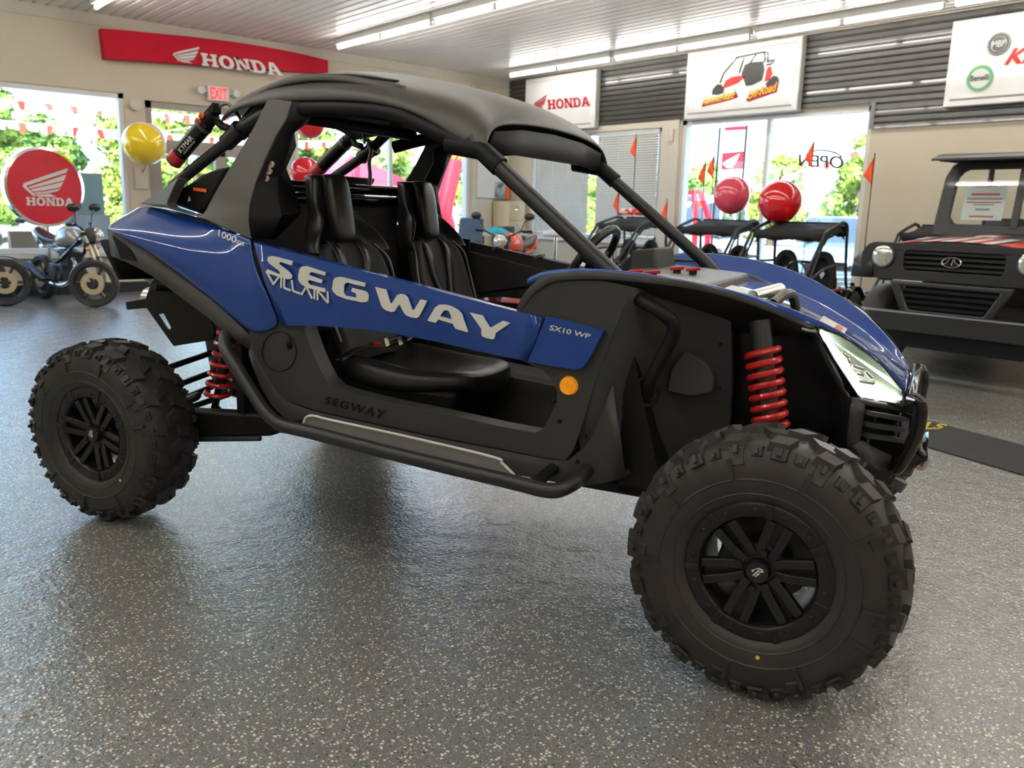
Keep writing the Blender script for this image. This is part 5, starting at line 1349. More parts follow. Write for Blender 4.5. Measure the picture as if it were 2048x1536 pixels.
# ---------------------------------------------------------------- springs, shocks and arms
def coil(p0, p1, rad, turns, wire, n=14):
    p0, p1 = V(p0), V(p1); ax = (p1 - p0).normalized()
    u = ax.cross(V((0, 1, 0))).normalized(); w = ax.cross(u)
    pts = []
    N = int(turns * n)
    for i in range(N + 1):
        a = 2 * PI * i / n; t = i / N
        pts.append(p0.lerp(p1, t) + (u * math.cos(a) + w * math.sin(a)) * rad)
    return MB().tube(pts, wire, 8)
fa, fb = [V(p) for p in [(2.544, -0.49, 0.908), (2.595, -0.52, 0.669)]]
ra, rb2 = [V(p) for p in [(0.344, -0.44, 0.82), (0.244, -0.46, 0.479)]]
def mir(p): return V((p[0], -p[1], p[2]))
for F in (lambda p: V(p), mir):
    s_ = empty('front_shock', (0, 0, 0)); s_.parent = car
    coil(F(fa), F(fb), 0.047, 7.6, 0.0105).build('coil_spring', M['red'], s_)
    d = (fa - fb).normalized()
    MB().tube([F(fa + d * .09), F(fa - d * .16)], 0.033, 18).build('shock_body', M['tube'], s_)
    MB().tube([F(fa - d * .16), F(fb + d * .02)], 0.030, 18).build('shock_tube', M['tube'], s_)
    MB().tube([F(fb + d * .03), F(fb - d * .05)], 0.008, 10).build('shock_rod', M['chrome'], s_)
    s_ = empty('rear_shock', (0, 0, 0)); s_.parent = car
    coil(F(ra), F(rb2), 0.052, 7.5, 0.0105).build('coil_spring', M['red'], s_)
    d = (ra - rb2).normalized()
    MB().tube([F(ra + d * .06), F(rb2 + d * .05)], 0.026, 16).build('shock_body', M['tube'], s_)
    MB().tube([F(rb2 + d * .05), F(rb2 - d * .06)], 0.016, 12).build('shock_rod', M['black'], s_)
    b = MB().cyl(F(rb2 - d * .075 + V((0, -.03, 0))), F(rb2 - d * .075 + V((0, .03, 0))), 0.020, 14); b.build('lower_bolt', M['alu'], s_)
    # trailing arm
    b = MB()
    b.hexa([F(p) for p in ((.03, -.69, .30), (.66, -.58, .385), (.66, -.50, .385), (.03, -.60, .30))], [F(p) for p in ((.03, -.69, .44), (.66, -.58, .475), (.66, -.50, .475), (.03, -.60, .44))])
    b.bar(F((.12, -.64, .44)), F((.24, -.55, .50)), 0.07, 0.03)
    b.build('trailing_arm', M['black'], car, bevel=0.012)
    MB().tube([F((.30, -.645, .335)), F((.62, -.60, .375))], 0.011, 8).build('brake_line', M['tube'], car)
    b = MB().cyl(F((0, -.68, R)), F((0, -.56, R)), 0.07, 18); b.build('rear_knuckle', M['black'], car)
    for z0, z1, x0, x1 in ((.585, .60, -.02, -.04), (.50, .515, .0, -.02), (.415, .43, -.03, -.06), (.395, .405, .02, .05)):
        MB().tube([F((x0, -.62, z0 - .02)), F((x1 + .02, -.18, z1 + .02))], 0.014, 10).build('radius_rod', M['black'], car)
    # front arms
    for z0, z1, dx in ((.33, .46, .16), (.46, .60, .12)):
        for sx in (-1, 1):
            MB().tube([F((WB, -.68, z0)), F((WB + sx * dx - .02, -.24, z1))], 0.020, 10).build('front_arm', M['black'], car)
    b = MB().cyl(F((WB, -.70, R)), F((WB, -.60, R)), 0.065, 18); b.build('front_knuckle', M['black'], car)
    MB().tube([F((WB, -.66, R)), F((WB, -.2, .50))], 0.022, 10).build('drive_shaft', M['black'], car)

# ---------------------------------------------------------------- engine bay and rear end
b = MB().hexa([(-.10, -.17, .42), (.52, -.30, .45), (.52, .30, .45), (-.10, .17, .42)], [(-.12, -.22, .86), (.52, -.42, 1.05), (.52, .42, 1.05), (-.12, .22, .86)])
b.build('engine_block', M['black'], car, bevel=0.03)
def rguard(F):
    out = [F(p) for p in [(-0.506, -0.3, 0.826), (-0.364, -0.3, 0.853), (-0.315, -0.3, 0.937), (-0.287, -0.3, 0.957), (-0.174, -0.3, 0.917), (0.055, -0.3, 0.783), (0.083, -0.3, 0.734), (0.064, -0.3, 0.691), (-0.195, -0.3, 0.638), (-0.362, -0.3, 0.807), (-0.5, -0.3, 0.788)]]
    return MB().plate(out, F((0, .012, 0)), [[F(p) for p in [(-0.289, -0.3, 0.782), (-0.248, -0.3, 0.79), (-0.204, -0.3, 0.727), (-0.211, -0.3, 0.716), (-0.231, -0.3, 0.719)]]])
both('rear_guard', rguard, M['black'], bevel=0.004)
e0, e1 = [V(p) for p in [(-0.48, -0.2, 0.975), (-0.356, -0.2, 0.921)]]
d = (e1 - e0).normalized()
MB().tube([e0, e0 + d * .02, e1], [0.034, 0.037, 0.037], 20).build('exhaust_tip', M['alu'], car)
MB().tube([V([(-0.499, -0.16, 0.83)][0]), V([(-0.317, -0.16, 0.83)][0])], 0.06, 18).build('muffler', M['steel'], car)
b = MB().tube([(-.16, -.42, .93), (-.20, -.2, .90), (-.20, .2, .90), (-.16, .42, .93)], 0.02, 10); b.build('rear_bumper_tube', M['tube'], car)
b = MB().grid([[(-.24, -.60, 1.14), (-.255, -.3, 1.15), (-.26, 0, 1.15), (-.255, .3, 1.15), (-.24, .60, 1.14)], [(-.20, -.55, .97), (-.21, -.3, .96), (-.21, 0, .96), (-.21, .3, .96), (-.20, .55, .97)]]); b.build('tail_panel', M['black'], car, solid=0.02)
b = MB().tube([(1.9, -.25, .40), (.6, -.25, .40), (-.05, -.15, .42)], 0.022, 10); b.tube([(1.9, .25, .40), (.6, .25, .40), (-.05, .15, .42)], 0.022, 10); b.box((.6, -.45, .395), (2.1, .45, .41)); b.build('skid_plate', M['black'], car)

# ================================================================ SHOWROOM CONTENTS
M['silverpaint'] = mat('silver_metal_paint', (0.42, 0.42, 0.42), 0.3, 0.6, 0.5, var=0.04)
M['gold'] = mat('gold_fork_anodising', (0.62, 0.54, 0.38), 0.3, 0.7, var=0.05)
M['smoke'] = mat('dark_engine_metal', (0.06, 0.06, 0.065), 0.4, 0.6, bump=0.1, bscale=80, var=0.3, vscale=20)
M['pipe'] = mat('polished_exhaust_pipe', (0.62, 0.60, 0.55), 0.18, 1.0, var=0.05)
M['lampglass'] = mat('headlamp_glass', (0.55, 0.54, 0.48), 0.08, 0.5, 1.0, bump=0.3, bscale=40, var=0.2, vscale=30)
M['greypaint'] = mat('grey_tank_paint', (0.33, 0.33, 0.34), 0.25, 0.3, 1.0, var=0.03)
M['redpaint'] = mat('red_motorcycle_paint', (0.55, 0.01, 0.02), 0.2, 0.1, 1.0, var=0.04)
M['greenpaint'] = mat('lime_motorcycle_paint', (0.25, 0.62, 0.03), 0.25, 0.1, 1.0, var=0.04)
M['orangepaint'] = mat('orange_motorcycle_paint', (0.80, 0.10, 0.02), 0.3, 0.0, 0.8, var=0.05)
M['whitepaint'] = mat('white_vehicle_paint', (0.70, 0.70, 0.70), 0.25, 0.0, 1.0, var=0.02)
M['indicator'] = mat('orange_indicator_lens', (0.8, 0.22, 0.01), 0.2, 0.0, 0.6, var=0.05)

def motorcycle(loc, rz, label, tank, fork, frame, steer=0.0, group=None, scale=1.0, seatc='leather'):
    """small road motorcycle, x forward"""
    r = empty('motorcycle', loc, rz, label, 'motorcycle', group)
    r.scale = (scale,) * 3
    rw = 0.27
    def wheel(x, ang, nm):
        e = empty(nm, (x, 0, rw), ang); e.parent = r
        MB().lathe([(rw - .065, -.045), (rw - .02, -.052), (rw - .004, -.03), (rw, 0), (rw - .004, .03), (rw - .02, .052), (rw - .065, .045)], (0, 0, 0), (0, 1, 0), 40).build('tire', M['rubber'], e, smooth=50)
        b = MB().lathe([(rw - .06, -.04), (rw - .075, 0), (rw - .06, .04), (rw - .085, 0), (rw - .06, -.04)], (0, 0, 0), (0, 1, 0), 32)
        for k in range(6):
            a = k * PI / 3
            b.bar((.02 * math.cos(a), 0, .02 * math.sin(a)), ((rw - .07) * math.cos(a), 0, (rw - .07) * math.sin(a)), .03, .025, (0, 1, 0))
        b.cyl((0, -.05, 0), (0, .05, 0), .035, 14)
        b.build('rim', M['smoke'], e)
        MB().lathe([(.065, .052), (.125, .052), (.125, .058), (.065, .058)], (0, 0, 0), (0, -1, 0), 30).build('brake_disc', M['gold'], e)
        return e
    wheel(.62, steer, 'front_wheel'); wheel(-.60, 0, 'rear_wheel')
    cs, sn = math.cos(steer), math.sin(steer)
    def st(x, y, z):  # steering-head frame
        dx = x - .42
        return (.42 + dx * cs - y * sn, dx * sn + y * cs, z)
    for y in (-.085, .085):
        b = MB().tube([st(.625, y, rw - .03), st(.60, y, .42)], .026, 12); b.build('fork_slider', fork, r)
        MB().tube([st(.60, y, .42), st(.46, y, .86)], .021, 12).build('fork_tube', fork, r)
    b = MB().obox(st(.47, 0, .82), (.9, sn * .9, .3), (-sn, cs, 0), (0, 0, 1), .03, .115, .02); b.obox(st(.50, 0, .70), (.9, sn * .9, .3), (-sn, cs, 0), (0, 0, 1), .03, .115, .018)
    b.build('triple_clamp', M['smoke'], r)
    b = MB().grid([[st(.62 + .30 * math.cos(a), y, rw + .30 * math.sin(a)) for a in [0.35 + 2.0 * k / 10 for k in range(11)]] for y in (-.065, -.03, .03, .065)])
    b.build('front_fender', M['black'], r, solid=.008, smooth=60)
    MB().tube(smooth_path([st(.40, -.36, .93), st(.46, -.25, .93), st(.47, -.08, .86), st(.47, .08, .86), st(.46, .25, .93), st(.40, .36, .93)], 5), .012, 8).build('handlebar', M['gloss'], r)
    for sy in (-1, 1):
        MB().tube([st(.45, sy * .26, .925), st(.40, sy * .37, .93)], .017, 8).build('grip', M['black'], r)
        MB().tube(smooth_path([st(.45, sy * .24, .93), st(.46, sy * .28, 1.03), st(.47, sy * .33, 1.09)], 4), .006, 6).build('mirror_stalk', M['gloss'], r)
        b = MB(); c = st(.475, sy * .35, 1.115); b.ball(c, .022, .075, .048, 16, 10); b.build('mirror', M['gloss'], r)
        MB().ball((c[0] - .006, c[1], c[2]), .018, .068, .042, 16, 10).build('mirror_glass', M['chrome'], r)
        MB().ball(st(.53, sy * .16, .66), .03, .028, .024, 12, 8).build('indicator', M['indicator'], r)
    b = MB().ball(st(.53, 0, .80), .085, .10, .10, 20, 12); b.build('headlight_shell', M['smoke'], r)
    MB().ball(st(.575, 0, .80), .055, .088, .088, 20, 12).build('headlight_glass', M['lampglass'], r)
    t = []
    for x, w, z0, z1 in ((.36, .05, .70, .80), (.28, .13, .66, .90), (.12, .15, .64, .92), (-.02, .12, .64, .87), (-.10, .07, .64, .78)):
        t.append([(x, -w * .6, z0), (x, -w, z0 + (z1 - z0) * .4), (x, -w * .75, z1 - .03), (x, 0, z1), (x, w * .75, z1 - .03), (x, w, z0 + (z1 - z0) * .4), (x, w * .6, z0)])
    MB().grid(t, close_u=True).build('fuel_tank', tank, r, subsurf=2)
    sq = [[(x, -w, z - .05), (x, -w * .8, z), (x, 0, z + .015), (x, w * .8, z), (x, w, z - .05)] for x, w, z in ((-.06, .09, .75), (-.18, .12, .745), (-.40, .12, .78), (-.56, .09, .83), (-.66, .05, .86))]
    MB().grid(sq, close_u=True).build('saddle', M[seatc], r, subsurf=2)
    b = MB().hexa([(-.50, -.09, .66), (-.72, -.05, .80), (-.72, .05, .80), (-.50, .09, .66)], [(-.46, -.10, .76), (-.70, -.05, .845), (-.70, .05, .845), (-.46, .10, .76)]); b.build('tail', tank, r, bevel=.015)
    b = MB()
    for y in (-.10, .10):
        b.tube(smooth_path([(.42, y * .4, .74), (.25, y, .60), (.05, y, .50), (-.15, y, .42), (-.22, y, .34)], 4), .020, 8)
        b.tube([(.05, y, .60), (-.3, y, .66), (-.58, y * .6, .77)], .014, 8)
        b.tube([(-.20, y, .36), (-.60, y, rw)], .022, 8)
    b.build('frame', frame, r)
    b = MB().box((-.16, -.13, .26), (.16, .13, .46)).hexa([(.02, -.09, .46), (.20, -.09, .42), (.20, .09, .42), (.02, .09, .46)], [(.08, -.08, .64), (.24, -.08, .60), (.24, .08, .60), (.08, .08, .64)])
    for k in range(5): b.obox((.10 + k * .012, 0, .48 + k * .03), (1, 0, -.3), (0, 1, 0), (.3, 0, 1), .105, .105, .005)
    b.cyl((-.02, -.17, .36), (-.02, .17, .36), .085, 18); b.cyl((.10, -.155, .33), (.10, .155, .33), .05, 14)
    b.build('engine', M['smoke'], r, bevel=.008)
    MB().tube(smooth_path([(.22, -.05, .56), (.33, -.06, .48), (.30, -.10, .30), (.12, -.13, .22), (-.15, -.14, .23)], 6), .022, 10).build('exhaust_header', M['pipe'], r)
    MB().tube([(-.15, -.14, .23), (-.30, -.16, .30), (-.62, -.18, .42)], [.03, .048, .05], 14).build('silencer', M['smoke'], r)
    b = MB().tube([(-.02, .12, .26), (.0, .24, .02)], .010, 8); b.box((-.03, .225, .0), (.03, .26, .012)); b.build('side_stand', M['gloss'], r)
    b = MB(); b.tube([(-.10, -.13, .27), (-.10, -.26, .27)], .014, 8); b.build('foot_peg', M['gloss'], r)
    return r
def front_at(p, hd, sc): return (p[0] - .62 * sc * math.cos(hd), p[1] - .62 * sc * math.sin(hd), 0)
hd = math.radians(-78)
motorcycle(front_at([(2.88, 11.256, 0)][0], hd, 1.1), hd, 'small black motorcycle with gold forks and grey tank, behind the car\'s rear wheel', M['greypaint'], M['gold'], M['gloss'], steer=0.80, scale=1.1)
hd = math.radians(-30)
motorcycle(front_at([(2.013, 11.87, 0)][0], hd, 1.08), hd, 'dark motorcycle with a round headlamp cut off by the left edge of the picture', M['gloss'], M['smoke'], M['gloss'], steer=0.35, scale=1.08)
motorcycle((8.15, 9.25, 0.008), math.radians(205), 'orange and black off-road motorcycle seen past the steering wheel', M['orangepaint'], M['gloss'], M['orangepaint'], steer=0.2, scale=1.1)

# ---------------------------------------------------------------- balloons
M['balloonred'] = mat('glossy_red_balloon', (0.62, 0.005, 0.012), 0.12, 0.0, 0.6, spec=0.6, var=0.05, vscale=3)
M['balloonpink'] = mat('translucent_red_balloon', (0.68, 0.07, 0.12), 0.12, 0.0, 0.6, var=0.05, vscale=3, subs=0.2)
M['ballyellow'] = mat('yellow_balloon', (0.80, 0.56, 0.01), 0.12, 0.0, 0.6, var=0.03, vscale=3)
def balloon(c, rad, m, label, anchor, group='round balloons in the showroom'):
    r = empty('balloon', c, 0, label, 'balloon', group)
    b = MB()
    b.lathe([(0.0, -rad), (rad * .40, -rad * .93), (rad * .74, -rad * .69), (rad * .95, -rad * .30), (rad, .05 * rad), (rad * .93, rad * .42), (rad * .72, rad * .74), (rad * .38, rad * .95), (0, rad * 1.02)], (0, 0, 0), (0, 0, 1), 40)
    b.build('skin', m, r, subsurf=1, smooth=80)
    MB().tube([(0, 0, -rad * 1.08), (0, 0, -rad * .99)], [.022, .006], 10).build('knot', m, r)
    a = V(anchor) - V(c)
    MB().tube(smooth_path([(0, 0, -rad * 1.05), tuple(a * .5 + V((.02, 0, 0))), tuple(a)], 5), .004, 6).build('string', M['string'], r)
    if anchor[2] < .1: MB().cyl(tuple(a), tuple(a + V((0, 0, .06))), .05, 14).build('weight', M['gloss'], r)
    return r
balloon([(8.9, 5.418, 1.485)][0], 0.252, M['balloonred'], 'shiny red balloon in front of the big window, right of the pinkish one', (8.9, 5.2, 1.30))
balloon([(9.3, 6.361, 1.571)][0], 0.240, M['balloonpink'], 'pinkish red balloon above the black canopy, left of the shiny one', (9.2, 6.4, 1.28))
balloon([(6.463, 12.3, 2.583)][0], 0.24, M['balloonred'], 'red balloon partly hidden by the black pillar, upper of the two', (6.45, 12.3, 0.01))
balloon([(6.051, 11.7, 1.79)][0], 0.238, M['balloonred'], 'red balloon behind the reservoir, lower of the two near the door', (5.9, 11.7, 0.01))
c = [(3.998, 12.5, 2.119)][0]
r = empty('beach_ball', c, 0, 'yellow ball with a white band and red back, by the entrance', 'ball')
rad = 0.295
def cap(t0, t1, m, nm, rr):
    prof = [(rr * math.sin(t0 + (t1 - t0) * k / 14), rr * math.cos(t0 + (t1 - t0) * k / 14)) for k in range(15)]
    MB().lathe(prof, (0, 0, 0), (-.56, -.74, -.30), 44).build(nm, m, r, smooth=80)
cap(0, 1.40, M['ballyellow'], 'yellow_half', rad); cap(1.40, 1.62, M['white'], 'white_band', rad); cap(1.62, PI, M['balloonred'], 'red_half', rad * .998)
MB().tube(smooth_path([(0, 0, -rad), (-.02, .1, -rad - .10), tuple(V((4.12, YW - .02, 1.80)) - V(c))], 5), .006, 6).build('tether', M['gloss'], r)

# ---------------------------------------------------------------- go-karts in a row along the big window
M['canvas'] = mat('black_canvas', (0.014, 0.013, 0.013), 0.85, bump=0.4, bscale=30, var=0.2)
M['kartred'] = mat('red_kart_tube', (0.42, 0.015, 0.04), 0.35, 0.1, 0.5, var=0.06)
M['kartwhite'] = mat('white_kart_body', (0.60, 0.585, 0.54), 0.35, 0.0, 0.5, var=0.04)
def kart():
    r = empty('go_kart', (0, 0, 0))
    H = 1.245
    for sy in (-1, 1):
        y = .52 * sy
        MB().tube(smooth_path([(1.02, y * .9, .40), (.70, y * .97, .62), (.26, y, 1.07), (.16, y, H - .09), (-.30, y, H + .02)], 5), .021, 8).build('cage_tube', M['tube'], r)
        MB().tube(smooth_path([(.62, y * .98, .46), (.30, y * .98, .90), (.10, y * .98, H - .10)], 5), .015, 8).build('cage_tube', M['tube'], r)
        MB().tube(smooth_path([(-.30, y, H + .02), (-.46, y, H - .02), (-.50, y, 1.0), (-.56, y, .72), (-.78, y * .9, .46)], 5), .021, 8).build('cage_tube', M['tube'], r)
        MB().tube(smooth_path([(.66, y * 1.02, .60), (.30, y * 1.08, .74), (.0, y * 1.08, .79), (-.52, y, .80)], 5), .015, 8).build('side_bar', M['tube'], r)
        b = MB().tube(smooth_path([(.95, y * .95, .32), (.4, y * 1.12, .34), (-.3, y * 1.12, .36), (-.75, y * .9, .44)], 4), .020, 8)
        b.build('lower_rail', M['kartred'], r)
        MB().tube(smooth_path([(.9, y * .9, .38), (.4, y * 1.1, .50), (-.2, y * 1.1, .52), (-.7, y * .95, .50)], 4), .014, 8).build('lower_rail', M['kartred'], r)
    for x, z in ((.15, H - .10), (-.46, H - .02), (.66, .62), (-.52, .80)): MB().tube([(x, -.53, z), (x, .53, z)], .017, 8).build('cross_tube', M['tube'], r)
    # canvas canopy, slightly sagging between the rails, scalloped hem
    g = []
    for i in range(9):
        x = .16 - .66 * i / 8
        row = []
        for k in range(15):
            u = -1 + 2 * k / 14
            e = abs(u)
            z = H + .02 - .10 * (1 - i / 8) ** 1.5 - .03 * (1 - u * u) * math.sin(i / 8 * PI) + .012 * math.sin(i * 1.3 + k) - (.10 if k in (0, 14) else 0) - (.11 if i == 0 else 0) - (.13 if i == 8 else 0)
            row.append((x, .51 * u, z))
        g.append(row)
    MB().grid(g).build('canopy', M['canvas'], r, solid=.006, subsurf=1, smooth=70)
    for xx, zz in ((.17, H - .10), (-.51, H + .0)):
        MB().grid([[(xx, .50 * (-1 + 2 * k / 16), zz + .02 ) for k in range(17)], [(xx + .03 * (1 if xx > 0 else -1), .50 * (-1 + 2 * k / 16), zz - .03) for k in range(17)], [(xx + .02 * (1 if xx > 0 else -1), .50 * (-1 + 2 * k / 16), zz - (.06 if xx > 0 else .12) - .025 * abs(math.sin(k * 1.2))) for k in range(17)]]).build('valance', M['canvas'], r, solid=.006, smooth=60)
    MB().plate([(.02, -.12, H + .032), (-.20, -.16, H + .03), (-.20, .16, H + .03), (.02, .12, H + .032)], (0, 0, .004)).build('canopy_print', M['orange'], r, smooth=0)
    for sy in (-1, 1):
        s = empty('seat', (0, 0, 0)); s.parent = r
        y0 = .27 * sy
        o = [(-.44 + .02, y0 + .165 * math.cos(a), .62 + .30 * math.sin(a)) for a in [PI * k / 12 for k in range(13)]] + [(-.36, y0 - .175, .40), (-.36, y0 + .175, .40)]
        hole = None
        MB().plate(o, (-.05, 0, 0)).build('seat_back', M['canvas'], s, bevel=.02, bseg=3)
        MB().tube(smooth_path([(-.36, y0 - .165, .42), (-.37, y0 - .165, .66), (-.39, y0 - .08, .87), (-.39, y0 + .08, .87), (-.37, y0 + .165, .66), (-.36, y0 + .165, .42)], 5), .045, 10).build('seat_bolster', M['canvas'], s)
        MB().hexa([(-.38, y0 - .18, .34), (.05, y0 - .17, .36), (.05, y0 + .17, .36), (-.38, y0 + .18, .34)], [(-.38, y0 - .16, .42), (.05, y0 - .15, .45), (.05, y0 + .15, .45), (-.38, y0 + .16, .42)]).build('seat_cushion', M['canvas'], s, bevel=.03)
        MB().plate([(-.385, y0 - .04, .68), (-.385, y0, .74), (-.385, y0 + .04, .68), (-.38, y0, .62)], (.004, 0, 0)).build('seat_logo', M['white'], s, smooth=0)
    b = MB().hexa([(1.12, -.30, .34), (.55, -.42, .36), (.55, .42, .36), (1.12, .30, .34)], [(1.05, -.22, .44), (.60, -.36, .66), (.60, .36, .66), (1.05, .22, .44)])
    b.build('nose_body', M['kartwhite'], r, bevel=.04, bseg=3)
    MB().tube([(.40 + .0, .27 + .14 * math.cos(a), .70 + .14 * math.sin(a)) for a in [2 * PI * k / 20 for k in range(20)]], .014, 8, closed=True).build('steering_wheel', M['gloss'], r)
    MB().tube([(.40, .27, .70), (.65, .27, .55)], .014, 8).build('steering_column', M['gloss'], r)
    b = MB().box((-.85, -.30, .36), (-.52, .30, .62)); b.build('engine', M['smoke'], r, bevel=.02)
    for x, y, rr in ((.92, -.54, .21), (.92, .54, .21), (-.72, -.54, .25), (-.72, .54, .25)):
        w = empty('wheel', (x, y, rr)); w.parent = r
        b = MB().lathe([(rr * .5, -.09), (rr * .86, -.105), (rr * .98, -.08), (rr, 0), (rr * .98, .08), (rr * .86, .105), (rr * .5, .09)], (0, 0, 0), (0, 1, 0), 28)
        b.build('tire', M['rubber'], w, smooth=45)
        MB().lathe([(rr * .52, -.085), (rr * .4, -.05), (0, -.055), (0, .055), (rr * .4, .05), (rr * .52, .085)], (0, 0, 0), (0, 1, 0), 24).build('rim', M['silverpaint'], w)
        MB().grid([[(x + (rr + .05) * math.cos(a), y + k * .11, rr + (rr + .05) * math.sin(a)) for a in [.3 + 2.3 * j / 8 for j in range(9)]] for k in (-1, 1)]).build('fender', M['gloss'], r, solid=.006)
    MB().tube([(1.08, -.30, .30), (1.13, -.2, .36), (1.13, .2, .36), (1.08, .30, .30)], .018, 8).build('front_bumper', M['tube'], r)
    return r
k0 = kart()
kp = [(9.5, 8.32, 'go-kart with a red and white roll on its black canopy, in front of the blinds'), (9.2, 6.55, 'go-kart with a black canopy under the pinkish balloon'), (8.66, 5.06, 'go-kart with a black canopy under the shiny red balloon'), (10.43, 4.16, 'go-kart half hidden behind the black utility vehicle')]
karts = []
for i, (x, y, lb) in enumerate(kp):
    o = k0 if i == 0 else copy_tree(k0)
    o.location = (x, y, 0); o.rotation_euler = (0, 0, PI + math.radians((-4, 4, 4, 0)[i]))
    o.scale = (.84, .84, 1.0)
    tag(o, lb, 'go-kart', 'go-karts parked along the big window')
    karts.append(o)
# red and white canvas rolled on the first canopy
M['stripe'] = mat('red_white_canvas', (0.6, 0.1, 0.1), 0.8)
noise_mix(M['stripe'], (0.62, 0.03, 0.03), (0.65, 0.6, 0.56), 9, .48, .52)
tag(MB().tube(smooth_path([(9.62, 8.02, 1.335), (9.64, 8.32, 1.345), (9.66, 8.60, 1.335)], 5), [.05] * 11, 10).build('canvas_roll', M['stripe'], loc=(9.64, 8.32, 1.27)), 'red and white canvas roll lying on the canopy of the first go-kart', 'canvas')

# orange safety flags on whips
M['flag'] = mat('fluorescent_orange_flag', (0.95, 0.09, 0.02), 0.6, var=0.08, vscale=12, emit=(1, .12, .02), estr=0.10)
def whip(x, px, label, droop=0.0, zb=0.0):
    top = V(px); y = top.y
    r = empty('safety_flag', (x, y, zb), 0, label, 'flag', 'orange safety flags on whips')
    h = top.z - zb
    MB().tube([(0, 0, 0), (0, 0, h)], .0065, 6).build('whip_pole', M['gloss'], r)
    MB().lathe([(0, .05), (.03, .05), (.07, .02), (.075, 0), (0, 0)], (0, 0, 0), (0, 0, 1), 18).build('weighted_base', M['gloss'], r)
    g = []
    n = 8
    for i in range(n + 1):
        t = i / n
        # triangular pennant hanging close to the pole
        L = (.10 + .06 * math.sin(t * PI)) * (t if t < .62 else (1 - t) * .62 / .38)
        row = []
        for k in range(5):
            u = k / 4
            row.append((.02 * math.sin(u * 5 + t * 4), L * u * 1.45 , h - t * .36 - u * (.06 + droop)))
        g.append(row)
    MB().grid(g).build('flag_cloth', M['flag'], r, solid=.002, smooth=60)
    return r
whip(10.9, [(10.9, 9.407, 2.612)][0], 'tallest orange flag, against the right-hand blind')
whip(10.9, [(10.9, 9.734, 1.723)][0], 'small orange flag low against the gap between the blinds')
whip(10.9, [(10.9, 8.678, 1.568)][0], 'orange flag low against the tan pillar')
whip(10.9, [(10.9, 7.98, 2.212)][0], 'orange flag just left of the red banner outside', .05)
whip(10.9, [(10.9, 7.821, 2.288)][0], 'orange flag touching the red banner outside, right of its twin', .02)
whip(10.9, [(10.9, 6.654, 1.953)][0], 'orange flag rising behind the shiny red balloon')
whip(10.9, [(10.9, 6.188, 2.439)][0], 'orange flag in front of the black open sign', .04)
whip(10.9, [(10.9, 5.312, 2.162)][0], 'orange flag against the tan wall left of the black utility vehicle')
# ================================================================ BLACK UTILITY VEHICLE
ut = empty('utility_vehicle', (7.30, 2.80, 0), PI, 'black open utility vehicle with round headlamps and striped bonnet at the right edge', 'utility vehicle')
M['utblack'] = mat('matt_black_vehicle_paint', (0.016, 0.016, 0.016), 0.42, 0.0, 0.15, bump=0.03, bscale=300, var=0.06)
def rrect(x, y0, y1, z0, z1, rad, n=6):
    out = []
    for cy, cz, a0 in ((y1 - rad, z1 - rad, 0), (y0 + rad, z1 - rad, PI / 2), (y0 + rad, z0 + rad, PI), (y1 - rad, z0 + rad, 1.5 * PI)):
        for k in range(n + 1):
            a = a0 + PI / 2 * k / n
            out.append((x, cy + rad * math.cos(a), cz + rad * math.sin(a)))
    return out
holes = [[(0, y, z) for _, y, z in rrect(0, -.40, .40, .885, 1.055, .035)]]
b = MB().plate(rrect(0, -.78, .78, .80, 1.115, .13), (-.10, 0, 0), holes); b.build('front_panel', M['utblack'], ut, bevel=.012, bseg=3)
b = MB()
for k in range(4): b.obox((-.03, 0, .905 + k * .042), (0, 1, 0), (1, 0, .3), (-.3, 0, 1), .40, .02, .010)
b.box((-.10, -.41, .88), (-.07, .41, 1.06)); b.build('grille_slats', M['black'], ut)
b = MB().tube([(.012, .075 * math.cos(a), .97 + .042 * math.sin(a)) for a in [2 * PI * k / 24 for k in range(24)]], .005, 6, closed=True)
for s in (-1, 1): b.tube(smooth_path([(.012, s * .062, .952), (.012, s * .03, .975), (.012, s * .018, 1.005)], 4), .005, 6)
b.bar((.012, 0, .945), (.012, .012, .995), .008, .004, (1, 0, 0))
b.build('badge', M['chrome'], ut)
for s in (-1, 1):
    h = empty('headlamp', (0, 0, 0)); h.parent = ut
    MB().lathe([(.098, .0), (.112, .004), (.104, .016), (.092, .012)], (.002, s * .585, 1.0), (1, 0, 0), 32).build('headlamp_ring', M['utblack'], h)
    MB().lathe([(.097, .008), (.075, .018), (.04, .026), (0, .028)], (.0, s * .585, 1.0), (1, 0, 0), 32).build('headlamp_lens', M['lampglass'], h)
# lower grille in a trapezoid surround
o = [(.02, -.50, .79), (.02, .50, .79), (.03, .36, .50), (.03, -.36, .50)]
hh = [(.02, -.40, .75), (.02, .40, .75), (.03, .30, .55), (.03, -.30, .55)]
MB().plate(o, (-.06, 0, 0), [hh]).build('lower_surround', M['utblack'], ut, bevel=.015)
b = MB()
for k in range(4): b.obox((.0, 0, .575 + k * .048), (0, 1, 0), (1, 0, 0), (0, 0, 1), .30 + k * .03, .02, .012)
b.box((-.06, -.38, .54), (-.05, .38, .76)); b.build('lower_slats', M['black'], ut)
# steel bumper with a silver top edge
b = MB().hexa([(.18, -.88, .40), (.34, -.86, .40), (.34, .86, .40), (.18, .88, .40)], [(.18, -.88, .555), (.34, -.86, .555), (.34, .86, .555), (.18, .88, .555)]); b.build('bumper', M['utblack'], ut, bevel=.008)
MB().box((.325, -.86, .550), (.345, .86, .562)).build('bumper_edge', M['silverpaint'], ut)
b = MB().hexa([(.16, -.70, .26), (.24, -.70, .26), (.24, .70, .26), (.16, .70, .26)], [(.16, -.80, .40), (.26, -.80, .40), (.26, .80, .40), (.16, .80, .40)]); b.build('lower_valance', M['black'], ut)
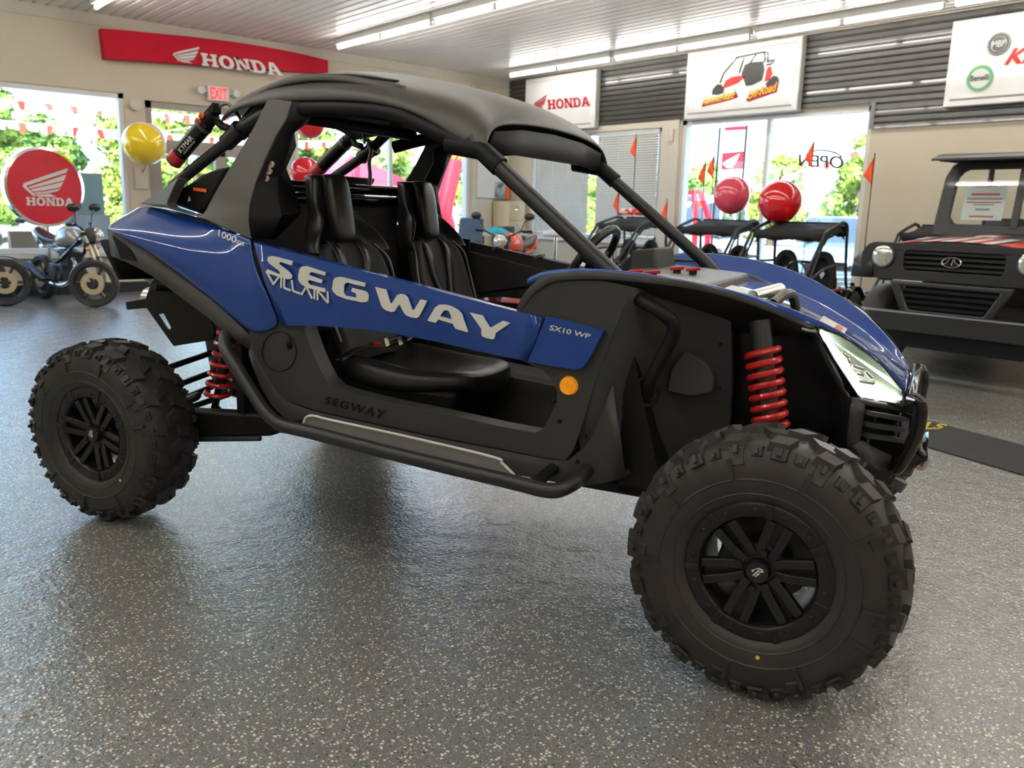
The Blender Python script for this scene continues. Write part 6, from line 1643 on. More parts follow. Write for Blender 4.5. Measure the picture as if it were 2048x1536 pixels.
# bonnet, wings, cowl
b = MB().grid([[(-.02, y, z) for y, z in ((-.60, 1.09), (-.35, 1.125), (0, 1.135), (.35, 1.125), (.60, 1.09))], [(-.55, y, z) for y, z in ((-.63, 1.12), (-.36, 1.165), (0, 1.175), (.36, 1.165), (.63, 1.12))], [(-1.15, y, z) for y, z in ((-.66, 1.15), (-.38, 1.20), (0, 1.21), (.38, 1.20), (.66, 1.15))]], thick=(0, 0, -.04))
b.build('bonnet', M['utblack'], ut, smooth=60)
M['stars'] = mat('red_white_bonnet_print', (.5, .1, .1), 0.4)
noise_mix(M['stars'], (0.60, 0.04, 0.03), (0.62, 0.60, 0.58), 5, .47, .53)
def bz(x, y): return 1.135 - .10 * (y / .6) ** 2 * .45 - x * .065 + .004
M['printred'] = mat('bonnet_red_stripe', (0.60, 0.03, 0.025), 0.4, var=0.05)
for y0, y1, m in ((-.56, -.30, 'printred'), (-.28, -.20, 'paper'), (-.20, -.12, 'printred'), (-.12, -.02, 'paper'), (-.02, .05, 'printred'), (.05, .13, 'paper'), (.13, .20, 'printred'), (.20, .28, 'paper'), (.33, .56, 'printred')):
    MB().grid([[(-.01 - .50 * t, y0 + .05 * t, bz(-.01 - .50 * t, y0) + .004) for t in (0, .5, 1)], [(-.01 - .50 * t, y1 + .05 * t, bz(-.01 - .50 * t, y1) + .004) for t in (0, .5, 1)]]).build('bonnet_stripe', M[m], ut, solid=.002)
MB().grid([[(-.56, y, bz(-.56, y) + .003) for y in (-.56, 0, .56)], [(-.9, y, bz(-.9, y) + .004) for y in (-.6, 0, .6)]]).build('bonnet_print', M['stars'], ut, solid=.002)
for s in (-1, 1):
    MB().grid([[(x, s * .66, z) for x, z in ((.02, .80), (.0, .98), (-.12, 1.06), (-.9, 1.08), (-1.15, 1.02))], [(x, s * .86, z) for x, z in ((.0, .80), (-.02, .95), (-.14, 1.02), (-.88, 1.03), (-1.1, .85))]]).build('wing', M['utblack'], ut, solid=.015)
    w = empty('wheel', (-.52, s * .72, .36)); w.parent = ut
    MB().lathe([(.20, -.10), (.33, -.115), (.355, -.09), (.36, 0), (.355, .09), (.33, .115), (.20, .10)], (0, 0, 0), (0, 1, 0), 40).build('tire', M['rubber'], w, smooth=45)
    MB().lathe([(.21, -.09), (.15, -.06), (0, -.065), (0, .065), (.15, .06), (.21, .09)], (0, 0, 0), (0, 1, 0), 28).build('rim', M['smoke'], w)
    w = empty('wheel', (-2.55, s * .72, .36)); w.parent = ut
    MB().lathe([(.20, -.10), (.33, -.115), (.355, -.09), (.36, 0), (.355, .09), (.33, .115), (.20, .10)], (0, 0, 0), (0, 1, 0), 40).build('tire', M['rubber'], w, smooth=45)
    MB().box((-1.9, s * .64 - .04, .45), (-1.12, s * .64 + .04, .85)).build('body_side', M['utblack'], ut)
MB().box((-3.1, -.72, .45), (-1.9, .72, 1.0)).build('rear_tub', M['utblack'], ut, bevel=.02)
MB().box((-2.9, -.45, .36), (-.1, .45, .50)).build('chassis', M['black'], ut)
# windscreen frame with rounded corners, centre post and glass
def wsp(y, t): return (-1.22 - .12 * t, y, 1.17 + .70 * t)
fo = [wsp(y, t) for y, t in ((-.70, 0), (.70, 0), (.67, .80), (.62, .95), (.56, 1.0), (-.56, 1.0), (-.62, .95), (-.67, .80))]
fi = [wsp(y, t) for y, t in ((-.53, .19), (-.50, .16), (.50, .16), (.53, .19), (.565, .26), (.55, .78), (.51, .86), (.46, .89), (-.46, .89), (-.51, .86), (-.55, .78), (-.565, .26))]
MB().plate(fo, (-.05, 0, 0), [fi]).build('windscreen_frame', M['utblack'], ut, bevel=.01)
b = MB().bar(wsp(.02, .12), wsp(.02, .92), .06, .03, (1, 0, 0)); b.build('centre_post', M['utblack'], ut)
MB().plate([wsp(y, t) for y, t in ((-.56, .15), (.56, .15), (.56, .90), (-.56, .90))], (-.004, 0, 0)).build('windscreen_glass', M['glass'], ut, smooth=0)
b = MB().hexa([(-1.22, -.72, 1.87), (-2.5, -.72, 1.89), (-2.5, .72, 1.89), (-1.22, .72, 1.87)], [(-1.10, -.70, 1.925), (-2.5, -.66, 1.96), (-2.5, .66, 1.96), (-1.10, .70, 1.925)]); b.build('roof_canopy', M['utblack'], ut, bevel=.02)
MB().hexa([(-1.02, -.70, 1.865), (-1.22, -.70, 1.895), (-1.22, .70, 1.895), (-1.02, .70, 1.865)], [(-1.02, -.70, 1.885), (-1.15, -.66, 1.935), (-1.15, .66, 1.935), (-1.02, .70, 1.885)]).build('roof_peak', M['utblack'], ut)
for s in (-1, 1):
    MB().tube([(-2.45, s * .66, 1.89), (-2.5, s * .68, .9)], .028, 10).build('roof_post', M['utblack'], ut)
b = MB().tube([(-1.62 + .10 * math.cos(a) * .4, .36 + .18 * math.cos(a), 1.20 + .16 * math.sin(a)) for a in [2 * PI * k / 24 for k in range(24)]], .016, 8, closed=True); b.build('steering_wheel', M['gloss'], ut)
for s in (-1, 1):
    b = MB().hexa([(-2.0, s * .34 - .22, .75), (-2.12, s * .34 - .22, .75), (-2.12, s * .34 + .22, .75), (-2.0, s * .34 + .22, .75)], [(-2.12, s * .34 - .2, 1.35), (-2.22, s * .34 - .2, 1.35), (-2.22, s * .34 + .2, 1.35), (-2.12, s * .34 + .2, 1.35)]); b.build('seat_back', M['leather'], ut, bevel=.03)
# notices taped inside the windscreen
def notice(y0, y1, t0, t1, label, lines):
    c = wsp((y0 + y1) / 2, t0)
    r = empty('notice_sheet', (7.30 - c[0] + .012, 2.80 - c[1], c[2]), PI, label, 'notice')
    q = [V(wsp(y, t)) - V(c) for y, t in ((y0, t0), (y1, t0), (y1, t1), (y0, t1))]
    MB().plate(q, (-.002, 0, 0)).build('sheet', M['paper'], r, smooth=0)
    for k, (a, w, hgt, m) in enumerate(lines):
        ym = (y0 + y1) / 2; hw = (y1 - y0) / 2 * w; tt = t0 + (t1 - t0) * a; dt = (t1 - t0) * hgt
        q = [V(wsp(y, t)) - V(c) + V((.002, 0, 0)) for y, t in ((ym - hw, tt), (ym + hw, tt), (ym + hw, tt + dt), (ym - hw, tt + dt))]
        MB().plate(q, (.001, 0, 0)).build('printed_line', M[m], r, smooth=0)
    return r, c, lambda y, t: V(wsp(y, t)) - V(c) + V((.0035, 0, 0))
M['ink'] = mat('grey_ink', (0.25, 0.25, 0.26), 0.6, var=0.1)
rn, c, f = notice(-.46, -.10, .22, .72, 'white price notice with a red heading behind the left half of the windscreen', [(.66, .7, .05, 'printred'), (.55, .85, .04, 'ink'), (.46, .85, .03, 'printred'), (.40, .5, .03, 'ink'), (.26, .35, .05, 'ink'), (.08, .6, .04, 'printred')])
text('heading', 'KELPS', [f(-.37, .655), f(-.19, .655), f(-.19, .695), f(-.37, .695)], M['printred'], rn, .001, bold=.02, normal=(1, 0, 0))
notice(.08, .44, .24, .74, 'white leaflet with a small picture behind the right half of the windscreen', [(.86, .8, .05, 'ink'), (.48, .35, .20, 'smoke'), (.10, .6, .06, 'ink')])
# spare wheel propped beside the karts, seen at the utility vehicle's shoulder
# ---------------------------------------------------------------- black runner mat with yellow lettering
M['mat'] = mat('black_rubber_mat', (0.018, 0.018, 0.018), 0.75, bump=0.3, bscale=120, var=0.15)
mq = [(5.754, 2.789, 0.008), (5.443, 1.546, 0.008), (4.752, 1.208, 0.008), (4.77, 2.287, 0.008)]
r = empty('runner_mat', (5.3, 1.9, 0), 0, 'black runner mat with yellow lettering on the floor beyond the front bumper', 'mat')
a0, a1 = V(mq[0]), V(mq[1]); dirm = (a1 - a0).normalized(); nm = V((-dirm.y, dirm.x, 0))
w1 = (V(mq[2]) - a0).dot(nm)
q = [a0 - dirm * .6, a0 + dirm * 2.6, a0 + dirm * 2.6 + nm * w1, a0 - dirm * .6 + nm * w1]
L = V(r.location)
MB().plate([V((p.x, p.y, 0.001)) for p in q], (0, 0, .006)).build('mat_sheet', M['mat'], r, smooth=0).location = -L
M['matyellow'] = mat('yellow_mat_print', (0.55, 0.42, 0.01), 0.6, var=0.08)
text('mat_lettering', 'TRAILS', [(5.047, 2.232, 0.008), (5.421, 2.02, 0.008), (5.581, 2.028, 0.008), (5.504, 2.448, 0.008)], M['matyellow'], r, .001, bold=.03, normal=(0, 0, 1)).location = -L

# ---------------------------------------------------------------- things seen past the seats
M['cloth'] = mat('turquoise_cloth', (0.03, 0.38, 0.46), 0.8, bump=0.4, bscale=25, var=0.2, vscale=10)
M['redmat'] = mat('red_floor_mat', (0.55, 0.06, 0.035), 0.8, bump=0.2, bscale=150, var=0.08, vscale=3)
M['greycloth'] = mat('grey_edging', (0.30, 0.31, 0.31), 0.8, var=0.06)
rq = [(7.698, 9.573, 0), (8.711, 9.35, 0), (6.51, 7.103, 0), (5.953, 7.442, 0)]
r = empty('red_mat', (7.6, 9.0, 0), 0, 'red mat with a grey border on the floor, seen under the far door', 'mat')
L = V(r.location)
MB().plate([(p[0], p[1], .001) for p in rq], (0, 0, .006)).build('mat_sheet', M['redmat'], r, smooth=0).location = -L
gq = [(8.383, 10.492, 0), (9.538, 10.182, 0), (8.711, 9.35, 0), (7.698, 9.573, 0)]
MB().plate([(p[0], p[1], .001) for p in gq], (0, 0, .006)).build('mat_border', M['greycloth'], r, smooth=0).location = -L

# swivel office chair
c = (8.95, 11.6)
r = empty('office_chair', (c[0], c[1], 0), math.radians(200), 'blue-black padded office chair by the desk beyond the far seat', 'chair')
M['bluevinyl'] = mat('blue_black_vinyl', (0.045, 0.07, 0.11), 0.35, var=0.1)
MB().hexa([(-.25, -.26, .46), (.25, -.26, .46), (.25, .26, .46), (-.25, .26, .46)], [(-.24, -.25, .56), (.24, -.25, .55), (.24, .25, .55), (-.24, .25, .56)]).build('cushion', M['bluevinyl'], r, bevel=.04, bseg=3)
MB().hexa([(-.28, -.25, .60), (-.18, -.25, .60), (-.18, .25, .60), (-.28, .25, .60)], [(-.40, -.24, 1.18), (-.28, -.24, 1.18), (-.28, .24, 1.18), (-.40, .24, 1.18)]).build('backrest', M['bluevinyl'], r, bevel=.05, bseg=3)
for s in (-1, 1): MB().tube(smooth_path([(-.2, s * .28, .52), (-.15, s * .30, .74), (.15, s * .30, .74), (.18, s * .28, .54)], 4), .022, 8).build('armrest', M['gloss'], r)
MB().cyl((0, 0, .12), (0, 0, .46), .03, 12).build('gas_column', M['gloss'], r)
b = MB()
for k in range(5):
    a = 2 * PI * k / 5; b.bar((0, 0, .12), (.30 * math.cos(a), .30 * math.sin(a), .08), .05, .035)
b.build('star_base', M['gloss'], r)
for k in range(5):
    a = 2 * PI * k / 5; MB().ball((.30 * math.cos(a), .30 * math.sin(a), .035), .035, n=12, m=8).build('castor', M['gloss'], r)
# desk with papers and turquoise cloth
r = empty('desk', (10.0, 12.0, 0), 0, 'low table with a pale top and clutter beside the office chair', 'table')
MB().box((-.55, -.35, .86), (.55, .35, .90)).build('tabletop', M['trimp'], r, bevel=.008)
for x in (-.5, .5):
    for y in (-.3, .3): MB().box((x - .025, y - .025, 0), (x + .025, y + .025, .86)).build('leg', M['smoke'], r)
g = [[(-.26 + .52 * i / 9, -.2 + .4 * k / 9, .9 + .11 * max(0, 1 - ((i - 4.5) / 4.6) ** 2) * max(0, 1 - ((k - 4.5) / 4.6) ** 2) + .012 * math.sin(i * 2.1 + k * 1.7)) for k in range(10)] for i in range(10)]
o = MB().grid([[(x + 9.95, y + 11.86, z + .004) for x, y, z in row] for row in g]).build('cloth', M['cloth'], loc=(9.95, 11.86, .905), solid=.004, subsurf=1)
tag(o, 'crumpled turquoise cloth lying on the low table', 'cloth')
for i, (x, y, m, lb) in enumerate(((9.58, 12.1, 'paper', 'stack of white papers on the left end of the low table'), (10.4, 12.1, 'smoke', 'dark box on the right end of the low table'))):
    h = .05 + .07 * i
    o = MB().box((x - .13, y - .10, .902), (x + .13, y + .10, .902 + h)).build('paper_stack' if i == 0 else 'storage_box', M[m], loc=(x, y, .902), bevel=.004)
    tag(o, lb, 'papers' if i == 0 else 'box')
# filing cabinet
r = empty('filing_cabinet', (11.08, 12.80, 0), 0, 'tan four-drawer filing cabinet in the room corner', 'cabinet')
MB().box((-.22, -.25, .0), (.21, .25, 1.50)).build('carcass', M['tan'], r, bevel=.006)
for k in range(4):
    z = .06 + k * .36
    d_ = MB().box((-.20, -.266, z), (.19, -.25, z + .335)).build('drawer', M['tan'], r, bevel=.006)
    MB().tube([(-.07, -.266, z + .20), (-.06, -.29, z + .195), (.05, -.29, z + .195), (.06, -.266, z + .20)], .008, 8).build('handle', M['chrome'], d_)
    MB().box((-.05, -.272, z + .245), (.04, -.266, z + .285)).build('label_holder', M['chrome'], d_)
# white board with a poster and an orange pouch
r = empty('notice_board', (10.78, YW - .06, 1.55), 0, 'pale board hanging on the left wall beside the room corner', 'board')
MB().box((-.33, -.02, .0), (.42, .01, 1.15)).build('board', M['frame'], r, bevel=.006)
M['poster'] = mat('landscape_poster', (.3, .4, .45), .4)
noise_mix(M['poster'], (0.09, 0.12, 0.10), (0.45, 0.55, 0.62), 6, .40, .60)
o = MB().box((10.90, YW - .095, 1.56), (11.16, YW - .085, 1.88)).build('poster', M['poster'], loc=(11.03, YW - .09, 1.56), smooth=0); tag(o, 'small photo poster pinned to the right half of the pale board', 'poster')
o = MB().box((11.17, YW - .12, 1.54), (11.27, YW - .09, 1.80)).build('orange_pouch', M['orange'], loc=(11.22, YW - .10, 1.54), bevel=.01); tag(o, 'orange pouch hanging above the filing cabinet', 'pouch')
# pale stool seat by the orange motorcycle and a white crash helmet on it
r = empty('stool', (9.35, 9.65, 0.0), 0, 'round pale padded stool left of the first go-kart', 'stool')
MB().lathe([(0, .92), (.19, .92), (.22, .95), (.21, 1.0), (.12, 1.035), (0, 1.04)], (0, 0, 0), (0, 0, 1), 30).build('seat_pad', M['kartwhite'], r, smooth=60)
MB().cyl((0, 0, .03), (0, 0, .93), .028, 12).build('column', M['chrome'], r)
MB().lathe([(0, .05), (.05, .05), (.2, .02), (.21, 0), (0, 0)], (0, 0, 0), (0, 0, 1), 28).build('base', M['chrome'], r)

# ================================================================ OUTSIDE
M['lot'] = mat('pale_concrete_lot', (0.42, 0.41, 0.39), 0.85, var=0.08, vscale=0.6)
g = MB().grid([[(-70, -60, -.16), (XW + .19, -60, -.16)], [(-70, YW + .19, -.16), (XW + .19, YW + .19, -.16)]])
g = MB().box((-60, YW + .2, -.30), (90, 90, -.12)).box((XW + .2, -60, -.30), (90, YW + .2, -.12))
tag(g.build('parking_lot', M['lot'], smooth=0), 'pale concrete parking lot outside the windows', 'ground', kind='structure')

def leaf_mat(name, c1, c2):
    m = mat(name, c1, 0.6, spec=0.3)
    noise_mix(m, c1, c2, 0.9, .35, .65)
    return m
M['leaf'] = leaf_mat('sunlit_green_leaves', (0.12, 0.24, 0.04), (0.40, 0.48, 0.09))
M['leaf2'] = leaf_mat('deep_green_leaves', (0.08, 0.19, 0.045), (0.27, 0.40, 0.08))
M['bark'] = mat('brown_bark', (0.10, 0.075, 0.05), 0.9, bump=0.6, bscale=12, var=0.2)
def crown_mesh(seed, n, w, h, z0):
    rnd = random.Random(seed)
    lumps = []
    for i in range(26):
        a = rnd.uniform(0, 2 * PI); t = rnd.random(); rr = w * (.25 + .75 * math.sqrt(rnd.random())) * (1.0 - .55 * t)
        lumps.append((rr * math.cos(a), rr * math.sin(a), z0 + h * (t * .85 + .05), rnd.uniform(.5, 1.0) * w * .42))
    b = MB()
    for i in range(n):
        lx, ly, lz, lr = lumps[rnd.randrange(len(lumps))]
        d = V((rnd.gauss(0, 1), rnd.gauss(0, 1), rnd.gauss(0, 1))).normalized()
        p = V((lx, ly, lz)) + d * lr * rnd.uniform(.62, 1.12)
        if p.z < z0 * .6: continue
        t = d.cross(V((rnd.gauss(0, 1), rnd.gauss(0, 1), rnd.gauss(0, 1)))).normalized()
        nn = (d + V((rnd.gauss(0, .5), rnd.gauss(0, .5), rnd.gauss(0, .5)))).normalized()
        t = (t - nn * t.dot(nn)).normalized(); u = nn.cross(t)
        s = rnd.uniform(.07, .15)
        b.add([p - t * s, p - u * s * .6, p + t * s, p + u * s * .6], [(0, 1, 2, 3)])
    for lx, ly, lz, lr in lumps:
        b.ball((lx, ly, lz), lr * .66, lr * .66, lr * .62, 10, 7)
    return b
def tree_proto(seed, w, h, z0, m):
    r = empty('tree', (0, 0, -.12))
    MB().tube([(0, 0, 0), (.05, .02, z0 * .7), (0, 0, z0 + h * .5)], [.2, .15, .07], 10).build('trunk', M['bark'], r)
    crown_mesh(seed, 9000, w, h, z0).build('crown', m, r, smooth=0)
    return r
protos = [tree_proto(3, 1.5, 3.7, .6, M['leaf']), tree_proto(8, 1.55, 3.3, .4, M['leaf2']), tree_proto(15, 1.45, 4.0, .7, M['leaf'])]
rnd = random.Random(21)
spots = []
for i in range(8): spots.append((-4.5 + i * 4.35 + rnd.uniform(-.1, .1), 27.5 + rnd.uniform(-.4, .4), rnd.uniform(.95, 1.03)))
for i in range(8): spots.append((-2.6 + i * 4.9 + rnd.uniform(-.3, .3), 32.5 + rnd.uniform(-.5, .5), rnd.uniform(1.1, 1.16)))
side_spots = []
for i in range(7): side_spots.append((38 + rnd.uniform(-.3, .3), 14.6 + i * 4.5, (1.15, 1.1, 1.05, .95, .86, .9, 1.0)[i]))
for i in range(6): side_spots.append((44.5, 16.9 + i * 5.2, (1.3, 1.25, 1.1, 1.0, .95, 1.0)[i]))
used = [0, 0, 0]
def tree_label(i, sidewin):
    return ('leafy green tree beyond the parking lot, seen through the big right window' if sidewin else 'leafy green tree beyond the parking lot, seen through the left windows')
for i, (x, y, sc) in enumerate(spots + side_spots):
    k = i % 3
    o = protos[k] if not used[k] else copy_tree(protos[k])
    used[k] = 1
    o.location = (x, y, -.12); o.rotation_euler = (0, 0, rnd.uniform(0, 6.28)); o.scale = (sc * 1.05, sc * 1.05, sc)
    sw = i >= len(spots)
    tag(o, tree_label(i, sw), 'tree', 'trees seen through the right window' if sw else 'trees seen through the left windows')

# pennant streamers strung over the lot
M['pwhite'] = mat('white_streamer', (0.80, 0.79, 0.76), 0.5, var=0.05)
M['pred'] = mat('red_streamer', (0.70, 0.06, 0.035), 0.5, var=0.1)
def streamer(a, c, n, label, sag=.12):
    a, c = V(a), V(c); mid = (a + c) / 2
    r = empty('streamer', tuple(mid), 0, label, 'streamer', 'streamers strung over the lot')
    P = lambda t: a.lerp(c, t) - mid - V((0, 0, sag * 4 * t * (1 - t)))
    MB().tube([P(k / 20) for k in range(21)], .010, 6).build('cord', M['pwhite'], r)
    for q in (a, c): MB().tube([q - mid + V((0, 0, .05)), V((q.x, q.y, -.12)) - mid], .03, 8).build('post', M['pwhite'], r)
    d = (c - a).normalized()
    for k in range(n):
        t = (k + .5) / n; p = P(t); w = (c - a).length / n * .62
        rr = random.Random(k * 7 + n)
        hgt = rr.uniform(.13, .2)
        off = V((rr.uniform(-.04, .04), rr.uniform(-.05, .05), 0))
        MB().plate([p - d * w, p + d * w, p + d * w * .7 - V((0, 0, hgt)) + off, p - d * w * .5 - V((0, 0, hgt * .9)) + off], (0, .004, 0)).build('pennant', M['pred'] if k % 4 == 1 else M['pwhite'], r, smooth=0)
    return r
streamer([(2.591, 18, 3.102)][0], [(12.522, 18, 3.421)][0], 92, 'upper streamer of white and red pennants outside the left windows')
streamer([(2.469, 17.4, 2.68)][0], [(12.105, 17.4, 2.902)][0], 90, 'middle streamer of white and red pennants outside the left windows')
streamer([(17, 14.247, 1.424)][0], [(20, 9.206, 3.359)][0], 40, 'streamer of white and red pennants outside the big right window', .25)

# parked cars
M['carglass'] = mat('dark_car_glass', (0.05, 0.07, 0.09), 0.06, 0.0, 1.0, var=0.1)
def parked_car(loc, rz, label, m, L=4.4, W=1.76, H=1.45, hood=1.0, van=False):
    r = empty('parked_car', (loc[0], loc[1], -.12), rz, label, 'car', 'cars parked outside')
    w = W / 2; hl = L / 2
    def sec(x, z0, z1, k): return [(x, -w * k, z0), (x, -w * k, z0 + (z1 - z0) * .55), (x, -w * k * .93, z1), (x, 0, z1 + .03), (x, w * k * .93, z1), (x, w * k, z0 + (z1 - z0) * .55), (x, w * k, z0)]
    b = MB().grid([sec(-hl, .35, .80, .86), sec(-hl + .12, .28, .92, .96), sec(-hl + .9, .24, .96, 1), sec(0, .22, .95, 1), sec(hl - 1.1, .24, .93, 1), sec(hl - .2, .28, .78, .95), sec(hl, .36, .64, .84)], close_u=True)
    n = len(b.v); b.f += [tuple(range(7)), tuple(range(n - 7, n))]; b.mi += [0, 0]
    b.build('body', m, r, subsurf=1)
    xr = -hl + (.15 if van else .45); xf = hl - (1.0 if van else 1.35)
    def cs(x, z, k): return [(x, -w * k, z), (x, w * k, z)]
    bot = [(xr, -w * .93, .92), (xr, w * .93, .92), (xf, w * .93, .92), (xf, -w * .93, .92)]
    top = [(xr + .45 * (not van) + .05, -w * .70, H), (xr + .45 * (not van) + .05, w * .70, H), (xf - .75, w * .70, H), (xf - .75, -w * .70, H)]
    MB().hexa(bot, top).build('greenhouse', M['carglass'], r, bevel=.06, bseg=3)
    b = MB().hexa([tuple(V(p) + V((0, 0, -.02))) for p in top], [tuple(V(p) * 1.0 + V((0, 0, .03))) for p in top])
    for i in range(4): b.bar(bot[i], top[i], .06, .06)
    b.bar(tuple((V(bot[0]) + V(bot[3])) / 2), tuple((V(top[0]) + V(top[3])) / 2), .07, .04, (0, 1, 0)); b.bar(tuple((V(bot[1]) + V(bot[2])) / 2), tuple((V(top[1]) + V(top[2])) / 2), .07, .04, (0, 1, 0))
    b.build('roof', m, r, bevel=.02)
    for x in (-hl + .8, hl - .85):
        for s in (-1, 1):
            e = empty('wheel', (x, s * (w - .08), .32)); e.parent = r
            MB().lathe([(.20, -.09), (.30, -.10), (.32, -.06), (.32, .06), (.30, .10), (.20, .09)], (0, 0, 0), (0, 1, 0), 24).build('tire', M['rubber'], e)
            MB().lathe([(.21, -.085), (.1, -.06), (0, -.06), (0, .06), (.1, .06), (.21, .085)], (0, 0, 0), (0, 1, 0), 20).build('rim', M['silverpaint'], e)
    for s in (-1, 1):
        MB().ball((hl - .12, s * w * .68, .66), .09, .17, .08, 14, 8).build('headlamp', M['lampglass'], r)
        MB().ball((-hl + .06, s * w * .70, .78), .05, .14, .09, 12, 8).build('tail_lamp', M['redvinyl'], r)
    MB().box((hl - .06, -.45, .42), (hl + .01, .45, .55)).build('grille', M['gloss'], r, bevel=.02)
    return r
M['paleblue'] = mat('pale_blue_car_paint', (0.22, 0.36, 0.52), 0.2, 0.3, 1.0, var=0.02)
p = [(17.5, 9.193, 0.419)][0]
parked_car(p, math.radians(205), 'pale blue car parked outside the right half of the big window', M['paleblue'])
p = [(19, 13.943, -0.024)][0]
parked_car(p, math.radians(200), 'white van parked outside the left half of the big window', M['whitepaint'], H=1.95, W=1.9, van=True)
parked_car((2.2, 21.5), math.radians(10), 'white car parked outside the far left window', M['whitepaint'])
parked_car((8.0, 23.2), math.radians(170), 'silver car parked outside the entrance', M['silverpaint'])
parked_car((14.2, 23.4), math.radians(20), 'white car parked outside the wide left window, right of the silver one', M['whitepaint'])
# motorcycles lined up outside the far left window
motorcycle((0.45, 14.7, -.12), math.radians(-75), 'red motorcycle outside the far left window, behind the round sign', M['redpaint'], M['silverpaint'], M['redpaint'], steer=.2, group='motorcycles outside')
motorcycle((1.75, 15.0, -.12), math.radians(-60), 'lime green motorcycle outside, below the round sign', M['greenpaint'], M['smoke'], M['greenpaint'], steer=.2, group='motorcycles outside')
motorcycle((3.25, 14.9, -.12), math.radians(-110), 'white motorcycle outside, right of the round sign', M['whitepaint'], M['chrome'], M['whitepaint'], steer=.2, group='motorcycles outside')
# crates and a sandwich board on the lot
def crate(c, s, m, label, cat='box', nm='cardboard_box'):
    r = empty(nm, c, random.uniform(-.2, .2), label, cat)
    MB().box((-s[0] / 2, -s[1] / 2, 0), (s[0] / 2, s[1] / 2, s[2])).build('carton', m, r, bevel=.01)
    MB().box((-s[0] / 2 - .002, -.03, s[2] - .12), (s[0] / 2 + .002, .03, s[2] + .003)).build('tape', M['trimp'], r)
    return r
M['card'] = mat('brown_cardboard', (0.30, 0.22, 0.155), 0.8, var=0.06)
c = [(2.81, 13.45, 0.568)][0]
crate((2.62, 13.75, -.12), (.36, .3, .98), M['card'], 'tall brown carton outside, right of the round sign\'s pole')
r = empty('price_board', (3.55, 14.1, -.12), math.radians(8), 'grey-green board standing outside at the right side of the far left window', 'board')
M['greenboard'] = mat('grey_green_board', (0.20, 0.27, 0.26), 0.5, var=0.05)
MB().box((-.28, -.02, .95), (.30, .02, 1.85)).build('upper_panel', M['greenboard'], r, smooth=0)
MB().box((-.18, -.05, .55), (.36, -.03, 1.22)).build('lower_panel', M['greypaint'], r, smooth=0)
for x in (-.25, .27): MB().box((x - .02, -.02, 0), (x + .02, .02, .96)).build('leg', M['smoke'], r)
# roadside banner with a white wing
r = empty('banner_flag', (16.0, 9.6, -.12), 0, 'red roadside banner with a white wing between two dark poles outside the big window', 'banner')
L = V(r.location)
for px in (1440, 1494):
    q0, q1 = (V([(16, 11.391, 3.24)][0]), V([(16, 11.292, 1.224)][0])) if px == 1440 else (V([(16, 10.699, 3.252)][0]), V([(16, 10.611, 1.239)][0]))
    MB().tube([(q0.x, q0.y, q0.z), (q0.x, q0.y, -.12)], .028, 8).build('pole', M['gloss'], r).location = -L
bq = [(15.98, 11.268, 2.32), (15.98, 10.7, 2.329), (15.98, 10.71, 2.709), (15.98, 11.275, 2.687)]
MB().plate(bq, (.01, 0, 0)).build('banner_panel', M['redvinyl'], r, smooth=0).location = -L
wing('wing_emblem', [(15.965, 11.209, 2.361), (15.965, 10.795, 2.373), (15.965, 10.796, 2.659), (15.965, 11.233, 2.631)], M['white'], r, .004).location = -L
MB().plate([(15.98, 11.251, 3.156), (15.98, 10.713, 3.147), (15.98, 10.722, 3.241), (15.98, 11.259, 3.241)], (.01, 0, 0)).build('top_panel', M['redvinyl'], r, smooth=0).location = -L
MB().plate([(15.98, 11.25, 2.708), (15.98, 10.712, 2.73), (15.98, 10.722, 3.106), (15.98, 11.26, 3.114)], (.01, 0, 0)).build('white_panel', M['pwhite'], r, smooth=0).location = -L
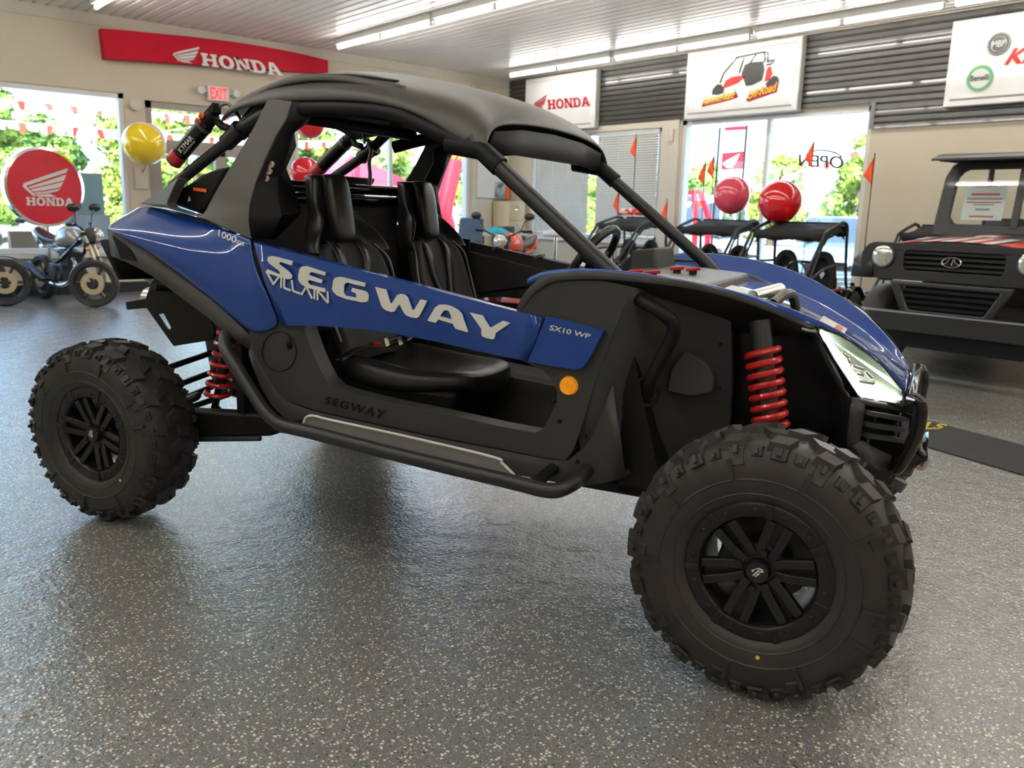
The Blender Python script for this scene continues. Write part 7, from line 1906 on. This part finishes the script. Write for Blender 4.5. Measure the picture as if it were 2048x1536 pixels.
# red air-dancer and red canopy tent outside the wide left window
c = [(13.575, 18, 1.176)][0]
r = empty('air_dancer', (c[0], 18, -.12), 0, 'red inflatable tube with an orange fringe outside the wide left window', 'inflatable')
t0, t1 = V([(13.293, 18, 1.302)][0]), V([(13.61, 18, 2.575)][0])
MB().tube(smooth_path([(-.12, 0, 0), (-.2, 0, 1.0), tuple(t0 - V((c[0], 18, -.12))), tuple(t1 - V((c[0], 18, -.12)))], 6), .24, 18).build('tube_body', M['redvinyl'], r, smooth=60)
b = MB(); tt = t1 - V((c[0], 18, -.12))
for k in range(9):
    a = 2 * PI * k / 9; b.bar(tt + V((.2 * math.cos(a), .2 * math.sin(a), 0)), tt + V((.34 * math.cos(a) + .1, .34 * math.sin(a), .16)), .09, .01)
b.build('fringe', M['orange'], r)
c = V([(11.124, 19, 1.498)][0])
r = empty('canopy_tent', (c.x, 19, -.12), 0, 'red canopy tent on thin legs outside the wide left window', 'tent')
MB().grid([[(-1.3, -1.2, 2.0), (0, -1.25, 2.0), (1.3, -1.2, 2.0)], [(-1.3, 0, 2.0), (0, 0, 2.75), (1.3, 0, 2.0)], [(-1.3, 1.2, 2.0), (0, 1.25, 2.0), (1.3, 1.2, 2.0)]], thick=(0, 0, -.02)).build('roof', M['redvinyl'], r, smooth=0)
MB().grid([[(-1.3, -1.2, 2.0), (1.3, -1.2, 2.0)], [(-1.3, -1.2, 1.72), (1.3, -1.2, 1.72)]], thick=(0, .01, 0)).build('valance', M['pwhite'], r, smooth=0)
for x in (-1.25, 1.25):
    for y in (-1.15, 1.15): MB().tube([(x, y, 0), (x, y, 2.0)], .025, 8).build('leg', M['silverpaint'], r)
# red and white machine outside the left half of the big window
r = empty('red_gantry', tuple(V([(15, 10.951, 0.366)][0]) * V((1, 1, 0)) + V((0, 0, -.12))), 0, 'red and orange metal frame standing outside, left of the pinkish balloon', 'frame')
L = V(r.location)
b = MB()
for pa in ([(15, 11.443, 1.788), (15, 11.047, 1.809)], [(15, 11.06, 1.809), (15, 10.792, 1.245)], [(15.3, 11.672, 1.798), (15.3, 11.706, 1.207)], [(15.2, 11.377, 1.773), (15.2, 11.277, 1.215)]): b.bar(pa[0], pa[1], .09, .09)
for pa in ([(15, 10.792, 1.245)], [(15.3, 11.706, 1.207)], [(15.2, 11.277, 1.215)]): b.bar(pa[0], (pa[0][0], pa[0][1], -.12), .09, .09)
b.build('gantry_frame', M['redvinyl'], r).location = -L
